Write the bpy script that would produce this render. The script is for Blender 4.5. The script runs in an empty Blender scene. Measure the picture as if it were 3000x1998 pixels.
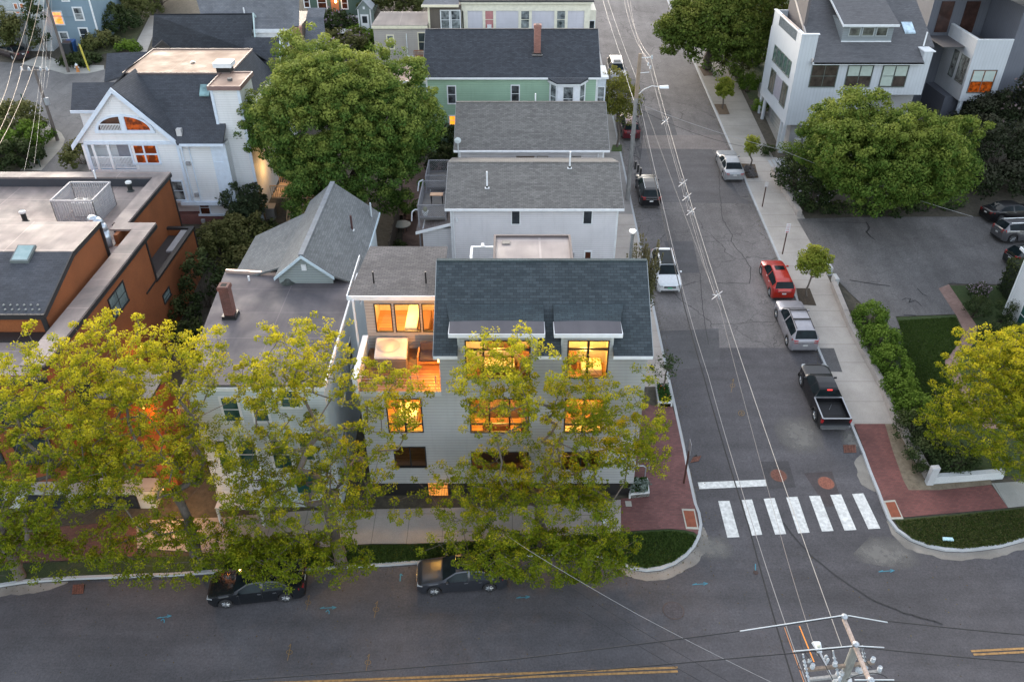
import bpy, bmesh, math, random
import numpy as np
from mathutils import Vector, Matrix
C = bpy.context.scene.collection
R = math.radians
random.seed(7)
# ---------------------------------------------------------------- survey: where a sight line of the drone meets the place
H = 35.2; FPX = 2400.; TH = R(34.8); sT, cT = math.sin(TH), math.cos(TH)
def _d(px, py):
    a = (px-1500)/FPX; b = (py-999)/FPX
    return (a, cT-b*sT, -sT-b*cT)
def atz(px, py, z):
    v = _d(px, py); t = (z-H)/v[2]; return Vector((v[0]*t, v[1]*t, z))
def aty(px, py, Y):
    v = _d(px, py); t = Y/v[1]; return Vector((v[0]*t, Y, H+v[2]*t))
def atx(px, py, X):
    v = _d(px, py); t = X/v[0]; return Vector((X, v[1]*t, H+v[2]*t))
def gz(y):
    return 0. if y < 28 else (0.1*(y-28)**2/8 if y < 32 else .1*(y-30))
def G(px, py, off=0.):
    z = 0.
    for _ in range(40):
        p = atz(px, py, z); z = z*.4+.6*(gz(p[1])+off)
    return p
def fx(x0, y0, x1, y1, Y):
    a = aty(x0, y0, Y); b = aty(x1, y1, Y)
    c = aty(x0, y1, Y); d = aty(x1, y0, Y)
    return ((a.x+c.x)/2, (b.x+d.x)/2, (b.z+c.z)/2, (a.z+d.z)/2)
# ---------------------------------------------------------------- materials
MATS = {}
class NT:
    def __init__(s, name):
        s.m = bpy.data.materials.new(name); s.m.use_nodes = True
        s.t = s.m.node_tree; s.n = s.t.nodes; s.l = s.t.links
        s.b = s.n['Principled BSDF']; s.out = s.n['Material Output']; s._uv = None; s._ob = None
    def uv(s):
        if s._uv is None:
            n = s.n.new('ShaderNodeUVMap'); s._uv = n.outputs[0]
        return s._uv
    def ob(s):
        if s._ob is None:
            n = s.n.new('ShaderNodeTexCoord'); s._ob = n.outputs['Object']
        return s._ob
    def val(s, x, sock):
        if hasattr(x, 'links') or isinstance(x, bpy.types.NodeSocket): s.l.new(x, sock)
        else:
            sock.default_value = x
    def math(s, op, a, b=0., c=0.):
        n = s.n.new('ShaderNodeMath'); n.operation = op
        for i, x in enumerate((a, b, c)): s.val(x, n.inputs[i])
        return n.outputs[0]
    def mix(s, f, a, b, mode='MIX'):
        n = s.n.new('ShaderNodeMix'); n.data_type = 'RGBA'; n.blend_type = mode
        s.val(f, n.inputs[0])
        for x, i in ((a, 6), (b, 7)):
            if isinstance(x, tuple): n.inputs[i].default_value = (*x[:3], 1)
            else: s.l.new(x, n.inputs[i])
        return n.outputs[2]
    def noise(s, scale, detail=3, vec=None, rough=.55, dist=0., col=False):
        n = s.n.new('ShaderNodeTexNoise'); n.inputs['Scale'].default_value = scale
        n.inputs['Detail'].default_value = detail; n.inputs['Roughness'].default_value = rough
        n.inputs['Distortion'].default_value = dist
        s.l.new(vec if vec is not None else s.ob(), n.inputs['Vector'])
        return n.outputs[1 if col else 0]
    def ramp(s, f, stops, interp='LINEAR'):
        n = s.n.new('ShaderNodeValToRGB'); cr = n.color_ramp; cr.interpolation = interp
        while len(cr.elements) < len(stops): cr.elements.new(.5)
        for e, (p, c) in zip(cr.elements, stops):
            e.position = p; e.color = (c, c, c, 1) if not isinstance(c, tuple) else (*c[:3], 1)
        s.l.new(f, n.inputs[0]); return n.outputs[0]
    def sep(s, v):
        n = s.n.new('ShaderNodeSeparateXYZ'); s.l.new(v, n.inputs[0]); return n.outputs
    def comb(s, x, y, z=0.):
        n = s.n.new('ShaderNodeCombineXYZ')
        for i, q in enumerate((x, y, z)): s.val(q, n.inputs[i])
        return n.outputs[0]
    def bump(s, h, strength=.3, dist=.02):
        n = s.n.new('ShaderNodeBump'); n.inputs['Strength'].default_value = strength
        n.inputs['Distance'].default_value = dist; s.l.new(h, n.inputs['Height'])
        s.l.new(n.outputs[0], s.b.inputs['Normal'])
    def base(s, c): s.val((*c[:3], 1) if isinstance(c, tuple) else c, s.b.inputs['Base Color'])
    def set(s, **k):
        for a, v in k.items():
            s.val(v, s.b.inputs[{'rough': 'Roughness', 'metal': 'Metallic', 'coat': 'Coat Weight', 'coatr': 'Coat Roughness', 'spec': 'Specular IOR Level', 'emit': 'Emission Strength', 'trans': 'Transmission Weight'}[a]])
        return s
def mulc(c, f): return tuple(min(1, x*f) for x in c[:3])
def cached(fn):
    def w(*a, **k):
        key = (fn.__name__, a, tuple(sorted(k.items())))
        if key not in MATS: MATS[key] = fn(*a, **k)
        return MATS[key]
    return w
@cached
def plain(c, rough=.6, metal=0., var=.08, scale=3., coat=0.):
    n = NT('painted')
    f = n.ramp(n.noise(scale, 4), [(.3, 0.), (.7, 1.)])
    n.base(n.mix(f, mulc(c, 1-var), mulc(c, 1+var))); n.set(rough=rough, metal=metal, coat=coat)
    return n.m
@cached
def siding(c, pitch=.16, vertical=False, dark=.6, var=.1):
    n = NT('siding'); x, y, _ = n.sep(n.uv())
    v = x if vertical else y
    fr = n.math('FRACT', n.math('DIVIDE', v, pitch))
    line = n.ramp(fr, [(0., dark), (.16, dark+.1), (.24, 1.), (1., .96)])  # shadow below each clapboard painted in as a dark line
    st = n.noise(.7, 5); fine = n.noise(9, 3)
    col = n.mix(n.ramp(st, [(.3, 0.), (.75, 1.)]), mulc(c, 1-var), mulc(c, 1+var*.5))
    row = n.noise(1., 1, n.comb(n.math('MULTIPLY', n.math('FLOOR', n.math('DIVIDE', v, pitch)), 7.31), n.math('MULTIPLY', x if not vertical else y, .4)))
    col = n.mix(n.math('MULTIPLY', row, .25), col, mulc(c, .8))
    col = n.mix(1., col, line, 'MULTIPLY')
    drip = n.noise(1.2, 4, n.comb(n.math('MULTIPLY', x, 3.), n.math('MULTIPLY', y, .35)))
    col = n.mix(n.math('MULTIPLY', n.ramp(drip, [(.5, 0.), (.8, 1.)]), .3), col, mulc(c, .62))
    n.base(col); n.set(rough=.62); n.bump(fr, .35, .02)
    return n.m
@cached
def shingle(c1, c2, w=.3, h=.145, dark=.45, blotch=.3):
    n = NT('asphalt_shingle')
    b = n.n.new('ShaderNodeTexBrick'); n.l.new(n.uv(), b.inputs['Vector'])
    b.inputs['Scale'].default_value = 1.; b.inputs['Brick Width'].default_value = w; b.inputs['Row Height'].default_value = h
    b.inputs['Mortar Size'].default_value = .011; b.inputs['Mortar Smooth'].default_value = .4
    b.inputs['Color1'].default_value = (*c1, 1); b.inputs['Color2'].default_value = (*c2, 1)
    b.inputs['Mortar'].default_value = (*mulc(c1, dark), 1); b.offset = .5
    b2 = n.n.new('ShaderNodeTexBrick'); n.l.new(n.uv(), b2.inputs['Vector'])
    b2.inputs['Scale'].default_value = 1.; b2.inputs['Brick Width'].default_value = w*1.7; b2.inputs['Row Height'].default_value = h
    b2.inputs['Mortar Size'].default_value = 0.; b2.offset = .37
    b2.inputs['Color1'].default_value = (.9, .9, .9, 1); b2.inputs['Color2'].default_value = (1.06, 1.06, 1.06, 1)
    col = n.mix(1., b.outputs[0], b2.outputs[0], 'MULTIPLY')
    st = n.ramp(n.noise(.55, 6), [(.3, 1-blotch), (.7, 1+blotch*.35)])
    col = n.mix(1., col, st, 'MULTIPLY')
    sp = n.ramp(n.noise(60, 2), [(.3, .8), (.7, 1.2)])
    col = n.mix(1., col, sp, 'MULTIPLY')
    n.base(col); n.set(rough=.88); n.bump(b.outputs[1], -.4, .01)
    return n.m
@cached
def membrane(c, warm=(.42, .33, .29), rough=.5, seam=2.0, stain_tinge=.5):
    n = NT('roof_membrane'); x, y, _ = n.sep(n.uv())
    big = n.ramp(n.noise(.22, 7, rough=.65, dist=.6), [(.35, 0.), (.68, 1.)])
    col = n.mix(n.math('MULTIPLY', big, stain_tinge), c, warm)  # stain mottling; its warm tone also paints in the pinkish sky tinge
    st = n.noise(1., 5, n.comb(n.math('MULTIPLY', x, 1.6), n.math('MULTIPLY', y, .2)))
    col = n.mix(n.math('MULTIPLY', n.ramp(st, [(.45, 0.), (.8, 1.)]), .4), col, mulc(c, .55))
    fr = n.math('FRACT', n.math('DIVIDE', n.math('ADD', y, n.math('MULTIPLY', n.noise(.4), .08)), seam))
    fr2 = n.math('FRACT', n.math('DIVIDE', x, seam*2.3))
    sm = n.math('MAXIMUM', n.math('LESS_THAN', fr, .022), n.math('LESS_THAN', fr2, .009))
    col = n.mix(n.math('MULTIPLY', sm, .45), col, mulc(warm, 1.25))
    n.base(col); n.set(rough=n.ramp(n.noise(.6, 4), [(.3, rough-.1), (.7, rough+.2)])); n.bump(n.noise(3, 4), .15, .02)
    return n.m
@cached
def asphalt(c=(.075, .075, .082), cracks=.0, fine=1., patch=.25):
    n = NT('asphalt'); o = n.ob()
    a = n.ramp(n.noise(.13, 6, rough=.65, dist=.4), [(.3, 1-patch), (.7, 1+patch)])
    tr = n.sep(o)
    st = n.noise(1., 4, n.comb(n.math('MULTIPLY', tr[0], .12 if not cracks else .9), n.math('MULTIPLY', tr[1], .9 if not cracks else .12)))
    col = n.mix(1., c, a, 'MULTIPLY')
    col = n.mix(1., col, n.ramp(st, [(.3, .82), (.7, 1.15)]), 'MULTIPLY')
    f = n.ramp(n.noise(9, 6, rough=.9), [(.3, 1-.42*fine), (.7, 1+.5*fine)])
    col = n.mix(1., col, n.ramp(n.noise(1.3, 5, rough=.7), [(.3, .88), (.7, 1.12)]), 'MULTIPLY')
    col = n.mix(1., col, f, 'MULTIPLY')
    if cracks:
        for sc, th, amt in ((.13, .0055, 1.), (.42, .007, .8)):
            wv = n.n.new('ShaderNodeVectorMath'); wv.operation = 'ADD'
            n.l.new(o, wv.inputs[0]); sc2 = n.n.new('ShaderNodeVectorMath'); sc2.operation = 'SCALE'
            n.l.new(n.noise(.5, 6, col=True), sc2.inputs[0]); sc2.inputs['Scale'].default_value = 1.9
            n.l.new(sc2.outputs[0], wv.inputs[1])
            vo = n.n.new('ShaderNodeTexVoronoi'); vo.feature = 'DISTANCE_TO_EDGE'; vo.inputs['Scale'].default_value = sc
            n.l.new(wv.outputs[0], vo.inputs['Vector'])
            ln = n.math('LESS_THAN', vo.outputs['Distance'], th*(1 if sc < .2 else 1.3))
            mk = n.ramp(n.noise(.16 if sc < .2 else .11, 2), [(.44, 0.), (.56, 1.)]) if sc > .2 else n.ramp(n.noise(.25, 2), [(.38, 0.), (.5, 1.)])
            col = n.mix(n.math('MULTIPLY', n.math('MULTIPLY', ln, mk), amt*cracks), col, mulc(c, .38))
    n.base(col); n.set(rough=.82); n.bump(n.noise(25, 3), .25, .01)
    return n.m
@cached
def concrete(c=(.34, .32, .30), joint=1.6, xjoint=0., dirt=.25):
    n = NT('concrete'); x, y, _ = n.sep(n.ob())
    a = n.ramp(n.noise(.35, 7, rough=.65), [(.3, 1-dirt), (.7, 1+dirt*.4)])
    col = n.mix(1., c, a, 'MULTIPLY')
    col = n.mix(1., col, n.ramp(n.noise(22, 4, rough=.75), [(.3, .82), (.7, 1.16)]), 'MULTIPLY')
    if joint:
        fr = n.math('LESS_THAN', n.math('FRACT', n.math('DIVIDE', y if not xjoint else x, joint)), .02)
        col = n.mix(n.math('MULTIPLY', fr, .7), col, mulc(c, .35))
    n.base(col); n.set(rough=.85); n.bump(n.noise(18, 4), .2, .01)
    return n.m
@cached
def brick(c1, c2, mortar, w=.2, h=.07, rough=.85, use='uv'):
    n = NT('brickwork')
    b = n.n.new('ShaderNodeTexBrick'); n.l.new(n.uv(), b.inputs['Vector'])
    b.inputs['Scale'].default_value = 1.; b.inputs['Brick Width'].default_value = w; b.inputs['Row Height'].default_value = h
    b.inputs['Mortar Size'].default_value = .008
    b.inputs['Color1'].default_value = (*c1, 1); b.inputs['Color2'].default_value = (*c2, 1); b.inputs['Mortar'].default_value = (*mortar, 1)
    col = n.mix(1., b.outputs[0], n.ramp(n.noise(.5, 6), [(.3, .72), (.7, 1.2)]), 'MULTIPLY')
    n.base(col); n.set(rough=rough); n.bump(b.outputs[1], -.3, .01)
    return n.m
@cached
def soil(c1=(.07, .055, .04), c2=(.13, .11, .085), scale=3.):
    n = NT('soil'); col = n.mix(n.ramp(n.noise(scale, 8, rough=.7), [(.35, 0.), (.65, 1.)]), c1, c2)
    n.base(col); n.set(rough=.95); n.bump(n.noise(9, 5), .6, .05)
    return n.m
@cached
def turf(c1=(.035, .065, .015), c2=(.075, .11, .03), dry=(.16, .13, .07)):
    n = NT('turf'); col = n.mix(n.ramp(n.noise(7, 8, rough=.75), [(.35, 0.), (.65, 1.)]), c1, c2)
    col = n.mix(n.math('MULTIPLY', n.ramp(n.noise(.45, 5), [(.55, 0.), (.72, 1.)]), .55), col, dry)
    n.base(col); n.set(rough=.95); n.bump(n.noise(30, 5), .9, .06)
    return n.m
@cached
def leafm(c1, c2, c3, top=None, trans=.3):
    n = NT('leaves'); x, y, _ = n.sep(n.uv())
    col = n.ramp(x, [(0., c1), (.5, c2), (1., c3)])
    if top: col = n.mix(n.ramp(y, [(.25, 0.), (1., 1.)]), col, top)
    n.base(col); n.set(rough=.7, spec=.08)
    t = n.n.new('ShaderNodeBsdfTranslucent'); n.l.new(col, t.inputs[0])
    m = n.n.new('ShaderNodeMixShader'); m.inputs[0].default_value = trans
    n.l.new(n.b.outputs[0], m.inputs[1]); n.l.new(t.outputs[0], m.inputs[2]); n.l.new(m.outputs[0], n.out.inputs[0])
    return n.m
@cached
def bark(c=(.12, .1, .085)):
    n = NT('bark'); x, y, z = n.sep(n.ob())
    f = n.noise(3, 6, n.comb(n.math('MULTIPLY', x, 4.), n.math('MULTIPLY', y, 4.), z))
    n.base(n.mix(f, mulc(c, .45), mulc(c, 1.5))); n.set(rough=.95); n.bump(f, .8, .04)
    return n.m
@cached
def glass(c=(.02, .025, .03), rough=.06, shade=None, var=.5, spec=.6):
    n = NT('window_glass')
    col = n.mix(n.ramp(n.noise(1.7, 3), [(.35, 0.), (.65, 1.)]), c, mulc(c, 1+var*2) if shade is None else shade)
    n.base(col); n.set(rough=rough, spec=spec)
    return n.m
@cached
def clearglass():
    n = NT('clear_glass')
    tr = n.n.new('ShaderNodeBsdfTransparent'); g = n.n.new('ShaderNodeBsdfGlossy'); g.inputs['Roughness'].default_value = .02
    m = n.n.new('ShaderNodeMixShader'); m.inputs[0].default_value = .07
    n.l.new(tr.outputs[0], m.inputs[1]); n.l.new(g.outputs[0], m.inputs[2]); n.l.new(m.outputs[0], n.out.inputs[0])
    return n.m
@cached
def glow(c, s, dark=None, scale=2., th=.5):
    """glowing surface; on panes, noise paints lamplight broken by furniture, with no room behind"""
    n = NT('glow_surface')
    if dark is None: dark = mulc(c, .25)
    f = n.ramp(n.noise(scale, 3, n.uv()), [(th-.12, 0.), (th+.12, 1.)])
    col = n.mix(f, dark, c)
    n.base(mulc(c, .1)); n.set(rough=.1)
    n.l.new(col, n.b.inputs['Emission Color']); n.b.inputs['Emission Strength'].default_value = s
    return n.m
@cached
def paint(c, metal=.35, rough=.3, coat=1.):
    n = NT('car_paint')
    d = n.ramp(n.noise(5, 5), [(.3, .9), (.7, 1.05)])
    n.base(n.mix(1., c, d, 'MULTIPLY')); n.set(rough=rough, metal=metal, coat=coat, coatr=.08, spec=.3)
    return n.m
@cached
def planks(c1, c2, w=.14, rough=.6, along='x'):
    n = NT('wood_planks'); x, y, _ = n.sep(n.uv())
    a, b = (y, x) if along == 'x' else (x, y)
    q = n.math('DIVIDE', a, w); fr = n.math('FRACT', q)
    r_ = n.n.new('ShaderNodeTexWhiteNoise'); r_.noise_dimensions = '1D'; n.l.new(n.math('FLOOR', q), r_.inputs['W'])
    col = n.mix(r_.outputs[0], c1, c2)
    g = n.noise(2, 5, n.comb(n.math('MULTIPLY', b, 1.), n.math('MULTIPLY', a, 14.)))
    col = n.mix(1., col, n.ramp(g, [(.3, .75), (.7, 1.2)]), 'MULTIPLY')
    col = n.mix(n.math('MULTIPLY', n.math('LESS_THAN', fr, .07), .8), col, mulc(c1, .2))
    n.base(col); n.set(rough=rough)
    return n.m
WHITE = lambda: plain((.72, .74, .76), .5)
CREAM = lambda: plain((.74, .68, .52), .55)
DARK = lambda: plain((.018, .017, .018), .35)
RUB = lambda: plain((.018, .018, .02), .8)
CHROME = lambda: plain((.6, .61, .63), .25, .9)
STEEL = lambda: plain((.36, .37, .39), .4, .7)
# ---------------------------------------------------------------- mesh builder
LOC = {}
class MB:
    def __init__(s): s.v = []; s.f = []; s.m = []; s.mats = []
    def mi(s, m):
        if m is None: return 0
        if m not in s.mats: s.mats.append(m)
        return s.mats.index(m)
    def poly(s, pts, m=None):
        i = len(s.v); s.v += [tuple(p) for p in pts]; s.f.append(tuple(range(i, i+len(pts)))); s.m.append(s.mi(m)); return s
    def box(s, x0, x1, y0, y1, z0, z1, m=None):
        if x0 > x1: x0, x1 = x1, x0
        if y0 > y1: y0, y1 = y1, y0
        if z0 > z1: z0, z1 = z1, z0
        return s.hexa([(x0, y0, z0), (x1, y0, z0), (x1, y1, z0), (x0, y1, z0)], [(x0, y0, z1), (x1, y0, z1), (x1, y1, z1), (x0, y1, z1)], m)
    def hexa(s, lo, hi, m=None):
        """prism between two rings, lo counter-clockwise from above"""
        i = len(s.v); n = len(lo); s.v += [tuple(p) for p in lo]+[tuple(p) for p in hi]
        k = s.mi(m)
        s.f.append(tuple(i+j for j in reversed(range(n)))); s.f.append(tuple(i+n+j for j in range(n))); s.m += [k, k]
        for j in range(n):
            q = (j+1) % n; s.f.append((i+j, i+q, i+n+q, i+n+j)); s.m.append(k)
        return s
    def obox(s, O, u, n, u0, u1, z0, z1, d0, d1, m=None):
        """box on a wall plane: u along, z up, d out of the wall"""
        O = Vector(O); u = Vector(u); n = Vector(n); P = lambda a, d, z: O+u*a+n*d+Vector((0, 0, z))
        lo = [P(u0, d0, z0), P(u1, d0, z0), P(u1, d1, z0), P(u0, d1, z0)]
        hi = [P(u0, d0, z1), P(u1, d0, z1), P(u1, d1, z1), P(u0, d1, z1)]
        a = (lo[1]-lo[0]).cross(lo[2]-lo[0]).z
        if a < 0: lo.reverse(); hi.reverse()
        return s.hexa(lo, hi, m)
    def slab(s, pts, t, m=None):
        """sloped slab: top polygon, thickness t downwards"""
        pts = [Vector(p) for p in pts]
        nn = (pts[1]-pts[0]).cross(pts[2]-pts[0])
        if nn.z < 0: pts.reverse()
        return s.hexa([p-Vector((0, 0, t)) for p in pts], pts, m)
    def tube(s, p, q, r0, r1=None, n=8, m=None, cap=True):
        p = Vector(p); q = Vector(q); r1 = r0 if r1 is None else r1
        d = (q-p).normalized(); a = d.orthogonal().normalized(); b = d.cross(a)
        i = len(s.v); k = s.mi(m)
        for c, r in ((p, r0), (q, r1)):
            for j in range(n):
                t = 2*math.pi*j/n; s.v.append(tuple(c+a*(r*math.cos(t))+b*(r*math.sin(t))))
        for j in range(n):
            w = (j+1) % n; s.f.append((i+j, i+w, i+n+w, i+n+j)); s.m.append(k)
        if cap:
            s.f.append(tuple(i+j for j in reversed(range(n)))); s.f.append(tuple(i+n+j for j in range(n))); s.m += [k, k]
        return s
    def path(s, pts, r, n=6, m=None):
        for a, b in zip(pts[:-1], pts[1:]): s.tube(a, b, r, r, n, m, False)
        return s
    def lathe(s, prof, c=(0, 0, 0), axis='z', n=16, m=None, cap=True):
        i0 = len(s.v); k = s.mi(m); c = Vector(c)
        for r, h in prof:
            for j in range(n):
                t = 2*math.pi*j/n; a, b = r*math.cos(t), r*math.sin(t)
                s.v.append(tuple(c+Vector({'z': (a, b, h), 'x': (h, a, b), 'y': (b, h, a)}[axis])))
        for i in range(len(prof)-1):
            for j in range(n):
                w = (j+1) % n; s.f.append((i0+i*n+j, i0+i*n+w, i0+(i+1)*n+w, i0+(i+1)*n+j)); s.m.append(k)
        if cap: s.f.append(tuple(i0+j for j in reversed(range(n)))); s.f.append(tuple(i0+(len(prof)-1)*n+j for j in range(n))); s.m += [k, k]
        return s
    def build(s, name, mat=None, parent=None, local=False, smooth=False, bevel=0.):
        me = bpy.data.meshes.new(name); L = (0, 0, 0) if (local or parent is None) else LOC.get(parent.name, (0, 0, 0))
        V = [(a-L[0], b-L[1], c-L[2]) for a, b, c in s.v]
        me.from_pydata(V, [], s.f)
        mats = s.mats if s.mats else [mat]
        if mat is not None and s.mats and mat not in s.mats: pass
        for q in mats: me.materials.append(q)
        me.polygons.foreach_set('material_index', s.m)
        if bevel: 
            b = bmesh.new(); b.from_mesh(me); bmesh.ops.remove_doubles(b, verts=b.verts, dist=1e-5)
            bmesh.ops.bevel(b, geom=b.edges[:], offset=bevel, segments=1, affect='EDGES', clamp_overlap=True)
            b.to_mesh(me); b.free()
        uvl = me.uv_layers.new(name='UVMap'); me.update()
        for p in me.polygons:
            nn = p.normal
            if abs(nn.z) > .985 or (nn.x == 0 and nn.y == 0): u = Vector((1, 0, 0)); w = Vector((0, 1, 0))
            else: u = Vector((-nn.y, nn.x, 0)).normalized(); w = nn.cross(u)
            for li in p.loop_indices:
                co = me.vertices[me.loops[li].vertex_index].co; uvl.data[li].uv = (co.dot(u), co.dot(w))
        if smooth: me.polygons.foreach_set('use_smooth', [True]*len(me.polygons))
        o = bpy.data.objects.new(name, me); C.objects.link(o)
        if parent is not None: o.parent = parent; LOC[o.name] = L
        return o
def thing(name, label, cat, loc=(0, 0, 0), group=None, rz=0.):
    o = bpy.data.objects.new(name, None); C.objects.link(o); o.empty_display_size = .3
    o.location = loc; o.rotation_euler = (0, 0, rz); o['label'] = label; o['category'] = cat
    if group: o['group'] = group
    LOC[o.name] = tuple(loc); return o
def tag(o, label, cat, group=None):
    o['label'] = label; o['category'] = cat
    if group: o['group'] = group
    return o
def lonely(mb, name, mat, label, cat, group=None, **k): return tag(mb.build(name, mat, **k), label, cat, group)
# ---------------------------------------------------------------- sheets that follow the ground
def sheet(name, pts, mat, off, skirt=0., kind='structure', parent=None):
    b = bmesh.new(); f = b.faces.new([b.verts.new((p[0], p[1], 0)) for p in pts]); b.normal_update()
    if f.normal.z < 0: f.normal_flip()
    for y in (28, 28.5, 29, 29.5, 30, 30.5, 31, 31.5, 32):
        bmesh.ops.bisect_plane(b, geom=b.verts[:]+b.edges[:]+b.faces[:], plane_co=(0, y, 0), plane_no=(0, 1, 0))
    if skirt:
        r = bmesh.ops.extrude_face_region(b, geom=b.faces[:])
        low = [v for v in b.verts if v not in r['geom']]
        for v in r['geom']:
            if isinstance(v, bmesh.types.BMVert): v.co.z = 1.
        for v in b.verts: v.co.z = gz(v.co.y)+(off if v.co.z > .5 else off-skirt)
    else:
        for v in b.verts: v.co.z = gz(v.co.y)+off
    bmesh.ops.triangulate(b, faces=[f for f in b.faces if len(f.verts) > 4])
    bmesh.ops.recalc_face_normals(b, faces=b.faces) if skirt else None
    me = bpy.data.meshes.new(name); b.to_mesh(me); b.free(); me.materials.append(mat)
    uvl = me.uv_layers.new(name='UVMap')
    for l in me.loops:
        co = me.vertices[l.vertex_index].co; uvl.data[l.index].uv = (co.x, co.y)
    o = bpy.data.objects.new(name, me); C.objects.link(o)
    if parent: o.parent = parent
    if kind: o['kind'] = kind
    return o
def gp(pts, off=0.): return [G(a, b, off).xy for a, b in pts]
def ribbon(line, w, side=1):
    """polygon strip of width w to one side of a polyline"""
    L = [Vector((p[0], p[1])) for p in line]; out = []
    for i, p in enumerate(L):
        a = L[max(0, i-1)]; c = L[min(len(L)-1, i+1)]; d = (c-a).normalized(); out.append(p+Vector((-d.y, d.x))*w*side)
    return L, out
def kerb_mesh(name, line, w, off, skirt, mat, side=1):
    a, b = ribbon(line, w, side); mb = MB()
    for i in range(len(a)-1):
        q = [a[i], a[i+1], b[i+1], b[i]]
        mb.slab([(p.x, p.y, gz(p.y)+off) for p in q], skirt)
    o = mb.build(name, mat); o['kind'] = 'structure'; return o
# ================================================================ the ground
GRAN = concrete((.42, .43, .44), 0, 0., .2)
def K(o): o['kind'] = 'structure'; return o
sheet('ground', [(-400, -60), (400, -60), (400, 700), (-400, 700)], soil((.05, .05, .035), (.085, .085, .05)), -.06)
sheet('road', [(-90, -12), (90, -12), (90, 40), (21.6, 45), (21.6, 160), (10.4, 160), (10.4, 40), (-90, 40)], asphalt((.068, .064, .069), 0., 1.25, .28), 0.)
sheet('side_street_surface', [(10.4, 47.3), (21.7, 47.3), (21.7, 160), (10.4, 160)], asphalt((.132, .121, .119), .8, 1.25, .3), .004)
# left block
kl = gp([(-600, 1790), (-200, 1745), (0, 1720), (69, 1709), (207, 1699), (331, 1694), (499, 1689), (654, 1678), (800, 1672), (955, 1668), (1141, 1658), (1210, 1653), (1303, 1644), (1479, 1634), (1640, 1626), (1727, 1628), (1779, 1641), (1803, 1651), (1848, 1668), (1892, 1675), (1937, 1670), (1978, 1654), (2013, 1630), (2037, 1603), (2052, 1572), (2057, 1541), (2051, 1506), (2040, 1479), (2015, 1365), (2008, 1325), (1985, 1217)])
kl += [Vector((10.65, 47)), Vector((10.65, 57)), Vector((10.65, 63)), Vector((10.65, 90)), Vector((10.65, 150))]
kerb_mesh('kerb', kl, .16, .14, .3, GRAN)
_, inner = ribbon(kl, .155)
sheet('block_ground', list(inner)+[(-150, 150), (-150, 20)], soil((.045, .04, .03), (.085, .075, .055)), .10, .2)
# right block
kr = [Vector((21.5, 150)), Vector((21.5, 90)), Vector((21.5, 60)), Vector((21.5, 44))] + gp([(2491, 1249), (2524, 1328), (2544, 1384), (2568, 1442), (2582, 1480), (2599, 1523), (2624, 1556), (2665, 1584), (2717, 1604), (2768, 1615), (2820, 1617), (2871, 1613), (2933, 1604), (3000, 1586), (3150, 1550), (3500, 1490)])
kerb_mesh('kerb', kr, .16, .14, .3, GRAN)
_, innr = ribbon(kr, .155)
sheet('block_ground', list(innr)+[(150, 31), (150, 150)], soil((.045, .04, .03), (.085, .075, .055)), .10, .2)
# sidewalks, brick, grass
CONC = concrete((.42, .37, .33), 1.75)
CONCX = concrete((.35, .32, .30), 1.95, 1)
sheet('sidewalk', [(7.0, 43.2), (10.5, 43.2), (10.5, 64.8), (8.0, 64.8)], CONC, .135)
sheet('sidewalk', [(7.6, 64.8), (10.5, 64.8), (10.5, 120), (8.6, 120)], concrete((.27, .25, .235), 1.75), .131)
bl = gp([(1910, 1193), (1968, 1193), (1987, 1255), (1998, 1310), (2007, 1352), (2031, 1468), (2042, 1515), (2047, 1545), (2045, 1572), (2032, 1563), (2003, 1556), (1958, 1553), (1900, 1556), (1820, 1562), (1818, 1465), (1850, 1462)])
PAVER = brick((.125, .048, .046), (.175, .07, .064), (.09, .062, .058), .22, .11)
sheet('brick_pavement', bl+[Vector((7.1, 35)), Vector((7.1, 43.2))], PAVER, .139)
sheet('sidewalk', gp([(400, 1610), (668, 1628), (1084, 1597), (1210, 1597), (1457, 1585), (1819, 1562), (1818, 1468), (1500, 1488), (900, 1500), (640, 1520), (400, 1530)]), CONCX, .135)
sheet('brick_pavement', gp([(-300, 1700), (0, 1655), (330, 1640), (405, 1632), (400, 1530), (200, 1545), (-300, 1580)]), brick((.10, .045, .038), (.15, .07, .05), (.07, .05, .04), .22, .11), .139)
sheet('lawn_strip', gp([(400, 1636), (668, 1631), (1084, 1599), (1210, 1599), (1457, 1587), (1819, 1564), (1900, 1558), (1958, 1555), (2003, 1558), (2032, 1565), (2044, 1576), (2030, 1603), (2008, 1626), (1974, 1649), (1935, 1664), (1892, 1669), (1850, 1662), (1805, 1645), (1781, 1634), (1727, 1621), (1479, 1628), (1303, 1638), (1141, 1652), (955, 1662), (654, 1672), (400, 1686)]), turf((.02, .04, .008), (.045, .075, .016), (.05, .05, .02)), .137)
sheet('lawn_strip', gp([(-300, 1705), (0, 1660), (400, 1638), (400, 1686), (207, 1693), (0, 1713), (-300, 1760)]), turf((.018, .035, .01), (.04, .06, .02)), .137)
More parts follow.
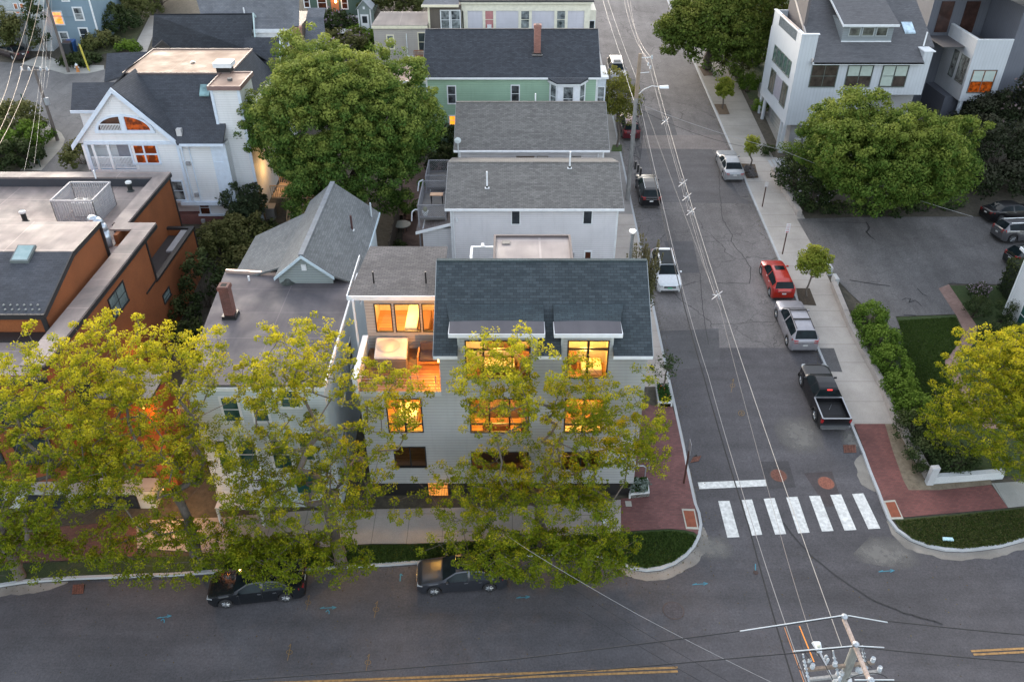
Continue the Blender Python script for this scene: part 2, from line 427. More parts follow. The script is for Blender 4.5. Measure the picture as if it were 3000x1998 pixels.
# pale worn concrete apron round the left corner
GUT = concrete((.27, .245, .215), 0, 0., .45)
def ragged(L, w, side, seed):
    rnd = random.Random(seed); pts = []
    for p, q in zip(L[:-1], L[1:]):
        k = max(1, int((q-p).length/.22)); pts += [p.lerp(q, i/k) for i in range(k)]
    pts.append(L[-1]); _, o = ribbon(pts, 1., side); n = len(o); r = 0.; out = []
    for i, (p, q) in enumerate(zip(pts, o)):
        r = r*.75+rnd.uniform(-.09, .09); t = min(1, 6*min(i, n-1-i)/n+.15); out.append(p+(q-p)*max(.06, w*t*(1+r/max(w, .3)*.9)))
    return pts, out
def apron(pxl, w, name='gutter_apron'):
    pts, o = ragged(gp(pxl), w, -1, int(pxl[0][0])); sheet(name, list(pts)+list(reversed(o)), GUT, .006)
apron([(1792, 1652), (1820, 1663), (1848, 1669), (1892, 1677), (1937, 1672), (1978, 1656), (2013, 1632), (2037, 1605), (2052, 1574), (2058, 1543)], .5)
apron([(2601, 1526), (2625, 1558), (2665, 1586), (2717, 1606), (2768, 1617), (2820, 1619), (2871, 1615), (2933, 1606), (3001, 1588), (3100, 1566)], .5)
apron([(1988, 1222), (1996, 1255), (2003, 1285), (2009, 1315)], .55)
apron([(2020, 1372), (2028, 1410), (2038, 1450), (2043, 1478)], .5)
apron([(-100, 1735), (0, 1722), (69, 1712), (140, 1706), (200, 1703)], .62)
_a = gp([(2566, 1440), (2556, 1412), (2545, 1384), (2536, 1356), (2526, 1332)]); L_, o_ = ragged(_a, .6, 1, 5)
sheet('gutter_apron', list(L_)+list(reversed(o_)), GUT, .006)
# right block surfaces
sheet('sidewalk', [(21.65, 39.7), (24.75, 39.7), (24.75, 56), (25.2, 62), (25.6, 75), (21.65, 75)], concrete((.39, .36, .33), 1.9), .135)
sheet('sidewalk', [(21.65, 75), (25.2, 75), (26, 140), (21.65, 140)], concrete((.29, .275, .25), 1.9), .131)
sheet('sidewalk', gp([(2380, 250), (2400, 300), (2290, 455), (2220, 300)]), concrete((.3, .285, .26), 1.9), .139)
br = gp([(2501, 1246), (2591, 1246), (2612, 1320), (2644, 1410), (2660, 1440), (2750, 1440), (2902, 1425), (2951, 1492), (2790, 1507), (2613, 1522), (2605, 1515), (2590, 1478), (2574, 1440), (2550, 1380), (2530, 1320)])
sheet('brick_pavement', br, brick((.125, .042, .038), (.17, .058, .05), (.08, .05, .046), .22, .11), .139)
sheet('sidewalk', gp([(2902, 1420), (3200, 1400), (3200, 1465), (2951, 1492)]), concrete((.27, .27, .25), 1.9, 1), .139)
sheet('dirt_strip', gp([(2591, 1246), (2618, 1246), (2712, 1412), (2720, 1425), (2900, 1408), (2904, 1424), (2750, 1440), (2660, 1440), (2644, 1410), (2612, 1320)]), soil((.12, .095, .065), (.2, .165, .12), 4), .141)
sheet('lawn_patch', gp([(2618, 1526), (2790, 1511), (2951, 1495), (3200, 1468), (3400, 1475), (3150, 1540), (3000, 1577), (2933, 1597), (2871, 1606), (2820, 1610), (2768, 1608), (2717, 1597), (2668, 1577), (2632, 1550)]), turf((.03, .042, .014), (.06, .078, .026), (.19, .14, .09)), .139)
sheet('asphalt_footing', gp([(2395, 1020), (2443, 1020), (2468, 1090), (2420, 1088)], .13), asphalt((.085, .083, .085), 0., 1., .2), .139)
# car park and garden on the right
sheet('parking_lot', gp([(2334, 646), (2560, 640), (3300, 640), (3300, 870), (2950, 838), (2776, 836), (2800, 925), (2622, 932), (2636, 966), (2606, 970), (2487, 862), (2440, 812), (2405, 770)]), asphalt((.105, .10, .10), .25, 1.3, .3), .145)
sheet('garden_lawn', gp([(2606, 972), (2638, 968), (2624, 934), (2800, 927), (3400, 900), (3400, 1400), (2720, 1400), (2560, 1060)]), turf((.022, .04, .009), (.05, .08, .02), (.07, .08, .03)), .143)
sheet('garden_lawn', gp([(2780, 842), (2945, 842), (3200, 870), (3200, 940), (2840, 930)]), turf((.022, .04, .009), (.05, .08, .02), (.07, .08, .03)), .149)
sheet('brick_path', gp([(2748, 850), (2778, 838), (2830, 915), (2864, 965), (2852, 1010), (2812, 1055), (2806, 1090), (2860, 1180), (2925, 1260), (2885, 1262), (2828, 1190), (2770, 1100), (2766, 1062), (2810, 1005), (2822, 975), (2800, 930)]), brick((.22, .13, .11), (.28, .18, .15), (.16, .12, .1), .2, .1), .154)
sheet('lawn_strip', gp([(2330, 440), (2352, 440), (2370, 470), (2345, 468)]), turf(), .15)
sheet('garden_lawn', [(25.8, 88), (60, 88), (60, 140), (27.0, 140)], turf((.02, .04, .008), (.045, .075, .015)), .15)
# tree pits along the right pavement
for q in ([(2092, 306), (2126, 306), (2138, 336), (2107, 337)], [(2046, 195), (2078, 195), (2090, 222), (2062, 224)], [(2170, 480), (2212, 482), (2222, 522), (2188, 524)]):
    sheet('planting_pit', gp(q, .13), soil((.06, .04, .025), (.12, .08, .05), 9), .145)
sheet('planting_pit', gp([(2332, 845), (2372, 845), (2392, 896), (2342, 893)], .13), soil((.03, .022, .016), (.06, .045, .03), 9), .145)
sheet('planting_pit', gp([(1795, 425), (1822, 425), (1822, 445), (1790, 445)], .13), turf(), .145)
# patches in the side street
def patch(pxs, c, off=.008, name='road_patch', cr=0.): sheet(name, gp(pxs), asphalt(c, cr, 1., .2), off)
patch([(1945, 707), (2030, 707), (2050, 800), (1998, 800), (1965, 760)], (.075, .073, .078))
patch([(1918, 970), (2000, 968), (2105, 962), (2110, 1072), (1950, 1085)], (.08, .078, .082), .008)
patch([(1870, 436), (2085, 438), (2170, 580), (2215, 598), (1888, 592)], (.09, .085, .088), .009, cr=.0)
patch([(1872, 325), (1962, 325), (1985, 398), (1880, 398)], (.085, .082, .086))
patch([(1884, 398), (2110, 396), (2135, 440), (1872, 438)], (.15, .13, .122), .0085)
patch([(2229, 1352), (2310, 1350), (2332, 1428), (2252, 1433)], (.045, .042, .045))
patch([(2355, 1386), (2437, 1380), (2470, 1482), (2420, 1484)], (.05, .04, .042))
patch([(2120, 1152), (2173, 1152), (2175, 1180), (2124, 1180)], (.065, .06, .065))
# dusty wear on the asphalt
def dust(c=(.2, .19, .175)):
    n = NT('dusty_asphalt'); tr = n.n.new('ShaderNodeBsdfTransparent'); m = n.n.new('ShaderNodeMixShader')
    x, y, _ = n.sep(n.n.new('ShaderNodeTexCoord').outputs['Generated'])
    e = n.math('MULTIPLY', n.math('MULTIPLY', x, n.math('SUBTRACT', 1., x)), n.math('MULTIPLY', n.math('MULTIPLY', y, n.math('SUBTRACT', 1., y)), 16.))
    f = n.ramp(n.math('MULTIPLY', e, n.noise(1.6, 7, rough=.7)), [(.12, 0.), (.5, .75)])
    n.base(c); n.set(rough=.9); n.l.new(f, m.inputs[0]); n.l.new(tr.outputs[0], m.inputs[1]); n.l.new(n.b.outputs[0], m.inputs[2]); n.l.new(m.outputs[0], n.out.inputs[0]); return n.m
DUST = dust()
sheet('dusty_wear', gp([(2260, 1210), (2400, 1205), (2420, 1340), (2280, 1345)]), DUST, .013)
sheet('dusty_wear', gp([(2440, 1250), (2520, 1250), (2540, 1330), (2470, 1330)]), DUST, .013)
sheet('dusty_wear', gp([(2040, 1560), (2150, 1560), (2150, 1640), (2020, 1650)]), DUST, .013)
sheet('dusty_wear', gp([(2560, 1560), (2700, 1600), (2700, 1680), (2480, 1640)]), DUST, .013)
# long tar seam across the junction, tar lines on the lot
def stroke(pxl, w, mat, off=.015, name='tar_seam', jit=0., base=0.):
    rnd = random.Random(int(pxl[0][0])); pts = []
    P = [G(a, b, base) for a, b in pxl]
    for a, b in zip(P[:-1], P[1:]):
        n = max(1, int((b-a).length/.35)) if jit else 1
        for k in range(n): pts.append(a.lerp(b, k/n)+Vector((rnd.uniform(-jit, jit), rnd.uniform(-jit, jit), 0)))
    pts.append(P[-1]); mb = MB()
    for a, b in zip(pts[:-1], pts[1:]):
        d = (b-a).xy.normalized(); s = Vector((-d.y, d.x))*w/2; e = d*w*.2
        q = [a.xy-s-e, b.xy-s+e, b.xy+s+e, a.xy+s-e]
        mb.poly([(p.x, p.y, gz(p.y)+off+base) for p in q])
    return K(mb.build(name, mat))
TAR = plain((.018, .017, .018), .6)
stroke([(2296, 1530), (2332, 1580), (2390, 1640), (2470, 1700), (2560, 1760), (2650, 1795), (2760, 1828)], .09, TAR, jit=.04)
stroke([(2395, 655), (2537, 658)], .05, TAR, .16, jit=.02, base=.0)
stroke([(2535, 655), (2546, 672), (2537, 685), (2552, 700), (2562, 708)], .1, TAR, .16, jit=.03)
stroke([(2488, 826), (2560, 838), (2605, 843)], .08, TAR, .16, jit=.03)
stroke([(2462, 858), (2472, 885), (2482, 905)], .09, TAR, .16, jit=.03)
stroke([(2686, 850), (2702, 868), (2714, 872)], .07, TAR, .16, jit=.03)
stroke([(2640, 885), (2650, 878), (2665, 882), (2660, 892), (2680, 885), (2698, 902)], .07, TAR, .16, jit=.05)
stroke([(2645, 927), (2680, 929)], .08, TAR, .16, jit=.02)
stroke([(2776, 838), (2790, 833), (2800, 834)], .06, TAR, .16, jit=.02)
stroke([(2106, 500), (2106, 520), (2115, 640), (2145, 690), (2142, 708), (2185, 760), (2200, 785), (2195, 830), (2100, 830)], .06, TAR, .014, jit=.06)
stroke([(2050, 800), (2058, 900), (2075, 1010)], .05, TAR, .014, jit=.03)
stroke([(2060, 708), (2142, 708)], .05, TAR, .014, jit=.05)
# painted lines
WP = plain((.60, .60, .58), .7, 0., .26, 5.)
YP = plain((.30, .17, .06), .7, 0., .4, 5.)
for q in ([(2104, 1468), (2137, 1467), (2166, 1573), (2131, 1575)], [(2173, 1465), (2203, 1463), (2233, 1566), (2202, 1569)], [(2237, 1461), (2269, 1459), (2303, 1564), (2271, 1566)], [(2303, 1457), (2336, 1455), (2372, 1560), (2338, 1562)], [(2370, 1453), (2402, 1452), (2442, 1555), (2408, 1557)], [(2432, 1450), (2464, 1448), (2509, 1552), (2474, 1554)], [(2496, 1447), (2529, 1445), (2579, 1548), (2544, 1550)]):
    sheet('crosswalk_bar', gp(q), WP, .016)
sheet('stop_line', gp([(2044, 1413), (2243, 1405), (2246, 1424), (2049, 1433)]), WP, .016)
for a, b in (((-500, 2050), (1984, 1955)), ((-500, 2060), (1984, 1966)), ((2846, 1907), (4200, 1837)), ((2853, 1917), (4200, 1848))):
    stroke([a, b], .12, YP, .016, 'centre_line')
BP = plain((.05, .22, .30), .7); OP = plain((.20, .125, .05), .7)
def arrow(x0, y0, x1, y1, w=.042, both=True):
    stroke([(x0, y0), (x1, y1)], w, BP, .02, 'utility_mark')
    s = 1 if x1 > x0 else -1
    stroke([(x1, y1), (x1-12*s, y1-3)], w, BP, .022, 'utility_mark'); stroke([(x1, y1), (x1-12*s, y1+5)], w, BP, .0225, 'utility_mark')
    if both: stroke([(x0, y0), (x0+12*s, y0-4)], w, BP, .0215, 'utility_mark')
arrow(460, 1811, 502, 1804); arrow(938, 1782, 985, 1779); arrow(1513, 1752, 1552, 1748); arrow(2029, 1713, 2073, 1709); arrow(2574, 1675, 2620, 1671)
for x, y in ((477, 1812), (960, 1786)):
    stroke([(x-5, y+6), (x+1, y), (x+5, y+6), (x+4, y+12)], .05, BP, .02, 'utility_mark')
stroke([(1172, 1702), (1174, 1682)], .06, BP, .02, 'utility_mark'); stroke([(1172, 1686), (1174, 1681), (1179, 1686)], .06, BP, .022, 'utility_mark')
stroke([(2213, 1670), (2213, 1652)], .06, BP, .02, 'utility_mark')
for x, y, s in ((903, 1765, 1.), (1102, 1785, 1.1), (848, 1910, 1.1), (1078, 1940, 1.1), (2146, 1130, .9)):
    stroke([(x-5*s, y+22*s), (x+4*s, y-22*s)], .032, OP, .02, 'utility_mark'); stroke([(x+4*s, y-22*s), (x-2*s, y-15*s)], .032, OP, .021, 'utility_mark')
    stroke([(x+8*s*math.cos(t*.7), y+6*s*math.sin(t*.7)) for t in range(10)], .028, OP, .0215, 'utility_mark')
stroke([(2172+9*math.cos(t*.7), 1211+8*math.sin(t*.7)) for t in range(10)], .035, OP, .02, 'utility_mark')
stroke([(2170, 1206), (2175, 1210), (2169, 1213), (2175, 1217)], .05, OP, .021, 'utility_mark')
# manholes, grates, tactile plates
RUST = plain((.17, .07, .048), .7, .2, .35, 9.); GREY = plain((.09, .08, .085), .7, .3, .3, 9.)
def disc(px, py, r, mat, label, name='manhole_cover', cat='manhole cover', off=.02):
    c = G(px, py); t = thing(name, label, cat, (c.x, c.y, c.z))
    tilt = math.atan(.1) if c.y > 32 else (math.atan(.1*(c.y-28)/4) if c.y > 28 else 0)
    mb = MB().lathe([(r*.98, 0.), (r, off), (r*.92, off+.004), (r*.9, off-.002), (.01, off-.002)], n=28); o = mb.build('lid', mat, t, local=True); o.rotation_euler.x = tilt
    mb = MB().lathe([(r*1.0, 0), (r*1.12, off-.006), (r*1.0, off-.004)], n=28); o = mb.build('ring', plain((.07, .05, .045), .7), t, local=True); o.rotation_euler.x = tilt
    mb = MB()
    for k in range(-4, 5):
        w = math.sqrt(max(0, .8-(k/4.6)**2))*r
        mb.box(-w, w, k*r/4.8-.012, k*r/4.8+.012, off, off+.008)
    o = mb.build('tread', mat, t, local=True); o.rotation_euler.x = tilt
disc(2281, 1393, .47, RUST, 'brown manhole cover in the square dark patch by the stop line')
disc(2420, 1415, .47, plain((.27, .10, .065), .7, .2, .35, 9.), 'bright rusty manhole cover just above the crosswalk bars')
disc(1973, 1788, .5, GREY, 'faint grey manhole cover in the middle of the wide road')
disc(2214, 1677, .13, plain((.06, .035, .03), .7), 'small valve cap with blue paint dot in the junction', 'valve_cover', 'valve cover')
def grate(pxs, label):
    P = [G(a, b) for a, b in pxs]; c = sum(P, Vector())/4; t = thing('storm_drain', label, 'drain grate', tuple(c))
    mb = MB().slab([(p.x, p.y, gz(p.y)+.014) for p in P], .05); mb.build('pit', plain((.012, .01, .01), .9), t)
    mb = MB(); u = P[1]-P[0]; v = P[3]-P[0]
    for k in range(8):
        a = P[0]+v*(k+.2)/8; q = [a, a+u, a+u+v*.07, a+v*.07]; mb.slab([(p.x, p.y, gz(p.y)+.035) for p in q], .02)
    for k in range(5):
        a = P[0]+u*(k+.1)/4.4; q = [a, a+u*.05, a+u*.05+v, a+v]; mb.slab([(p.x, p.y, gz(p.y)+.033) for p in q], .016)
    mb.build('bars', RUST, t)
grate([(2472, 1327), (2509, 1326), (2503, 1303), (2470, 1304)], 'rusty storm drain grate at the kerb behind the pickup')
grate([(2022, 1356), (2047, 1351), (2041, 1331), (2030, 1340)], 'rusty storm drain grate at the kerb by the dark sign post')
grate([(211, 1741), (244, 1739), (250, 1712), (214, 1713)], 'dark storm drain grate in the wide road below the left trees')
def tactile(pxs, label):
    P = [G(a, b, .139) for a, b in pxs]; c = sum(P, Vector())/4; t = thing('tactile_plate', label, 'tactile plate', tuple(c))
    MB().slab([(p.x, p.y, gz(p.y)+.152) for p in P], .03).build('border', concrete((.42, .4, .34), 0), t)
    Q = [c+(p-c)*.8 for p in P]; MB().slab([(p.x, p.y, gz(p.y)+.160) for p in Q], .03).build('plate', plain((.24, .07, .035), .8, 0, .2), t)
    mb = MB(); u = Q[1]-Q[0]; v = Q[3]-Q[0]
    for i in range(10):
        for j in range(14):
            p = Q[0]+u*(i+.5)/10+v*(j+.5)/14; z = gz(p.y)+.158; mb.hexa([(p.x-.02, p.y-.02, z), (p.x+.02, p.y-.02, z), (p.x+.02, p.y+.02, z), (p.x-.02, p.y+.02, z)], [(p.x-.015, p.y-.015, z+.01), (p.x+.015, p.y-.015, z+.01), (p.x+.015, p.y+.015, z+.01), (p.x-.015, p.y+.015, z+.01)])
    mb.build('domes', plain((.24, .07, .035), .8, 0, .2), t)
tactile([(2010, 1549), (2047, 1550), (2035, 1491), (1997, 1490)], 'red tactile plate with pale border on the left corner')
tactile([(2610, 1521), (2647, 1520), (2622, 1464), (2588, 1467)], 'red tactile plate with pale border on the right corner')
# the street in the upper left
sheet('upper_street', gp([(-300, 220), (0, 293), (145, 372), (179, 396), (189, 413), (182, 434), (120, 503), (-30, 640), (420, 640), (420, 215), (306, 206), (258, 217), (193, 219), (148, 206), (62, 190), (-60, 180), (-300, 60)]), asphalt((.135, .13, .128), .3, .8, .2), .125)
sheet('sidewalk', gp([(-250, 216), (0, 290), (145, 369), (181, 394), (192, 413), (184, 436), (122, 505), (60, 505), (120, 440), (110, 400), (0, 325), (-250, 250)]), concrete((.34, .32, .28), 1.5), .15)
sheet('sidewalk', gp([(306, 209), (258, 220), (193, 222), (148, 209), (62, 192), (110, 170), (150, 172), (200, 195), (306, 196)]), concrete((.36, .35, .32), 1.5), .15)
sheet('garden_path', gp([(384, 160), (430, 160), (470, 50), (440, 50), (410, 110)]), concrete((.36, .34, .31), 1.2), .15)
sheet('garden_lawn', gp([(200, 180), (384, 150), (450, 30), (300, 10), (270, 100)]), turf((.04, .05, .02), (.08, .09, .035)), .14)
sheet('garden_lawn', gp([(0, 330), (100, 400), (100, 440), (40, 505), (-100, 505), (-200, 330)]), turf((.04, .045, .02), (.08, .08, .04)), .14)
sheet('back_patio', gp([(1180, 480), (1330, 480), (1330, 800), (1180, 800)]), brick((.10, .06, .05), (.14, .085, .07), (.06, .05, .04), .3, .15), .14)
sheet('garden_lawn', gp([(975, 90), (1100, 90), (1100, 175), (1000, 175)]), turf((.03, .05, .015), (.06, .08, .03)), .14)
# ================================================================ buildings
FU = ((1, 0, 0), (0, -1, 0))           # facing the camera: u east, n south
EU = ((0, 1, 0), (1, 0, 0))            # facing east
WU = ((0, 1, 0), (-1, 0, 0))           # facing west
def window(parent, O, un, u0, u1, z0, z1, fm, pm, fr=.09, cols=1, rows=(), out=.05, name='window', bar=.045, sill=True):
    u, n = un; mb = MB()
    mb.obox(O, u, n, u0-fr, u1+fr, z1, z1+fr, 0, out, fm); mb.obox(O, u, n, u0-fr, u1+fr, z0-fr, z0, 0, out+(.03 if sill else 0), fm)
    mb.obox(O, u, n, u0-fr, u0, z0, z1, 0, out-.003, fm); mb.obox(O, u, n, u1, u1+fr, z0, z1, 0, out-.003, fm)
    for k in range(1, cols):
        c = u0+(u1-u0)*k/cols; mb.obox(O, u, n, c-bar/2, c+bar/2, z0, z1, 0, out-.012, fm)
    for t in rows:
        c = z0+(z1-z0)*t; mb.obox(O, u, n, u0, u1, c-bar/2, c+bar/2, 0, out-.015, fm)
    w = mb.build(name, None, parent)
    if pm is not None:
        P = MB(); P.obox(O, u, n, u0, u1, z0, z1, .004, .018, pm); P.build('pane', None, w)
    return w
def wall_open(mb, O, un, u0, u1, z0, z1, holes, m=None, depth=.12, jm=None):
    """wall sheet with real openings and reveals"""
    u, n = Vector(un[0]), Vector(un[1]); O = Vector(O)
    us = sorted({u0, u1}|{h for q in holes for h in q[:2] if u0 < h < u1}); zs = sorted({z0, z1}|{h for q in holes for h in q[2:] if z0 < h < z1})
    P = lambda a, z, d=0: O+u*a+Vector((0, 0, z))+n*d
    for i in range(len(us)-1):
        for j in range(len(zs)-1):
            cu = (us[i]+us[i+1])/2; cz = (zs[j]+zs[j+1])/2
            if any(q[0] < cu < q[1] and q[2] < cz < q[3] for q in holes): continue
            mb.poly([P(us[i], zs[j]), P(us[i+1], zs[j]), P(us[i+1], zs[j+1]), P(us[i], zs[j+1])], m)
    for a, b, c, e in holes:
        for q in ([(a, c), (b, c)], [(b, c), (b, e)], [(b, e), (a, e)], [(a, e), (a, c)]):
            mb.poly([P(*q[0]), P(*q[1]), P(*q[1], -depth), P(*q[0], -depth)], jm or m)
def frame_in(parent, O, un, u0, u1, z0, z1, fm, cols=(), rows=(), fr=.06, bar=.06, glassy=True):
    """a window set in a real opening: frame with its clear pane"""
    u, n = un; mb = MB()
    mb.obox(O, u, n, u0, u1, z1-fr, z1, -.09, .02, fm); mb.obox(O, u, n, u0, u1, z0, z0+fr, -.09, .03, fm)
    mb.obox(O, u, n, u0, u0+fr, z0+fr, z1-fr, -.09, .018, fm); mb.obox(O, u, n, u1-fr, u1, z0+fr, z1-fr, -.09, .018, fm)
    for t in cols:
        c = u0+(u1-u0)*t; mb.obox(O, u, n, c-bar/2, c+bar/2, z0+fr, z1-fr, -.085, .01, fm)
    for t in rows:
        c = z0+(z1-z0)*t; mb.obox(O, u, n, u0+fr, u1-fr, c-bar*.45, c+bar*.45, -.083, .006, fm)
    w = mb.build('window', None, parent)
    if glassy:
        P = MB(); O = Vector(O); U = Vector(u); N = Vector(n); q = lambda a, z: O+U*a+Vector((0, 0, z))-N*.05
        P.poly([q(u0+fr, z0+fr), q(u1-fr, z0+fr), q(u1-fr, z1-fr), q(u0+fr, z1-fr)]); P.build('pane', clearglass(), w)
    return w
def roof_slab(parent, pts, mat, t=.12, name='roof'): return MB().slab(pts, t).build(name, mat, parent)
def pipe(parent, p, h, r=.05, mat=None, flash=True, name='vent_pipe'):
    mb = MB(); p = Vector(p); mb.tube(p-Vector((0, 0, .1)), p+Vector((0, 0, h)), r, r, 10, mat or WHITE())
    if flash: mb.box(p.x-.16, p.x+.16, p.y-.14, p.y+.16, p.z-.02, p.z+.035, mat or WHITE()); mb.tube(p, p+Vector((0, 0, .16)), r*2, r*1.15, 10, DARK() if mat is None else mat)
    return mb.build(name, None, parent)
def chimney(parent, x, y, z0, z1, w, d, m=None):
    m = m or brick((.22, .075, .055), (.30, .12, .09), (.25, .2, .18), .21, .075)
    mb = MB().box(x-w/2, x+w/2, y-d/2, y+d/2, z0, z1, m); mb.box(x-w/2-.05, x+w/2+.05, y-d/2-.05, y+d/2+.05, z1-.22, z1-.02, m); mb.box(x-w/2-.02, x+w/2+.02, y-d/2-.02, y+d/2+.02, z1-.02, z1+.03, m)
    mb.box(x-w*.28, x+w*.28, y-d*.28, y+d*.28, z1+.031, z1+.036, plain((.01, .01, .01), .9)); o = mb.build('chimney', None, parent)
    MB().box(x-w/2-.12, x+w/2+.12, y-d/2-.12, y+d/2+.12, z0, z0+.3).build('flashing', DARK(), o); return o
def lamp(name, loc, power, color=(1, .55, .18), r=.12):
    l = bpy.data.lights.new(name, 'POINT'); l.energy = power; l.color = color; l.shadow_soft_size = r
    o = bpy.data.objects.new(name, l); C.objects.link(o); o.location = loc; return o
WARM = (1., .53, .10)
GL = lambda: glass(); GLB = lambda: glass((.03, .035, .04), .08, (.3, .33, .34)); GLR = lambda: glass((.025, .012, .01), .08, (.09, .03, .015))
# ---------------------------------------------------------------- the corner house with the teal roof
MS = siding((.42, .43, .43), .2, dark=.7)
mh = thing('corner_house', 'grey clapboard corner house with dark teal shingle roof and glowing black framed windows', 'house', (1.6, 38, .5))
BK = DARK()
YF = 34.; XL, XR, XW = -3.75, 6.98, -8.1
D1 = (-2.4, .95, 9.2, 11.62); D2 = (2.82, 4.95, 9.22, 11.62)
M1 = (-2.28, .93, 5.45, 7.86); M2 = (2.82, 4.9, 5.45, 7.86); M0 = (-6.75, -4.82, 5.48, 7.86)
L1 = (-2.3, .93, 2.7, 4.05); L2 = (2.82, 4.9, 2.7, 4.05); L0 = (-6.6, -4.8, 2.84, 4.44)
mb = MB(); O = (0, YF, 0)
wall_open(mb, O, FU, XL, XR, 1.62, 10.95, [D1, D2, M1, M2, L1, L2][2:]+[(D1[0], D1[1], 9.2, 10.95), (D2[0], D2[1], 9.22, 10.95)], MS, jm=BK)
wall_open(mb, O, FU, XW, XL, 1.62, 8.25, [M0, L0], MS, jm=BK)
for (a, b), dd in (((-2.75, 1.28), D1), ((2.5, 5.12), D2)):
    wall_open(mb, O, FU, a, b, 10.95, 12.0, [(dd[0], dd[1], 10.951, 11.62)], MS, jm=BK)
mb.poly([(XR, YF, 1.62), (XR, 42.2, 1.62), (XR, 42.2, 11.05), (XR, 38, 13.85), (XR, YF, 11.0)], MS)
mb.poly([(XL, 42.2, 8), (XL, YF, 8), (XL, YF, 11.0), (XL, 38, 13.85), (XL, 42.2, 11.05)], MS)
mb.poly([(XR, 42.2, 1.), (XW, 42.2, 1.), (XW, 42.2, 9), (XR, 42.2, 11.)], MS)
mb.poly([(XW, 42.2, 1.), (XW, YF, 1.62), (XW, YF, 8.25), (XW, 42.2, 8.25)], MS)
mb.build('wall', None, mh)
MB().box(XW+.1, XR-.12, YF+.14, 42.1, -.2, 1.62, DARK()).build('foundation', plain((.035, .037, .045), .7), mh)
# gate in the dark base
g = MB()
for i in range(13): x = -4.83+i*.092; g.box(x-.012, x+.012, YF-.02, YF+.01, .2, 1.5)
g.box(-4.87, -3.7, YF-.025, YF+.015, .2, .25); g.box(-4.87, -3.7, YF-.025, YF+.015, 1.5, 1.55); g.box(-4.87, -3.7, YF-.025, YF+.015, 1.25, 1.28)
g.build('gate', DARK(), mh)
MB().box(-4.85, -3.72, YF+.125, YF+.135, .15, 1.5).build('entry_glow', glow((1., .38, .07), 1.3, (.5, .12, .02), 1.6, .45), mh); lamp('entry_lamp', (-3.95, YF-.25, 1.3), 9, (1, .42, .08), .06)  # glowing panel stands in for the lamplit space behind the gate
# roof with the eave cut by the two wall dormers
RT = shingle((.029, .040, .048), (.056, .071, .081), .34, .16, .5, .12)
ye, ze, yr, zr = 33.5, 11.0, 38.0, 14.0; tt = (zr-ze)/(yr-ye); xl, xr = -3.98, 7.12
zy = lambda y: ze+(y-ye)*tt
ymid = YF+.02; rf = MB()
cuts = [xl, -2.75, 1.28, 2.5, 5.12, xr]
for i in (0, 2, 4): rf.slab([(cuts[i], ye, ze), (cuts[i+1], ye, ze), (cuts[i+1], 35.2, zy(35.2)), (cuts[i], 35.2, zy(35.2))], .16)
rf.slab([(xl, 35.2, zy(35.2)), (xr, 35.2, zy(35.2)), (xr, yr, zr), (xl, yr, zr)], .16)
rf.slab([(xl, yr, zr), (xr, yr, zr), (xr, 42.5, 11.0), (xl, 42.5, 11.0)], .16)
rf.build('roof', RT, mh)
MB().box(xl, xr, yr-.12, yr+.12, zr-.06, zr+.03).build('ridge_cap', shingle((.03, .05, .06), (.05, .08, .09), .3, .3), mh)
W = WHITE()
for a, b in ((xl, -2.75), (1.28, 2.5), (5.12, xr)): MB().box(a, b, ye-.03, ye, ze-.2, ze-.02, W).build('eave_trim', None, mh)
for x in (xl-.03, xr): MB().hexa([(x, ye, ze-.22), (x+.03, ye, ze-.22), (x+.03, yr, zr-.22), (x, yr, zr-.22)], [(x, ye, ze-.005), (x+.03, ye, ze-.005), (x+.03, yr, zr-.005), (x, yr, zr-.005)], plain((.3, .32, .33), .6)).build('rake_trim', None, mh)

# the two dormers
DR = membrane((.075, .072, .085), (.11, .10, .11), .55, 9., .3)
for i, (a, b, c, e, dd) in enumerate(((-2.75, 1.28, -3.15, 1.62, D1), (2.5, 5.12, 2.13, 5.5, D2))):
    d = MB(); d.poly([(a, YF, 10.9), (a, 35.2, 11.7), (a, 35.2, 12.2), (a, YF, 12.1)], MS); d.poly([(b, YF, 10.9), (b, 35.2, 11.7), (b, 35.2, 12.2), (b, YF, 12.1)], MS)
    dm = d.build('dormer', None, mh)
    s = MB(); n = 10; r0 = 33.72
    for k in range(n):
        x0 = c+(e-c)*k/n; x1 = c+(e-c)*(k+1)/n; bow = lambda x: .07*(1-((x-(c+e)/2)/((e-c)/2))**2)
        s.slab([(x0, r0, 12.19), (x1, r0, 12.19), (x1, 34.62+bow(x1), 12.34), (x0, 34.62+bow(x0), 12.34)], .1, DR)
        s.slab([(x0, 34.62+bow(x0), 12.33), (x1, 34.62+bow(x1), 12.33), (x1+(.25 if k == n-1 and i else 0), 35.85, 12.60), (x0-(.25 if k == 0 and not i else 0), 35.85, 12.60)], .1, shingle((.03, .045, .055), (.045, .065, .075), .34, .16))
    s.build('dormer_roof', None, dm)
    MB().box(c-.03, e+.03, r0-.05, r0, 11.98, 12.2).box(c-.035, c, r0, 34.8, 12.0, 12.21).box(e, e+.035, r0, 34.8, 12.0, 12.21).box(a-.02, b+.02, YF-.035, YF-.003, 11.9, 12.0).build('fascia', WHITE(), dm)
    [MB().box(q_, q_+.12, YF-.03, YF-.004, 10.96, 11.9).build('corner_trim', siding((.5, .53, .53), 5.), dm) for q_ in (a-.02, b-.1)]
frame_in(mh, O, FU, *D1, BK, (.28, .72), (.76,), .07, .1); frame_in(mh, O, FU, *D2, BK, (.5,), (.77,), .07, .13)
frame_in(mh, O, FU, *M1, BK, (.33, .67), (.25,), .07, .09); frame_in(mh, O, FU, *M2, BK, (.5,), (.25,), .07, .13); frame_in(mh, O, FU, *M0, BK, (.5,), (.25,), .07, .12)
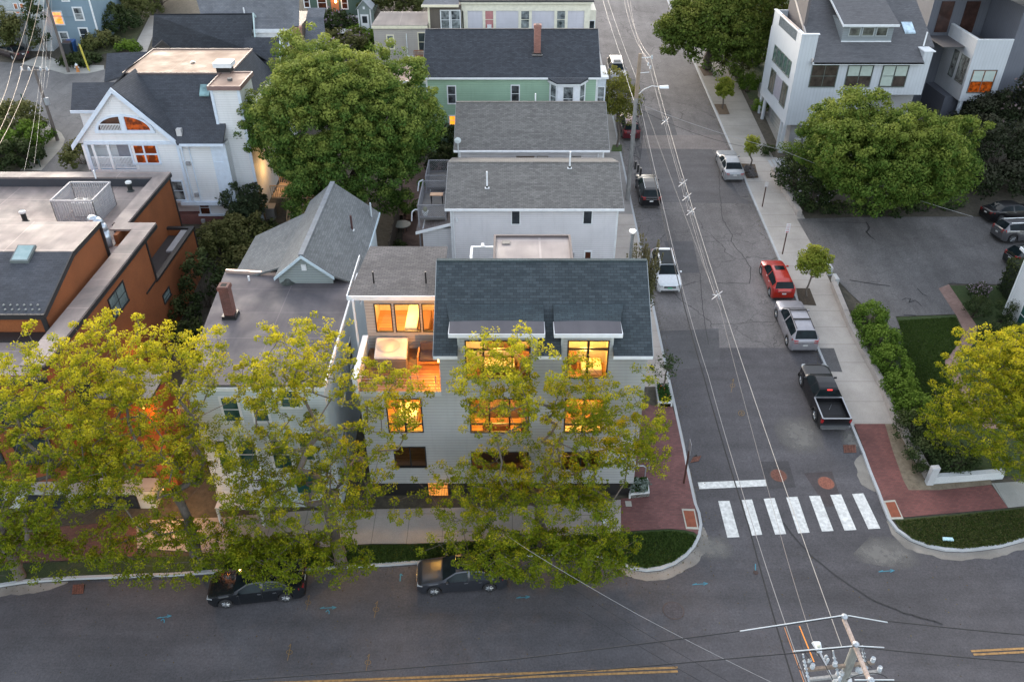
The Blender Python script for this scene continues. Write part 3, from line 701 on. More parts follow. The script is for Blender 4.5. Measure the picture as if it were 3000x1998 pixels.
frame_in(mh, O, FU, *L1, BK, (.5,), (), .07, .07); frame_in(mh, O, FU, *L2, BK, (.5,), (), .07, .07); frame_in(mh, O, FU, *L0, BK, (.5,), (), .07, .07)
# rooms
FLO = planks((.34, .17, .07), (.48, .26, .11), .12); WAL = plain((.66, .58, .44), .7); SOFA = plain((.10, .06, .05), .8)
def room(x0, x1, y0, y1, z0, z1, stuff, fl=FLO):
    m = MB(); m.poly([(x0, y0, z0), (x1, y0, z0), (x1, y1, z0), (x0, y1, z0)], fl); m.poly([(x0, y1, z0), (x1, y1, z0), (x1, y1, z1), (x0, y1, z1)], WAL)
    m.poly([(x0, y0, z1), (x0, y1, z1), (x1, y1, z1), (x1, y0, z1)], WAL); m.poly([(x0, y0, z0), (x0, y1, z0), (x0, y1, z1), (x0, y0, z1)], WAL); m.poly([(x1, y0, z0), (x1, y0, z1), (x1, y1, z1), (x1, y1, z0)], WAL)
    m.build('room', None, mh)
    for nm, q, mt in stuff: b = MB().box(*q); b.build(nm, mt, mh, bevel=.04)
LW = plain((.7, .6, .42), .6); WD = plain((.16, .07, .03), .5); RG = plain((.45, .36, .28), .9)
room(-2.68, 1.22, 34.13, 36.2, 8.6, 11.95, [('bed', (-1.7, .1, 35.0, 36.1, 8.7, 9.2), SOFA), ('bed_cover', (-1.75, .15, 34.9, 35.7, 9.2, 9.3), LW), ('cabinet', (.4, 1.0, 34.6, 35.9, 8.7, 9.9), WD), ('dark_wall_panel', (-1.4, .3, 36.1, 36.18, 9.6, 10.8), WD)])
room(2.56, 5.06, 34.13, 36.2, 8.6, 11.95, [('desk', (2.8, 3.5, 35.4, 36.1, 8.7, 9.5), WD), ('bed_cover', (3.7, 4.8, 34.9, 36.0, 8.7, 9.1), LW)])
room(-3.3, 1.9, 34.13, 38.5, 4.8, 8.2, [('sofa', (-1.9, .4, 36, 37, 4.8, 5.7), SOFA), ('coffee_table', (-1.5, -.2, 34.8, 35.5, 4.8, 5.3), WD), ('armchair', (.5, 1.3, 34.7, 35.6, 4.8, 5.6), SOFA)])
room(2.1, 6.5, 34.13, 38.5, 4.8, 8.2, [('dining_table', (2.9, 4.5, 35.2, 36.4, 5.45, 5.55), WD), ('rug', (2.5, 5, 34.4, 37.5, 4.81, 4.83), RG)])
room(-7.8, -3.5, 34.13, 38.5, 4.8, 8.1, [('kitchen_island', (-6.4, -5.3, 35.2, 36.4, 4.8, 5.7), LW), ('cupboard', (-7.7, -7.2, 34.6, 37.5, 4.8, 7), WD), ('chair', (-5.0, -4.5, 34.8, 35.3, 4.8, 5.6), WD)])
room(-3.3, 1.9, 34.13, 38, 1.7, 4.6, [('sofa', (-1.9, .4, 35.6, 36.6, 1.7, 2.5), SOFA)])
room(2.1, 6.5, 34.13, 38, 1.7, 4.6, []); room(-7.8, -3.5, 34.13, 38, 1.7, 4.6, [])
for i, (p, e, r_) in enumerate((((-.8, 35.2, 11.5), 520, .2), ((3.9, 35.1, 11.6), 640, .2), ((-.7, 35.0, 7.5), 760, .2), ((3.9, 34.9, 7.5), 980, .16), ((-5.6, 34.9, 7.5), 1200, .16), ((-1, 36.6, 4.3), 30, .2))):
    lamp('room_light', p, e, WARM, r_)
# wing with roof deck
YW = 38.
KW = [(-7.6, -6.62, 9.4, 11.27), (-6.5, -5.08, 9.4, 11.27), (-4.98, -3.8, 9.4, 11.27)]
mb = MB(); wall_open(mb, (0, YW, 0), FU, -8.1, -3.76, 8.25, 12.0, KW, siding((.42, .40, .38), .2, dark=.6), jm=BK)
mb.poly([(-8.1, YW, 8.25), (-8.1, 42.2, 8.25), (-8.1, 42.2, 12.), (-8.1, YW, 12.)], siding((.42, .40, .38), .2)); mb.build('wing_wall', None, mh)
for k in KW: frame_in(mh, (0, YW, 0), FU, *k, BK, (), (), .06)
room(-8.0, -3.8, 38.13, 41.9, 8.35, 11.8, [('kitchen_counter', (-6.1, -5.4, 38.6, 41.2, 8.35, 9.3), plain((.85, .8, .7), .3)), ('stair_block', (-5.35, -4.7, 38.6, 40.6, 8.35, 9.2), WD), ('sofa', (-7.6, -6.6, 38.5, 39.1, 8.35, 9.0), WD)])
lamp('room_light', (-5.9, 39.6, 11.3), 620, (1, .55, .15), .12); lamp('room_light', (-7.2, 39.2, 11.2), 240, (1, .5, .12), .2)
MB().slab([(-8.85, 37.55, 12.02), (-3.76, 37.55, 12.02), (-3.76, 42.4, 12.45), (-8.3, 42.4, 12.45)], .14).build('wing_roof', shingle((.115, .105, .105), (.16, .145, .14), .3, .14), mh)
MB().box(-8.88, -3.76, 37.48, 37.55, 11.8, 12.06).box(-8.9, -8.85, 37.5, 42, 11.85, 12.1).build('wing_fascia', WHITE(), mh)
MB().box(-8.6, -8.5, 37.3, 37.42, 8., 11.9).build('downspout', WHITE(), mh)
for px, py in ((1095, 825), (1248, 825)):
    p = atz(px, py, 12.25); pipe(mh, p, .62, .045, DARK(), False)
MB().box(-8.08, -3.76, YF+.02, 37.98, 8.12, 8.3).build('deck', planks((.16, .075, .035), (.26, .13, .06), .14), mh)
MB().box(-8.35, -8.1, YF-.02, 37.9, 7.9, 9.15).box(-8.38, -8.07, YF-.04, 37.95, 9.15, 9.22).build('parapet', WHITE(), mh)
MB().box(-8.12, -3.74, YF-.04, YF-.005, 8.05, 8.34).build('deck_fascia', siding((.5, .52, .52), 5.), mh)
for x in (-7.9, -6.6, -5.3, -4.0): MB().box(x-.02, x+.02, YF+.04, YF+.08, 8.3, 9.3, STEEL()).build('railing_post', None, mh)
m = MB()
for z in (8.5, 8.7, 8.9, 9.1, 9.28): m.tube((-8.05, YF+.06, z), (-3.8, YF+.06, z), .006, n=4)
m.build('railing_cable', STEEL(), mh)
lamp('deck_lamp', (-4.25, 35.2, 9.5), 420, (1, .36, .03), .08)
MB().box(-3.93, -3.78, 34.85, 34.95, 9.6, 9.8).build('deck_light', glow((1, .5, .12), 9., (1, .45, .1)), mh)
# penthouse on the back slope, terrace frame, flue
PM = membrane((.24, .205, .20), (.36, .31, .295), .6, 6., .7)
m = MB().box(-1.0, 3.45, 40.2, 44.45, 8, 11.95, MS); m.build('penthouse', None, mh)
MB().box(-1.05, 3.5, 40.15, 44.5, 11.955, 11.975).build('penthouse_roof', PM, mh)
m = MB()
for q in ((-1.1, 3.55, 44.42, 44.56), (-1.1, 3.55, 40.1, 40.24), (-1.1, -.97, 40.24, 44.42), (3.42, 3.55, 40.24, 44.42)): m.box(*q, 11.9, 12.1)
m.build('parapet_edge', plain((.13, .105, .10), .7), mh)
MB().box(-.6, -.12, 43.5, 43.95, 11.975, 12.03).build('roof_drain', plain((.12, .115, .11), .6), mh)
a = atz(1380, 722, 11.); b = atz(1448, 722, 11.)
MB().box(a.x, b.x, a.y-.12, a.y+.02, 10.9, 11.02).box(a.x-.02, a.x+.13, a.y-3, a.y-.12, 10.9, 11.02).box((a.x+b.x)/2-.1, (a.x+b.x)/2+.1, a.y-.25, a.y+.2, 11.02, 11.12).build('terrace_frame', WHITE(), mh)
MB().box(a.x+.15, b.x, a.y-2.9, a.y-.15, 9.4, 9.5).build('terrace_floor', planks((.2, .17, .15), (.28, .24, .21), .14), mh)
p = aty(1846, 760, 40.5); m = MB().tube((p.x, 40.5, 11.5), (p.x, 40.5, 14.15), .1, n=14, m=CHROME()).tube((p.x, 40.5, 14.15), (p.x, 40.5, 14.3), .13, n=14, m=CHROME()).tube((p.x, 40.5, 14.42), (p.x, 40.5, 14.46), .22, .2, n=16, m=CHROME())
for s in (-1, 1): m.tube((p.x+.1*s, 40.5, 14.2), (p.x+.12*s, 40.5, 14.43), .012, n=5, m=CHROME())
m.build('flue_pipe', None, mh)
# things on the deck
t = thing('hot_tub', 'covered white marbled hot tub on the roof deck', 'hot tub', (-6.6, 36.6, 8.3))
A = [atz(1096, 1048, 9.15), atz(1192, 1048, 9.15), atz(1197, 987, 9.15), atz(1103, 987, 9.15)]
m = MB().hexa([(p.x, p.y, 8.31) for p in A], [(p.x, p.y, 9.0) for p in A]); m.build('cabinet', plain((.13, .11, .10), .6), t, bevel=.08)
m = MB().hexa([(p.x*1.004, p.y, 9.0) for p in A], [(p.x, p.y, 9.16) for p in A]); m.build('cover', plain((.62, .55, .50), .35, 0, .18, 1.2), t, bevel=.06)
cx, cy = sum(p.x for p in A)/4, sum(p.y for p in A)/4
MB().lathe([(.62, 0), (.66, .012), (.5, .02), (.01, .02)], (cx-.2, cy+.1, 9.16), n=24).build('cover_inlay', plain((.42, .40, .38), .3), t)
t = thing('outdoor_sofa', 'dark cushioned outdoor sofa with orange wood arms under the lit deck windows', 'sofa', (-4.6, 36.9, 8.3))
MB().box(-5.1, -3.95, 36.3, 37.1, 8.6, 8.8).build('seat', plain((.03, .026, .05), .8), t, bevel=.04); MB().box(-5.1, -3.95, 37.1, 37.28, 8.75, 9.3).build('backrest', plain((.03, .026, .05), .8), t, bevel=.04)
m = MB().box(-5.2, -5.12, 36.2, 37.2, 8.9, 8.95).box(-5.2, -5.12, 36.2, 36.28, 8.3, 8.9).box(-5.2, -5.12, 37.12, 37.2, 8.3, 8.9).box(-5.12, -3.95, 36.22, 36.28, 8.5, 8.58); m.build('wood_frame', plain((.38, .15, .05), .5), t)
# ---------------------------------------------------------------- white clapboard house behind it
def gable(root, x0, x1, y0, y1, zb, ze, zr, wm, rm, ov=.35, side=.3, t=.13, trim=None, ridge=None, wallname='wall'):
    ymid = (y0+y1)/2 if ridge is None else ridge; s = (zr-ze)/(ymid-y0+ov); zw = ze+s*ov
    m = MB()
    m.poly([(x0, y0, zb), (x1, y0, zb), (x1, y0, zw-.1), (x0, y0, zw-.1)], wm); m.poly([(x1, y1, zb), (x0, y1, zb), (x0, y1, zw-.1), (x1, y1, zw-.1)], wm)
    m.poly([(x1, y0, zb), (x1, y1, zb), (x1, y1, zw-.1), (x1, ymid, zr-.12), (x1, y0, zw-.1)], wm); m.poly([(x0, y1, zb), (x0, y0, zb), (x0, y0, zw-.1), (x0, ymid, zr-.12), (x0, y1, zw-.1)], wm)
    m.build(wallname, None, root)
    r = MB().slab([(x0-side, y0-ov, ze), (x1+side, y0-ov, ze), (x1+side, ymid, zr), (x0-side, ymid, zr)], t).slab([(x0-side, ymid, zr), (x1+side, ymid, zr), (x1+side, y1+ov, ze), (x0-side, y1+ov, ze)], t)
    ro = r.build('roof', rm, root)
    T = trim or WHITE(); q = MB().box(x0-side-.02, x1+side+.02, y0-ov-.09, y0-ov, ze-.16, ze-.01, T)
    for x in (x0-side-.03, x1+side):
        for ya, za, yb, zb_ in ((y0-ov, ze, ymid, zr), (ymid, zr, y1+ov, ze)):
            q.hexa([(x, ya, za-.14), (x+.03, ya, za-.14), (x+.03, yb, zb_-.14), (x, yb, zb_-.14)], [(x, ya, za-.01), (x+.03, ya, za-.01), (x+.03, yb, zb_-.01), (x, yb, zb_-.01)], plain((.3, .3, .3), .6))
    q.box(x0-.03, x0+.1, y0-.03, y0-.002, zb, zw-.15, T); q.box(x1-.1, x1+.03, y0-.03, y0-.002, zb, zw-.15, T)
    q.build('trim', None, root); MB().box(x0-side, x1+side, ymid-.11, ymid+.11, zr-.05, zr+.025).build('ridge_cap', rm, ro)
    return lambda y: ze+(y-(y0-ov))*s
SG = shingle((.118, .112, .106), (.178, .17, .16), .3, .15, .6, .1)
LS = siding((.74, .73, .76), .16, dark=.68)
h2 = thing('clapboard_house', 'white clapboard house with grey shingle roof just behind the teal roofed house', 'house', (1.7, 57, 2.5))
zf = gable(h2, -4.35, 7.5, 52.75, 61.3, 1.5, 10.05, 11.6, LS, SG, .35, .35)
for q in ((1500, 619, 1522, 656), (1710, 617, 1733, 655)):
    window(h2, (0, 52.75, 0), FU, *fx(*q, 52.75), WHITE(), GL(), .08)
q = fx(1714, 738, 1730, 765, 52.75); window(h2, (0, 52.75, 0), FU, *q, WHITE(), GLR(), .1, cols=1)
q = fx(1675, 740, 1682, 752, 52.75); MB().box(q[0], q[1], 52.6, 52.74, q[2], q[3]).build('wall_vent', plain((.3, .3, .31), .6), h2)
q = fx(1336, 640, 1342, 648, 52.75); MB().box(q[0], q[1], 52.62, 52.74, q[2], q[3]).build('wall_light', WHITE(), h2)
for px, py, h in ((1427, 548, 1.5), (1668, 515, 1.5)):
    p = atz(px, py, 10.8); p.z = zf(p.y); pipe(h2, p, 1.25, .06)
MB().box(-4.2, -4.12, 52.6, 52.74, 2, 9.9).build('downspout', WHITE(), h2)
# lean-to and decks on its left
m = MB().box(-6.45, -4.36, 53.0, 60, 1.5, 8.2, siding((.60, .60, .62), .16)); m.build('lean_to', None, h2)
MB().slab([(-6.9, 52.8, 8.05), (-4.36, 52.8, 8.75), (-4.36, 60, 8.75), (-6.9, 60, 8.05)], .12).build('lean_to_roof', shingle((.16, .13, .125), (.2, .17, .16)), h2)
MB().hexa([(-6.92, 52.72, 7.85), (-4.36, 52.72, 8.55), (-4.36, 52.8, 8.55), (-6.92, 52.8, 7.85)], [(-6.92, 52.72, 8.05), (-4.36, 52.72, 8.75), (-4.36, 52.8, 8.75), (-6.92, 52.8, 8.05)]).build('lean_to_fascia', WHITE(), h2)
GW = plain((.2, .2, .215), .8)
def lattice_deck(root, x0, x1, y0, y1, z, h=1.):
    dk = MB().box(x0, x1, y0, y1, z-.15, z).build('deck', planks((.12, .115, .115), (.18, .17, .165), .14, along='x'), root)
    m = MB()
    for x, y in ((x0, y0), (x1, y0), (x0, y1), (x0, (y0+y1)/2), (x1, y1)): m.box(x-.05, x+.05, y-.05, y+.05, z-3, z+h+.02)
    for a, b in (((x0, y0), (x1, y0)), ((x0, y0), (x0, y1)), ((x0, y1), (x1, y1))):
        A = Vector((*a, z)); B = Vector((*b, z))
        for zz in (.06, h): m.tube(A+Vector((0, 0, zz)), B+Vector((0, 0, zz)), .045, n=4)
        L = (B-A).length; n = int(L/.17)
        for k in range(-6, n):
            for s in (0, 1):
                t0 = k*.17; p0, p1 = max(0, t0), min(L, t0+h)
                if p1 <= p0: continue
                z0, z1 = (p0-t0), (p1-t0)
                if s: z0, z1 = h-z0, h-z1
                m.tube(A+(B-A)*(p0/L)+Vector((0, 0, z0)), A+(B-A)*(p1/L)+Vector((0, 0, z1)), .012, n=3, cap=False)
    m.build('lattice_railing', GW, root)
lattice_deck(h2, -6.7, -4.75, 53.4, 57.6, 8.85, 1.0); lattice_deck(h2, -6.6, -4.8, 58.6, 61.6, 8.85, 1.0)
m = MB().path([(-7.2, 53.2, 8.7), (-7.15, 53.3, 9.35), (-6.95, 53.4, 9.5), (-6.7, 53.4, 9.5)], .05).path([(-7.1, 57.2, 9.2), (-7.0, 57.4, 9.85), (-6.7, 57.6, 9.95)], .05); m.build('stair_handrail', plain((.5, .52, .55), .5), h2)
t = thing('deck_table', 'pale orange square table on the grey lattice deck', 'table', (-5.6, 56, 8.85)); MB().box(-6.05, -5.1, 55.7, 56.2, 9.5, 9.55).build('tabletop', plain((.55, .33, .2), .6), t)
m = MB()
for x in (-5.98, -5.17):
    for y in (55.75, 56.15): m.box(x-.03, x+.03, y-.03, y+.03, 8.85, 9.5)
m.build('table_frame', DARK(), t)
t = thing('deck_planter', 'white flower pot in the front corner of the lattice deck', 'flower pot', (-6.25, 53.8, 8.85)); MB().lathe([(.15, 0), (.22, .35), (.24, .35), (.2, .33), (.02, .33)], (-6.25, 53.8, 8.85)).build('pot', WHITE(), t)
MB().lathe([(.1, .33), (.2, .45), (.12, .62), (.01, .66)], (-6.25, 53.8, 8.85), n=7).build('plant', plain((.2, .2, .12), .9), t)
# ---------------------------------------------------------------- second grey roof
h3 = thing('long_roof_house', 'low house with plain grey shingle roof between the green house and the white clapboard house', 'house', (1.7, 68, 3.5))
gable(h3, -4.3, 7.5, 63.7, 72.6, 2.5, 10.0, 12.35, siding((.55, .54, .55), .16), SG, .4, .4)
for a, b, mt in ((1514, 1564, GLR()), (1575, 1604, glass((.25, .24, .22), .3)), (1678, 1700, GLB())):
    q = fx(a, 446, b, 470, 63.7); window(h3, (0, 63.7, 0), FU, q[0], q[1], 7.2, 9.3, plain((.2, .18, .16), .6), mt, .06, rows=(.55,))
q = aty(1343, 450, 63.3); m = MB().tube((q.x, 63.2, 9.0), (q.x, 63.2, 11.1), .035, n=6); m.lathe([(.05, -.06), (.27, 0), (.05, .02)], (q.x, 63.1, 10.9), axis='y', n=14); m.build('satellite_dish', plain((.5, .55, .56), .4), h3)
m = MB().box(7.0, 7.06, 63.5, 63.6, 3, 9.6); m.build('downspout', WHITE(), h3)
p = atz(1569, 301, 12.3); pipe(h3, (p.x, 68.6, 12.2), .7, .06, flash=False)
# ---------------------------------------------------------------- green house
gh = thing('green_house', 'mint green clapboard house with dark shingle roof, brick chimney and white bay', 'house', (0, 80, 4.5))
GS = siding((.33, .49, .36), .17, dark=.72); DS = shingle((.030, .034, .043), (.052, .058, .07), .3, .15, .5, .1)
zf = gable(gh, -7.95, 7.9, 76.05, 85.6, 3.5, 12.05, 15.1, GS, DS, .3, .28)
for q in ((1313, 254, 1334, 303), (1499, 252, 1520, 300)): window(gh, (0, 76.05, 0), FU, *fx(*q, 76.05), WHITE(), glass((.02, .02, .022), .1, (.1, .11, .12)), .1, rows=(.52,))
q = fx(1318, 341, 1333, 365, 76.05); window(gh, (0, 76.05, 0), FU, *q, WHITE(), glow((1., .28, .02), 1.7, (1., .45, .03), 1.2), .1, rows=(.5,))
# canted bay
B = fx(1609, 238, 1715, 320, 76.05); bx0, bx1 = B[0], B[1]; m = MB(); yb = 75.15
ring = [(bx0, 76.04), (bx0+.75, yb), (bx1-.75, yb), (bx1, 76.04)]
m.hexa([(x, y, 4) for x, y in ring], [(x, y, 11.85) for x, y in ring]); bay = m.build('bay', plain((.78, .80, .84), .5), gh)
m = MB().slab([(bx0-.25, 75.76, 12.06), (bx0+.6, yb-.35, 11.85), (bx1-.6, yb-.35, 11.85), (bx1+.25, 75.76, 12.06)], .12); m.build('bay_roof', DS, bay)
MB().hexa([(bx0-.2, 75.9, 11.6), (bx0+.6, yb-.3, 11.6), (bx1-.6, yb-.3, 11.6), (bx1+.2, 75.9, 11.6)], [(bx0-.2, 75.9, 11.78), (bx0+.6, yb-.3, 11.73), (bx1-.6, yb-.3, 11.73), (bx1+.2, 75.9, 11.78)]).build('bay_fascia', WHITE(), bay)
window(gh, (0, yb, 0), FU, (bx0+bx1)/2-.42, (bx0+bx1)/2+.45, 9.2, 11.35, WHITE(), GLB(), .1, rows=(.5,))
for s, (a, b) in ((1, (ring[0], ring[1])), (-1, (ring[2], ring[3]))):
    A = Vector((*a, 0)); Bv = Vector((*b, 0)); u = (Bv-A).normalized(); n = Vector((u.y, -u.x, 0)); L = (Bv-A).length
    window(gh, A, (u, n), L/2-.34, L/2+.34, 9.3, 11.4, WHITE(), GLB(), .08, rows=(.5,))
p = atz(1574, 142, 14.); p.z = zf(p.y); chimney(gh, p.x, p.y, p.z-.25, 16.1, .62, .6); MB().box(p.x-.5, p.x+.5, p.y-.45, p.y+.35, p.z-.14, p.z-.06).build('chimney_base_flashing', CHROME(), gh)
# corner bay to the street
q0 = aty(1750, 240, 76.05); m = MB().box(7.9, 8.75, 76.3, 79.5, 3.5, 11.8, plain((.55, .6, .66), .5)); m.build('side_bay', None, gh)
window(gh, (0, 76.3, 0), FU, 8.05, 8.62, 9.1, 11.0, WHITE(), GLB(), .07, rows=(.5,)); MB().box(7.85, 8.95, 76.1, 79.7, 11.8, 12.0).build('side_bay_roof', WHITE(), gh)
# low addition with the pink flat roof
m = MB().box(-14.1, -8.2, 79.2, 84.2, 3.5, 10.6, GS).build('addition', None, gh); MB().box(-14.2, -8.25, 79.1, 84.3, 10.6, 10.7).build('addition_roof', membrane((.30, .21, .18), (.36, .26, .22), .85, 3, .5), gh); MB().box(-14.25, -8.22, 79.0, 79.1, 10.45, 10.72).build('addition_fascia', WHITE(), gh)
# ---------------------------------------------------------------- lavender house and its neighbours at the top
lv = thing('lavender_house', 'pale lavender house with cream trim and tall windows at the top of the picture', 'house', (2, 96, 6))
LV = siding((.62, .60, .66), .16, dark=.85); CR = plain((.74, .70, .58), .6)
MB().box(-5.3, 8.3, 92, 101, 4, 14.9, LV).build('wall', None, lv)
m = MB().box(-5.6, 8.7, 91.5, 101.5, 15.15, 15.35, shingle((.06, .06, .065), (.08, .08, .085))); m.build('roof', None, lv)
m = MB().box(-5.4, 8.4, 91.88, 92, 14.2, 15.14, CR).box(-5.5, 8.55, 91.6, 91.88, 14.95, 15.14, CR)
for x in (-5.35, 7.75): m.box(x, x+.6, 91.9, 91.995, 4, 14.2, CR)
m.box(-5.4, -5.2, 91.9, 92, 4, 14.2, CR); m.build('frieze', None, lv)
for i, px in enumerate((1433, 1538, 1643)):
    q = fx(px-11, 33, px+12, 83, 92); mm = (glass((.45, .2, .2), .2, (.55, .25, .25)), GLB(), GLB())[i]
    window(lv, (0, 92, 0), FU, *q, CR, mm, .3, rows=(.5,), out=.09)
    if i == 0: MB().box(q[0]+.2, q[1]-.2, 91.6, 91.95, q[2], q[2]+.38).build('air_conditioner', WHITE(), lv)
m = MB().box(8.3, 9.1, 93, 97, 4, 14, CR); m.build('side_bay', None, lv); window(lv, (0, 93, 0), FU, 8.45, 8.95, 10.2, 12.9, WHITE(), GL(), .08, rows=(.5,))
sw = thing('shingled_wing', 'small brown shingle wing with double window beside the lavender house', 'house', (-7.2, 92.5, 6))
MB().box(-8.9, -5.45, 91.4, 97, 4, 14.9, siding((.14, .115, .095), .12, dark=.6, var=.3)).build('wall', None, sw)
m = MB().slab([(-9.5, 90.9, 15.0), (-5.62, 90.9, 15.0), (-5.62, 97, 17), (-8.2, 97, 17)], .14); m.build('roof', shingle((.16, .16, .175), (.2, .2, .215)), sw)
MB().box(-9.55, -5.62, 90.8, 90.9, 14.8, 15.03).box(-8.95, -8.75, 91.34, 91.39, 4, 14.8).build('trim', CREAM(), sw)
for a, b in ((1293, 1316), (1323, 1347)): window(sw, (0, 91.4, 0), FU, *fx(a, 33, b, 85, 91.4), WHITE(), GLB(), .11, rows=(.5,))
tn = thing('tan_house', 'small tan flat roofed house at the top between the trees', 'house', (-12, 91, 6))
q = fx(1097, 80, 1253, 170, 90.5); TS = siding((.44, .40, .37), .2, dark=.82)
MB().box(q[0], q[1], 90.5, 96.5, 4, 13.05, TS).build('wall', None, tn); m = MB().slab([(q[0]-.15, 90.35, 13.1), (q[1]+.1, 90.35, 13.1), (q[1]+.1, 94.4, 13.5), (q[0]+.3, 94.4, 13.5)], .1); m.build('roof', membrane((.20, .175, .165), (.26, .23, .21), .85, 3, .5), tn)
MB().box(q[0]-.12, q[1]+.1, 90.3, 90.48, 12.75, 13.05).build('cornice', CREAM(), tn)
window(tn, (0, 90.5, 0), FU, *fx(1136, 106, 1152, 142, 90.5), CREAM(), GLB(), .13, rows=(.5,)); window(tn, (0, 90.5, 0), FU, *fx(1227, 98, 1246, 150, 90.5), CREAM(), GL(), .1, rows=(.5,))
a = aty(1190, 100, 90.4); b = aty(1195, 166, 90.4); MB().tube((a.x, 90.4, a.z), (a.x, 90.4, b.z), .05).tube((a.x, 90.4, b.z), (a.x+.9, 90.4, b.z), .05).build('downspout', WHITE(), tn)
a = fx(1216, 150, 1243, 168, 89.6); t = MB().box(a[0], a[1], 88.6, 90.45, a[2]-.2, a[2], plain((.25, .11, .06), .7))
for k in range(8): x = a[0]+(a[1]-a[0])*k/7; t.box(x-.03, x+.03, 88.6, 88.68, a[2], a[2]+.9, plain((.25, .11, .06), .7))
t.box(a[0], a[1], 88.58, 88.7, a[2]+.9, a[2]+.97, plain((.3, .14, .08), .7)); t.build('porch', None, tn)
# ---------------------------------------------------------------- blue-white house with the grey membrane roof
fh = thing('flat_roof_house', 'pale blue clapboard house with grey membrane roof and gabled shingle wing behind', 'house', (-13.5, 40, 1))
BS = siding((.60, .67, .71), .17, dark=.72); GR = shingle((.125, .132, .135), (.17, .178, .182), .3, .145, .7, .15)
P = [(-16.8, 33.3), (-9.72, 33.3), (-9.8, 44.5), (-17.9, 44.7)]
MB().hexa([(x, y, -.1) for x, y in P], [(x, y, 9.3) for x, y in P]).build('wall', BS, fh)
MB().slab([(x+(-.12 if x < -12 else .1), y+(-.15 if y < 40 else 0), 9.42) for x, y in P], .1).build('roof', membrane((.075, .07, .08), (.17, .145, .148), .75, 2.6, .85), fh)
m = MB().box(-17.0, -9.6, 33.02, 33.12, 9.1, 9.3, WHITE())
m.slab([(-9.63, 33.1, 9.5), (-9.53, 33.1, 9.5), (-9.6, 44.4, 9.5), (-9.7, 44.4, 9.5)], .25, WHITE()); m.build('eave_trim', None, fh)
a = atz(663, 797, 9.45); b = atz(816, 806, 9.45); MB().hexa([(a.x, a.y-.08, 9.4), (b.x, b.y-.08, 9.4), (b.x, b.y+.1, 9.4), (a.x, a.y+.1, 9.4)], [(a.x, a.y-.08, 9.62), (b.x, b.y-.08, 9.62), (b.x, b.y+.1, 9.62), (a.x, a.y+.1, 9.62)]).build('gutter', plain((.55, .42, .36), .45, .4), fh)
MB().tube((-16.2, 43.6, 9.4), (-16.2, 43.6, 9.75), .06).build('vent_pipe', WHITE(), fh)
p = G(677, 925); c0 = atz(677, 928, 9.4); chimney(fh, c0.x, c0.y, 9.35, 11.5, .55, .55, brick((.13, .045, .035), (.18, .07, .055), (.14, .11, .10), .21, .075)); MB().box(c0.x-.42, c0.x+.42, c0.y-.4, c0.y+.4, 9.43, 9.5).build('chimney_base', plain((.02, .025, .025), .5), fh)
c0 = atz(845, 825, 9.45); MB().lathe([(.5, 0), (.42, .03), (.3, .12), (.18, .3), (.06, .32)], (c0.x, c0.y, 9.43), n=16).build('roof_vent', plain((.06, .07, .065), .5, .3), fh)
# gabled wing
rx, rz = -12.6, 11.55
m = MB().box(-17.5, -9.85, 44.6, 49.9, 1, 8.9, BS); m.box(-14.2, -9.85, 49.9, 53.2, 1, 9.0, BS); m.poly([(-14.25, 43.3, 9.42), (-10.95, 43.3, 9.42), (-10.95, 43.3, 10.1), (rx, 43.3, 11.4), (-14.25, 43.3, 10.0)], siding((.33, .38, .38), .17)); m.build('wing_wall', None, fh)
r = MB(); r.slab([(-14.4, 43.0, 10.05), (rx, 43.0, rz), (rx, 53.6, rz), (-14.4, 53.6, 10.05)], .12); r.slab([(rx, 43.0, rz), (-10.8, 43.0, 10.1), (-9.55, 43.6, 9.2), (-9.55, 53.6, 9.2), (rx, 53.6, rz)], .12)
r.slab([(-17.65, 44.2, 8.95), (-14.3, 44.2, 10.05), (-14.3, 51.8, 10.05), (-17.65, 50.4, 8.95)], .12); r.build('wing_roof', GR, fh)
MB().box(rx-.16, rx+.16, 43.0, 53.6, rz-.06, rz+.03).build('ridge_cap', shingle((.19, .2, .22), (.21, .225, .24), .3, .3, .9, .05), fh)
m = MB()
for a, b in (((-14.45, 10.0), (rx, rz-.02)), ((rx, rz-.02), (-10.78, 10.05))): m.hexa([(a[0], 42.93, a[1]-.2), (b[0], 42.93, b[1]-.2), (b[0], 42.99, b[1]-.2), (a[0], 42.99, a[1]-.2)], [(a[0], 42.93, a[1]), (b[0], 42.93, b[1]), (b[0], 42.99, b[1]), (a[0], 42.99, a[1])])
m.box(-9.53, -9.47, 43.5, 53.6, 9.0, 9.2); m.build('rake_trim', plain((.5, .6, .66), .5), fh)
MB().box(rx-.15, rx+.15, 43.22, 43.29, 10.35, 10.75).build('gable_vent', WHITE(), fh)
p = Vector((-10.7, 49.3, 9.95)); MB().tube(p, p+Vector((0, 0, 1.1)), .07, n=8, m=plain((.07, .03, .03), .6)).box(p.x-.14, p.x+.14, p.y-.2, p.y+.1, p.z-.02, p.z+.06, WHITE()).build('vent_pipe', None, fh)
MB().tube((-9.9, 52.4, 9.4), (-9.9, 52.4, 10.5), .06).build('vent_pipe', plain((.5, .55, .58)), fh)
for y0, y1, z0, z1 in ((36.2, 37.2, 5.6, 7.2), (39.5, 40.4, 5.8, 7.3), (35, 36, 2.5, 4)): window(fh, (-9.72, 0, 0), EU, y0, y1, z0, z1, WHITE(), GL(), .09, rows=(.5,))
for y0, y1, z0, z1 in ((46.4, 47.2, 6.8, 8.2), (49.8, 50.7, 6.6, 8.1), (44.9, 45.5, 6.9, 8.1)): window(fh, (-9.85, 0, 0), EU, y0, y1, z0, z1, WHITE(), GLR(), .09, rows=(.5,))
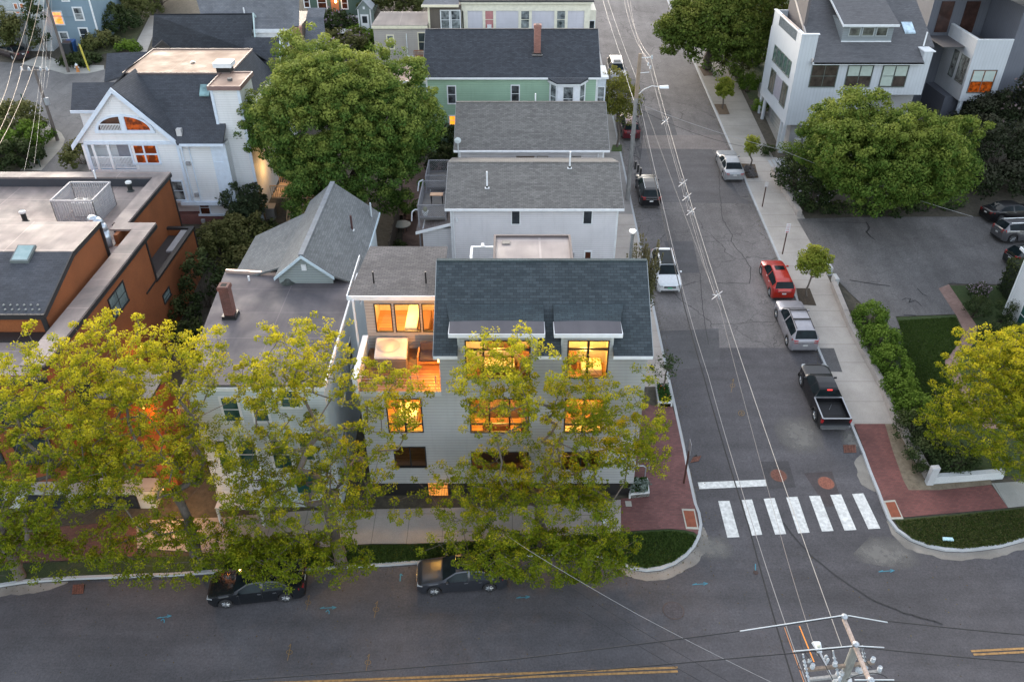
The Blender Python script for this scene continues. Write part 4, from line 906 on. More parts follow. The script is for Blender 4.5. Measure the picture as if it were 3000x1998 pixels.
for q in ((655, 1165, 700, 1232), (742, 1165, 782, 1232), (823, 1143, 876, 1190), (700, 1290, 752, 1370), (800, 1290, 850, 1370), (880, 1270, 915, 1345), (640, 1290, 668, 1365)):
    window(fh, (0, 33.3, 0), FU, *fx(*q, 33.3), WHITE(), glass((.015, .05, .04), .1, (.06, .12, .11)), .12, cols=1, rows=(.5,))
q = fx(868, 1375, 945, 1440, 33.3); MB().box(q[0], q[1], 33.2, 33.29, q[2], q[3]).build('door', plain((.01, .09, .075), .4), fh)
q = fx(650, 1415, 780, 1450, 33.3); MB().box(q[0], q[1], 31.9, 33.29, q[2]+.3, q[2]+.42).box(q[0], q[0]+.12, 31.95, 32.1, .2, q[2]+.3).box(q[1]-.12, q[1], 31.95, 32.1, .2, q[2]+.3).build('porch', WHITE(), fh)
for z in (3.2, 5.9):   # grey rear balconies on the dark side
    m = MB().box(-18.2, -17.1, 34.4, 37.6, z-.12, z)
    for k in range(18): y = 34.45+k*.182; m.box(-18.2, -18.15, y-.02, y+.02, z, z+.9)
    for k in range(7): x = -18.15+k*.17; m.box(x-.02, x+.02, 34.4, 34.44, z, z+.9)
    m.box(-18.23, -18.12, 34.37, 37.6, z+.9, z+.96); m.box(-18.2, -17.1, 34.37, 34.46, z+.9, z+.96); m.build('side_balcony', plain((.13, .14, .16), .7), fh)
# ---------------------------------------------------------------- orange stucco house
oh = thing('orange_house', 'burnt orange stucco house with black trim and tan membrane roof', 'house', (-30, 46, 1))
def stucco(c):
    n = NT('stucco'); col = n.mix(1., c, n.ramp(n.noise(.5, 5), [(.3, .82), (.7, 1.12)]), 'MULTIPLY'); col = n.mix(1., col, n.ramp(n.noise(16, 4, rough=.8), [(.3, .8), (.7, 1.2)]), 'MULTIPLY')
    n.base(col); n.set(rough=.9); n.bump(n.noise(30, 4), .4, .01); return n.m
OS = stucco((.25, .078, .024)); OM = membrane((.15, .13, .125), (.38, .30, .27), .6, 3.2, .9); BT = plain((.022, .021, .022), .5)
XB, XA = -24.35, -26.3
m = MB().box(-45, XB, 34, 48.5, -.2, 9.2, OS).box(-45, XB, 48.5, 56.3, .5, 6.0, OS).box(-45, XA, 48.5, 58.8, .5, 9.2, OS)
m.box(XB-.25, XB, 34.2, 48.5, 9.2, 9.85, OS).box(XA-.25, XA, 48.8, 58.8, 9.2, 9.85, OS).box(XB-.22, XB, 48.5, 56.3, 6.0, 6.5, OS).box(XA+.0, XB-.22, 56.1, 56.3, 6.0, 6.5, OS)
m.build('wall', None, oh)
MB().box(-45, XB-.25, 34.2, 48.4, 9.2, 9.24).box(-45, XA-.25, 48.4, 58.3, 9.2, 9.24).build('roof', OM, oh)
MB().box(XA, XB-.22, 48.5, 56.1, 6.0, 6.03).build('terrace_floor', plain((.05, .045, .045), .6), oh)
m = MB().box(XB-1.15, XB+.1, 34.1, 50.4, 9.85, 9.98, OM).box(XA-.9, XA+.12, 50.4, 59, 9.85, 9.98, OM).box(-45, XA-.9, 58.0, 59, 9.85, 9.98, OM); m.box(-27.0, XB-1.15, 49.4, 50.4, 9.85, 9.98, OM); m.build('parapet_cap', None, oh)
m = MB().box(-45, XA-.9, 57.9, 58.0, 9.24, 9.85).box(XA-.9-.1, XA-.9, 50.4, 58, 9.24, 9.85).box(XB-1.25, XB-1.15, 46.6, 49.4, 9.24, 9.85); m.build('parapet_face', plain((.04, .045, .055), .5), oh)
m = MB().box(XB+.0, XB+.13, 34.05, 50.42, 9.6, 9.84).box(XA, XA+.14, 50.43, 59.02, 9.6, 9.84).box(XB, XB+.07, 48.35, 48.5, 6.5, 9.6).box(XA, XA+.06, 58.7, 58.84, 1, 9.6).box(XB-.25, XB+.09, 48.4, 56.4, 6.5, 6.68).box(XA, XB-.25, 56.08, 56.38, 6.5, 6.68).box(XB, XB+.05, 56.2, 56.34, 1, 6.5).box(XB, XB+.06, 46.6, 48.5, 6.6, 6.7)
m.build('black_trim', BT, oh)
MB().box(XB-.8, XB-.26, 52.6, 55.9, 6.45, 6.6).build('terrace_coping', plain((.3, .29, .3), .6), oh)
# raised block with the mansard slope
m = MB(); xr_ = -26.0
m.poly([(xr_, 38.1, 9.2), (xr_, 46.4, 9.2), (xr_, 46.4, 11.8), (xr_, 42.6, 11.8), (xr_, 38.1, 10.4)], OS); m.poly([(-45, 38.1, 9.2), (xr_, 38.1, 9.2), (xr_, 38.1, 10.4), (-45, 38.1, 10.4)], OS); m.poly([(xr_, 46.4, 9.2), (-45, 46.4, 9.2), (-45, 46.4, 11.8), (xr_, 46.4, 11.8)], OS); m.build('raised_block', None, oh)
MB().slab([(-45, 42.6, 12), (xr_+.1, 42.6, 12), (xr_+.1, 46.5, 12), (-45, 46.5, 12)], .1).build('block_roof', OM, oh)
MB().slab([(-45, 38.0, 10.6), (xr_+.1, 38.0, 10.6), (xr_+.1, 42.58, 12.0), (-45, 42.58, 12.0)], .1).build('slope_roof', shingle((.05, .055, .068), (.07, .075, .09), .3, .14, .7), oh)
m = MB(); T0 = xr_+.1
for (ya, za), (yb, zb) in (((38, 10.6), (42.6, 12)), ((42.6, 12), (46.5, 12))): m.hexa([(T0, ya, za-.3), (T0+.08, ya, za-.3), (T0+.08, yb, zb-.3), (T0, yb, zb-.3)], [(T0, ya, za+.01), (T0+.08, ya, za+.01), (T0+.08, yb, zb+.01), (T0, yb, zb+.01)])
m.box(T0-.1, T0+.06, 46.4, 46.52, 9.2, 11.7).box(-45, T0+.08, 37.88, 38.0, 10.3, 10.62).box(T0-.25, T0+.02, 38.0, 38.1, 9.24, 10.3).box(-45, xr_+.2, 37.2, 38.05, 9.24, 9.36); m.build('block_trim', BT, oh)
a = atz(34, 786, 10.9); b = atz(102, 786, 10.9); sl = lambda y: 10.6+(y-38)*1.4/4.58
a, b = atz(36, 786, 11.4), atz(90, 786, 11.4); y1_ = a.y+1.25
sk = MB().hexa([(a.x, a.y, sl(a.y)), (b.x, a.y, sl(a.y)), (b.x, y1_, sl(y1_)), (a.x, y1_, sl(y1_))], [(a.x, a.y, sl(a.y)+.16), (b.x, a.y, sl(a.y)+.16), (b.x, y1_, sl(y1_)+.16), (a.x, y1_, sl(y1_)+.16)]).build('skylight', plain((.12, .14, .14), .4), oh)
MB().hexa([(a.x+.09, a.y+.09, sl(a.y)+.1), (b.x-.09, a.y+.09, sl(a.y)+.1), (b.x-.09, y1_-.09, sl(y1_)+.1), (a.x+.09, y1_-.09, sl(y1_)+.1)], [(a.x+.09, a.y+.09, sl(a.y)+.2), (b.x-.09, a.y+.09, sl(a.y)+.2), (b.x-.09, y1_-.09, sl(y1_)+.17), (a.x+.09, y1_-.09, sl(y1_)+.17)]).build('pane', glass((.25, .36, .36), .15, (.35, .45, .45)), sk)
for i in range(6):
    for j in range(2):
        p = atz(12+i*20+j*3, 897+j*9, 10.75); z = sl(p.y); MB().lathe([(.04, 0), (.075, .04), (.04, .09), (.01, .1)], (p.x, p.y, z), n=8).build('snow_guard', plain((.2, .21, .2), .4), oh)
for q in ([(317, 880), (357, 824), (382, 868), (338, 928)],):
    a = atx(317, 880, XB); b = atx(357, 824, XB); zz0 = atx(338, 928, XB).z
    window(oh, (XB, 0, 0), EU, a.y, b.y, zz0, a.z, BT, glass((.10, .13, .13), .12, (.2, .25, .24)), .1, cols=2, rows=(.5,))
a = atx(477, 868, XB); b = atx(493, 842, XB); window(oh, (XB, 0, 0), EU, a.y, b.y, atx(482, 888, XB).z, a.z, BT, glass((.12, .16, .16), .12), .1, rows=(.35,))
for y0, z0 in ((38, 2.0), (41.5, 1.8), (36, 5.2)): window(oh, (XB, 0, 0), EU, y0, y0+1.4, z0, z0+1.7, BT, GL(), .1, cols=2)
for x0, x1, z0, z1 in ((-33, -31, 6, 8), (-30, -28.6, 6, 8), (-27.6, -25.6, 6, 8), (-33, -31, 3.2, 5), (-30, -28.6, 3.2, 5), (-27.6, -25.6, 3.2, 5)): window(oh, (0, 34, 0), FU, x0, x1, z0, z1, BT, glass((.02, .03, .035), .1, (.06, .09, .1)), .1, cols=2)
MB().box(-45, XB+.1, 33.75, 33.99, 8.9, 9.3).build('cornice', BT, oh)
MB().box(-45, -20.4, 33.2, 34.3, 0, 1.75).build('white_base', siding((.5, .52, .5), .9, dark=.8), oh)
for x0, x1 in ((-27.6, -25.4), (-24.3, -21.4), (-31.6, -29)): window(oh, (0, 33.2, 0), FU, x0, x1, .35, 1.45, BT, GL(), .06, cols=2)
p = atx(460, 1290, XB+.02)
MB().box(-22.4, -19.5, 34.5, 37.2, .1, 7.4, OS).build('side_wing', None, oh); MB().box(-22.5, -19.4, 34.4, 37.3, 7.4, 7.55).build('wing_cap', BT, oh)
MB().lathe([(.01, 0), (.07, .05), (.02, .2)], (-19.9, 34.3, 6.9), n=8).build('wall_light', glow((1, .4, .08), 5., (1, .4, .08)), oh); lamp('wall_lamp', (-19.1, 33.9, 6.6), 260, (1, .26, .02), .12); lamp('porch_lamp', (-19.0, 31.8, 2.4), 330, (1, .5, .16), .12)
MB().lathe([(.01, 0), (.06, .02), (.08, .15), (.03, .2)], (-19.6, 33.0, 2.1), n=10).build('lantern', glow((1, .45, .1), 3., (1, .5, .12)), oh)
m = MB().tube((XB+.4, 43.2, 4.6), (XB+.4, 43.2, 4.75), .08); m.build('lantern', glow((1, .5, .12), 12., (1, .5, .12)), oh); lamp('porch_lamp', (XB+.9, 42.6, 4.6), 45, (1, .5, .1), .1)
# roof plant
t = thing('lattice_screen', 'grey lattice box screening the roof units of the orange house', 'lattice screen', (-29, 50, 9.24))
F0 = atz(163, 650, 9.3); F1 = atz(290, 655, 9.3); zt = 11.0
x0, x1, y0, y1 = F0.x+.3, F1.x, F1.y, F1.y+3.1
LG = plain((.34, .34, .36), .6)
def slat_side(A, Bp, n, d):
    m = MB(); A = Vector(A); Bp = Vector(Bp); L = (Bp-A).length
    for k in range(n): z = 9.35+k*(zt-9.4)/n; m.tube(A+Vector((0, 0, z)), Bp+Vector((0, 0, z)), .02, n=4, cap=False)
    q = int(L/d)
    for k in range(q+1): p = A+(Bp-A)*k/q; m.tube(p+Vector((0, 0, 9.25)), p+Vector((0, 0, zt)), .028, n=4, cap=False)
    m.tube(A+Vector((0, 0, zt)), Bp+Vector((0, 0, zt)), .08, n=4); return m.build('lattice_panel', LG, t)
slat_side((x0, y0, 0), (x1, y0, 0), 16, .16); slat_side((x1, y0, 0), (x1, y1, 0), 16, .16); slat_side((x0, y0, 0), (x0, y1, 0), 16, .16); slat_side((x0, y1, 0), (x1, y1, 0), 16, .16)
for i, cx in enumerate((x0+1.1, x1-1.0)):
    u = thing('roof_unit', ('left', 'right')[i]+' white cooling unit inside the roof lattice screen', 'air conditioner', (cx, y0+1.5, 9.24), 'cooling units in the roof screen')
    MB().box(cx-.42, cx+.42, y0+1.1, y0+1.9, 9.26, 10.35).build('housing', plain((.68, .68, .66), .5), u, bevel=.03); MB().lathe([(.01, 0), (.3, .0), (.32, .02), (.26, .03)], (cx, y0+1.5, 10.35), n=18).build('fan_grille', plain((.1, .1, .1), .6), u)
for i, (px, py) in enumerate(((75, 648), (62, 685), (383, 560))):
    p = atz(px, py, 9.26); t = thing('roof_vent', ('black roof vent with white cap, farther of the two at the left edge', 'black roof vent with white cap, nearer of the two at the left edge', 'black roof vent with white cap by the far corner of the tan roof')[i], 'roof vent', tuple(p), 'capped vents on the tan roof')
    MB().lathe([(.28, 0), (.22, .04), (.17, .1), (.17, .62)], tuple(p), n=14).build('stack', plain((.02, .025, .025), .5), t); MB().lathe([(.17, 0), (.23, .03), (.23, .15), (.16, .2), (.1, .16), (.01, .16)], (p.x, p.y, p.z+.6), n=14).build('cap', plain((.7, .7, .68), .4), t)
p = atz(288, 545, 9.26); MB_ = MB().tube(tuple(p), (p.x, p.y, p.z+1.25), .07); MB_.build('vent_pipe', WHITE(), oh)
p = atz(318, 720, 9.3); t = thing('metal_duct', 'curved silver duct standing in the roof gutter of the orange house', 'duct', tuple(p)); m = MB(); pts = [(p.x, p.y, 9.3)]+[(p.x, p.y+.0, 10.4)]+[(p.x-.15, p.y+.15, 10.8), (p.x-.45, p.y+.3, 11.0), (p.x-.9, p.y+.5, 11.0)]
for a, b in zip(pts[:-1], pts[1:]): m.tube(a, b, .3, n=14, cap=True)
m.build('duct', plain((.5, .56, .62), .3, .6), t, smooth=True)
# ---------------------------------------------------------------- white gabled mansion
wm = thing('white_mansion', 'large white clapboard house with arched gable window, porch and stair tower', 'house', (-28, 70, 3.5))
WS = siding((.74, .76, .78), .19, dark=.8, var=.05); WR = shingle((.045, .05, .062), (.062, .068, .082), .3, .145, .6, .2); TB = plain((.58, .66, .76), .5)
por = fx(254, 424, 396, 497, 62.8); arch = fx(284, 341, 437, 381, 62.8); ac = (arch[0]+arch[1])/2; aw = (arch[1]-arch[0])/2; ah = arch[3]-arch[2]; az = arch[2]
m = MB(); wall_open(m, (0, 62.8, 0), FU, -34.2, -23.0, 5.6, 10.8, [por], WS, depth=1.6, jm=TB)
m.poly([(-34.95, 62.8, 10.8), (-26.55, 62.8, 10.8), (-30.75, 62.8, 15.15)], WS)
m.poly([(por[0], 64.39, por[2]), (por[1], 64.39, por[2]), (por[1], 64.39, por[3]), (por[0], 64.39, por[3])], siding((.42, .42, .46), .19))  # porch recess shade painted as a darker copy of the house siding
m.poly([(-23.0, 62.8, 5.6), (-23.0, 63.9, 5.6), (-23.0, 63.9, 10.8), (-23.0, 62.8, 10.8)], WS)
m.box(-34.1, -21.6, 63.9, 80, 2.8, 10.8, WS); m.box(-26.5, -23.05, 63.3, 63.95, 4.3, 5.6, WS); m.poly([(-34.2, 80, 5.6), (-34.2, 62.8, 5.6), (-34.2, 62.8, 10.8), (-34.2, 80, 10.8)], WS); m.poly([(-34.2, 62.8, 5.6), (-34.2, 63.9, 5.6), (-23, 63.9, 5.6), (-23, 62.8, 5.6)], TB)
m.build('wall', None, wm)
MB().box(-33.9, -21.7, 63.2, 79.8, 2.2, 4.3).build('brick_base', brick((.16, .05, .045), (.2, .07, .06), (.16, .13, .12)), wm)
MB().box(-27.6, -22.95, 62.6, 62.85, 5.45, 5.75).box(-26.6, -21.5, 63.15, 63.3, 4.2, 4.36).box(-23.3, -22.95, 62.72, 62.8, 5.8, 10.8).box(-24.2, -23.32, 62.76, 62.8, 5.8, 10.8).box(-34.25, -34.0, 62.72, 62.8, 5.6, 10.8).box(-34.2, -26.9, 62.7, 62.8, 10.7, 10.95).box(-26.9, -26.7, 62.74, 62.8, 5.8, 10.8).build('trim_boards', TB, wm)
# arched window
def arch_pts(x0, x1, y, n=14): 
    out = [(x0, y, az), (x1, y, az)]
    for k in range(n+1):
        x = x1+(x0-x1)*k/n; out.append((x, y, az+ah*math.sqrt(max(0, 1-((x-ac)/aw)**2))))
    return out
m = MB(); n = 20
for k in range(n):
    t0, t1 = math.pi*k/n, math.pi*(k+1)/n; f_ = lambda t, s, y: (ac+aw*s*math.cos(t), y, az+ah*s*math.sin(t))
    m.hexa([f_(t0, 1, 62.8), f_(t1, 1, 62.8), f_(t1, 1, 62.68), f_(t0, 1, 62.68)], [f_(t0, 1.12, 62.8), f_(t1, 1.12, 62.8), f_(t1, 1.12, 62.68), f_(t0, 1.12, 62.68)])
m.box(ac-aw*1.15, ac+aw*1.15, 62.66, 62.8, az-.25, az).box(ac-.2, ac+.2, 62.67, 62.79, az, az+ah); w = m.build('arched_window', TB, wm)
MB().poly(arch_pts(ac-aw, ac-.2, 62.77)).build('pane', glass((.03, .015, .012), .2, (.10, .05, .03)), w); MB().poly(arch_pts(ac+.2, ac+aw, 62.77)).build('pane', glow((.8, .15, .02), .6, (.10, .025, .01), 2.6, .55), w)
m = MB().box(ac-aw+.15, ac-.25, 62.66, 62.7, az+.45, az+.52)
for k in range(14): x = ac-aw+.25+k*(aw-.5)/13; m.box(x-.02, x+.02, 62.66, 62.7, az, az+.45)
m.build('arch_railing', WHITE(), w)
q = fx(389, 427, 461, 477, 62.8); window(wm, (0, 62.8, 0), FU, q[0], q[1], q[2], q[3], TB, glow((.9, .17, .02), .7, (.09, .022, .012), 2.2, .62), .16, cols=2, rows=(.5,), bar=.14)
# porch posts and rails
m = MB(); pm = (por[0]+por[1])/2
for x in (por[0], por[0]+.75, pm, por[1]): m.box(x-.1, x+.1, 62.76, 62.95, por[2], por[3])
for a, b in ((por[0]+.1, pm-.1), (pm+.1, por[1]-.1)):
    m.box(a, b, 62.82, 62.9, por[2]+1.0, por[2]+1.08); m.box(a, b, 62.82, 62.9, por[2]+.1, por[2]+.16)
    for k in range(15): x = a+(b-a)*(k+.5)/15; m.box(x-.025, x+.025, 62.84, 62.88, por[2]+.16, por[2]+1.0)
m.build('porch_railing', WHITE(), wm)
m = MB().box(pm+.2, pm+1.3, 63.8, 63.86, por[2]+.1, por[2]+1.7); m.build('porch_door', plain((.3, .3, .34), .5), wm)
for q, mt in (((624, 426, 648, 474), GLR()), ((646, 517, 671, 562), GLR())): window(wm, (0, 62.8, 0), FU, *fx(*q, 62.8), TB, mt, .06)
window(wm, (0, 62.8, 0), FU, -28.0, -27.2, 5.9, 7.5, TB, GLB(), .1, rows=(.5,)); window(wm, (0, 63.3, 0), FU, -26.35, -25.6, 4.35, 5.5, TB, GLR(), .08, rows=(.5,))
# roofs
fdx = (-31.6, -23.0, 67.2, 74.0, 15.)
m = MB().slab([(-26.6, 62.3, 10.95), (-22.95, 62.3, 10.95), (-22.95, 64.1, 12.2), (-28.0, 64.1, 12.2)], .14); m.slab([(-28.2, 64.1, 12.2), (-23.5, 64.1, 12.2), (-23.0, 67.2, 15), (-31.6, 67.2, 15)], .14)
m.slab([(-30.75, 62.6, 15.3), (-26.4, 62.6, 10.75), (-26.4, 63.2, 11.2), (-30.75, 67.6, 15.3)], .14); m.slab([(-35.1, 62.6, 10.75), (-30.75, 62.6, 15.3), (-31.6, 68, 15.2), (-31.6, 74, 15), (-35.1, 80, 10.75)], .14)
E1 = atz(754, 275, 12.4); E2 = atz(803, 215, 12.4)
m.slab([(-23.0, 67.2, 15), (-23, 74, 15), tuple(E2), tuple(E1)], .14); m.slab([(-31.6, 74, 15), (-23, 74, 15), (-21.2, 80.4, 10.8), (-35, 80.4, 10.8)], .14); m.build('roof', WR, wm)
MB().box(fdx[0], fdx[1], fdx[2], fdx[3], 14.9, 15.03).build('flat_roof', membrane((.30, .205, .145), (.40, .29, .22), .75, 2.3, .6), wm)
m = MB().box(-31.7, -22.9, 67.1, 67.2, 14.95, 15.1).box(-31.7, -31.6, 67.2, 74, 14.95, 15.1).box(-23, -22.9, 67.2, 74, 14.95, 15.1).box(-31.7, -22.9, 74, 74.12, 14.95, 15.12); m.build('roof_edge', plain((.16, .12, .11), .6), wm)
m = MB()
for s in (-1, 1):
    a = (-30.75, 15.32); b = (-30.75+4.4*s, 10.72); m.hexa([(a[0], 62.48, a[1]-.42), (b[0], 62.48, b[1]-.42), (b[0], 62.6, b[1]-.42), (a[0], 62.6, a[1]-.42)], [(a[0], 62.48, a[1]), (b[0], 62.48, b[1]), (b[0], 62.6, b[1]), (a[0], 62.6, a[1])])
m.box(-26.4, -22.9, 62.18, 62.3, 10.75, 10.93); m.build('rake_trim', TB, wm)
# stair tower
MB().box(-23.6, -21.35, 63.85, 67.3, 10.8, 14.85).build('stair_tower', WS, wm); MB().box(-23.72, -21.22, 63.7, 67.4, 14.85, 15.0).build('tower_roof', membrane((.30, .2, .15), (.36, .25, .2), .75, 3, .5), wm)
m = MB().box(-23.78, -21.16, 63.62, 63.72, 14.75, 15.08).box(-23.78, -23.68, 63.72, 67.4, 14.75, 15.08).box(-21.26, -21.16, 63.72, 67.4, 14.75, 15.08).box(-23.78, -21.16, 67.4, 67.5, 14.75, 15.08); m.build('tower_edge', plain((.2, .13, .12), .6), wm)
MB().box(-23.66, -23.45, 63.78, 63.84, 11.8, 14.75).box(-21.55, -21.3, 63.78, 63.84, 2.8, 14.75).build('corner_board', TB, wm)
window(wm, (-21.35, 0, 0), EU, 65.2, 65.8, 12.6, 13.6, WHITE(), GLB(), .08)
# east gable dormer, walls
m = MB().box(-22.35, -21.6, 67.3, 80, 9.5, 12.3, siding((.62, .62, .56), .19, dark=.85)); a = atz(803, 216, 12.4); b = atz(841, 217, 12.4); c = (a+b)/2  # cream siding paints the warm light on this side of the white house
m.poly([(-21.7, a.y-.0, 12.2), (-21.7, a.y+3.4, 12.2), (-21.7, a.y+1.6, 14.9)], WS); m.build('east_wall', None, wm)
m = MB().slab([(-21.3, a.y+1.6, 15.2), (-24.5, a.y+1.6, 15.2), (-24.5, a.y-.5, 12.35), (-21.3, a.y-.5, 12.35)], .12); m.slab([(-21.3, a.y+3.8, 12.35), (-24.5, a.y+3.8, 12.35), (-24.5, a.y+1.6, 15.2), (-21.3, a.y+1.6, 15.2)], .12); m.build('gable_roof', WR, wm)
m = MB(); 
for q in (a.y-.5, a.y+3.8): m.hexa([(-21.3, q, 12.1), (-21.2, q, 12.1), (-21.2, a.y+1.6, 14.95), (-21.3, a.y+1.6, 14.95)], [(-21.3, q, 12.36), (-21.2, q, 12.36), (-21.2, a.y+1.6, 15.22), (-21.3, a.y+1.6, 15.22)])
m.build('gable_trim', TB, wm); window(wm, (-21.6, 0, 0), EU, 70.6, 71.2, 9, 11.4, WHITE(), GLR(), .08); window(wm, (-21.6, 0, 0), EU, 74.0, 74.7, 8, 10.4, WHITE(), GLR(), .08)
# west wing roofs, skylight, fan box, pipes
q = [atz(207, 324, 11), atz(285, 324, 11), atz(350, 241, 12.4), atz(212, 243, 12.4)]; MB().slab(q, .15).build('wing_roof', WR, wm); q2 = [atz(305, 240, 11.4), atz(372, 220, 11.8), atz(440, 152, 13.2), atz(313, 157, 13.2)]; MB().slab(q2, .15).build('wing_roof', WR, wm)
MB().hexa([(q[0].x+.5, q[0].y+.4, 3), (q[1].x, q[0].y+.4, 3), (q[1].x, q[0].y+6, 3), (q[0].x+.5, q[0].y+6, 3)], [(q[0].x+.5, q[0].y+.4, 10.8), (q[1].x, q[0].y+.4, 10.8), (q[1].x, q[0].y+6, 11.5), (q[0].x+.5, q[0].y+6, 11.5)]).build('wing_wall', WS, wm); MB().box(q[0].x-.05, q[1].x, q[0].y-.08, q[0].y, 10.75, 11.0).build('wing_fascia', TB, wm)
p = atz(600, 255, 14.3); m = MB().hexa([(p.x-.4, p.y-.5, p.z-.62), (p.x+.4, p.y-.5, p.z-.62), (p.x+.4, p.y+.2, p.z+.02), (p.x-.4, p.y+.2, p.z+.02)], [(p.x-.4, p.y-.5, p.z-.5), (p.x+.4, p.y-.5, p.z-.5), (p.x+.4, p.y+.2, p.z+.14), (p.x-.4, p.y+.2, p.z+.14)]); m.build('skylight', glass((.12, .2, .21), .15), wm)
p = atz(660, 208, 15.1); MB().box(p.x-.55, p.x+.55, p.y-.5, p.y+.5, 15.03, 15.5, DARK()).box(p.x-.72, p.x+.72, p.y-.65, p.y+.65, 15.5, 15.85, WHITE()).build('fan_box', None, wm)
p = atz(503, 244, 14.); MB().tube((p.x, p.y, 13.2), (p.x, p.y, 14.8), .07).build('vent_pipe', WHITE(), wm); p = atz(565, 185, 15.03); MB().lathe([(.25, 0), (.15, .05), (.15, .1), (.01, .1)], tuple(p)).build('roof_drain', DARK(), wm); p = atz(674, 237, 15.); MB().lathe([(.2, 0), (.2, .2), (.01, .22)], tuple(p)).build('tower_vent', plain((.1, .1, .1)), wm)
p = atz(526, 388, 11.6); MB().box(p.x-.2, p.x+.2, p.y-.2, p.y+.2, p.z-.4, p.z+.3, plain((.5, .5, .5), .4)).build('box_vent', None, wm); p = atz(537, 345, 12.1); MB().tube((p.x, p.y, 11.9), (p.x, p.y, 12.6), .05).build('vent_pipe', DARK(), wm)
for a, b, c in ((552, 479, 60), (577, 571, 60), (596, 647, 60)): 
    p = aty(a, b, 62.75); MB().box(p.x-.15, p.x+.15, 62.6, 62.79, p.z-.15, p.z+.15).build('wall_vent', plain((.28, .28, .29), .6), wm)
p0 = aty(528, 420, 62.7); p1 = aty(565, 590, 62.7); MB().tube((p0.x, 62.65, 10.7), (p0.x, 62.65, 5.8), .045).tube((-25.9, 62.7, 10.7), (-25.9, 62.7, 5.8), .045).build('downspout', TB, wm)
# ---------------------------------------------------------------- wooden stairs beside the mansion
t = thing('wooden_stairs', 'lit timber stairs and landing between the mansion and the round maple', 'stairs', (-19, 62, 3.2)); WO = plain((.42, .28, .16), .7, 0, .2)
b0 = G(868, 668); sx = b0.x; sy = b0.y; z0 = b0.z; n = 9
m = MB()
for k in range(n): m.box(sx-.6, sx+.6, sy+.28*k, sy+.28*k+.3, z0+.19*k, z0+.19*(k+1)-.02, plain((.24, .22, .2), .8))
m.build('treads', None, t); zt = z0+.19*n; yt = sy+.28*n
m = MB().box(sx-2.4, sx+1.2, yt, yt+3, zt-.15, zt, WO)
for (ax, ay, bx, by) in ((sx-2.4, yt, sx-.7, yt), (sx-2.4, yt+3, sx+1.2, yt+3), (sx+1.2, yt, sx+1.2, yt+3)):
    A = Vector((ax, ay, zt)); Bv = Vector((bx, by, zt)); L = (Bv-A).length; k = int(L/.16)
    for i in range(k+1): p = A+(Bv-A)*i/k; m.box(p.x-.025, p.x+.025, p.y-.025, p.y+.025, zt, zt+1, WO)
    m.tube(A+Vector((0, 0, 1)), Bv+Vector((0, 0, 1)), .06, n=4, m=WO)
for s in (-.65, .65):
    m.tube((sx+s, sy, z0+1), (sx+s, yt, zt+1), .05, n=4, m=WO); m.tube((sx+s, sy, z0+.1), (sx+s, yt, zt), .09, n=4, m=WO)
    for k in range(0, n+1, 3): m.box(sx+s-.05, sx+s+.05, sy+.28*k-.05, sy+.28*k+.05, z0+.19*k-.1, z0+.19*k+1, WO)
m.build('landing_railing', None, t); lamp('stair_lamp', (sx-2.0, yt+1.6, zt+2.0), 130, (1, .55, .18), .1)
for i, (a, b) in enumerate(((770, 620), (797, 640))):
    p = G(a, b); t = thing('wooden_bin', ('farther', 'nearer')[i]+' slatted timber bin beside the wooden stairs', 'bin', tuple(p)); MB().box(p.x-.4, p.x+.4, p.y-.35, p.y+.35, p.z, p.z+1.1, plain((.2, .19, .18), .8)).build('box', None, t); MB().slab([(p.x-.45, p.y-.4, p.z+1.12), (p.x+.45, p.y-.4, p.z+1.12), (p.x+.45, p.y+.4, p.z+1.25), (p.x-.45, p.y+.4, p.z+1.25)], .06).build('lid', plain((.4, .33, .26), .7), t)
# ---------------------------------------------------------------- houses at the back, left
bd = thing('dark_roof_house', 'house with long dark roof and white gable end behind the mansion', 'house', (-31, 88, 6))
A = [atz(445, 134, 12.3), atz(733, 145, 12.3), atz(741, 40, 15.5), atz(451, 42, 15.5)]
MB().slab(A, .15).slab([A[3], A[2], A[2]+Vector((0, 4.5, -3)), A[3]+Vector((0, 4.5, -3))], .15).build('roof', WR, bd)
gx = A[2].x-.05; m = MB().poly([(gx, A[1].y+.3, 4), (gx, A[2].y+4.2, 4), (gx, A[2].y+4.2, 12.5), (gx, A[2].y, 15.4), (gx, A[1].y+.3, 12.2)], siding((.66, .7, .74), .19, dark=.9)); m.box(A[0].x+.4, gx-.02, A[0].y+.6, A[2].y+4, 4, 12.0, BS); m.build('wall', None, bd)
for a, b, c, d_ in ((742, 122, 748, 140), (759, 104, 770, 135)): 
    p = atx(a, b, gx); q = atx(c, d_, gx); window(bd, (gx, 0, 0), EU, min(p.y, q.y)-.2, min(p.y, q.y)+.7, min(p.z, q.z), max(p.z, q.z), WHITE(), GLB(), .08)
m = MB().hexa([(gx, A[1].y-.2, 12.0), (gx+.12, A[1].y-.2, 12.0), (gx+.12, A[2].y, 15.3), (gx, A[2].y, 15.3)], [(gx, A[1].y-.2, 12.25), (gx+.12, A[1].y-.2, 12.25), (gx+.12, A[2].y, 15.55), (gx, A[2].y, 15.55)]).hexa([(gx, A[2].y, 15.3), (gx+.12, A[2].y, 15.3), (gx+.12, A[2].y+4.5, 12.3), (gx, A[2].y+4.5, 12.3)], [(gx, A[2].y, 15.55), (gx+.12, A[2].y, 15.55), (gx+.12, A[2].y+4.5, 12.55), (gx, A[2].y+4.5, 12.55)]); m.build('rake_trim', plain((.5, .62, .62), .5), bd)
p = atz(718, 51, 15.); MB().tube(tuple(p-Vector((0, 0, .4))), tuple(p+Vector((0, 0, .9))), .07).build('vent_pipe', WHITE(), bd)
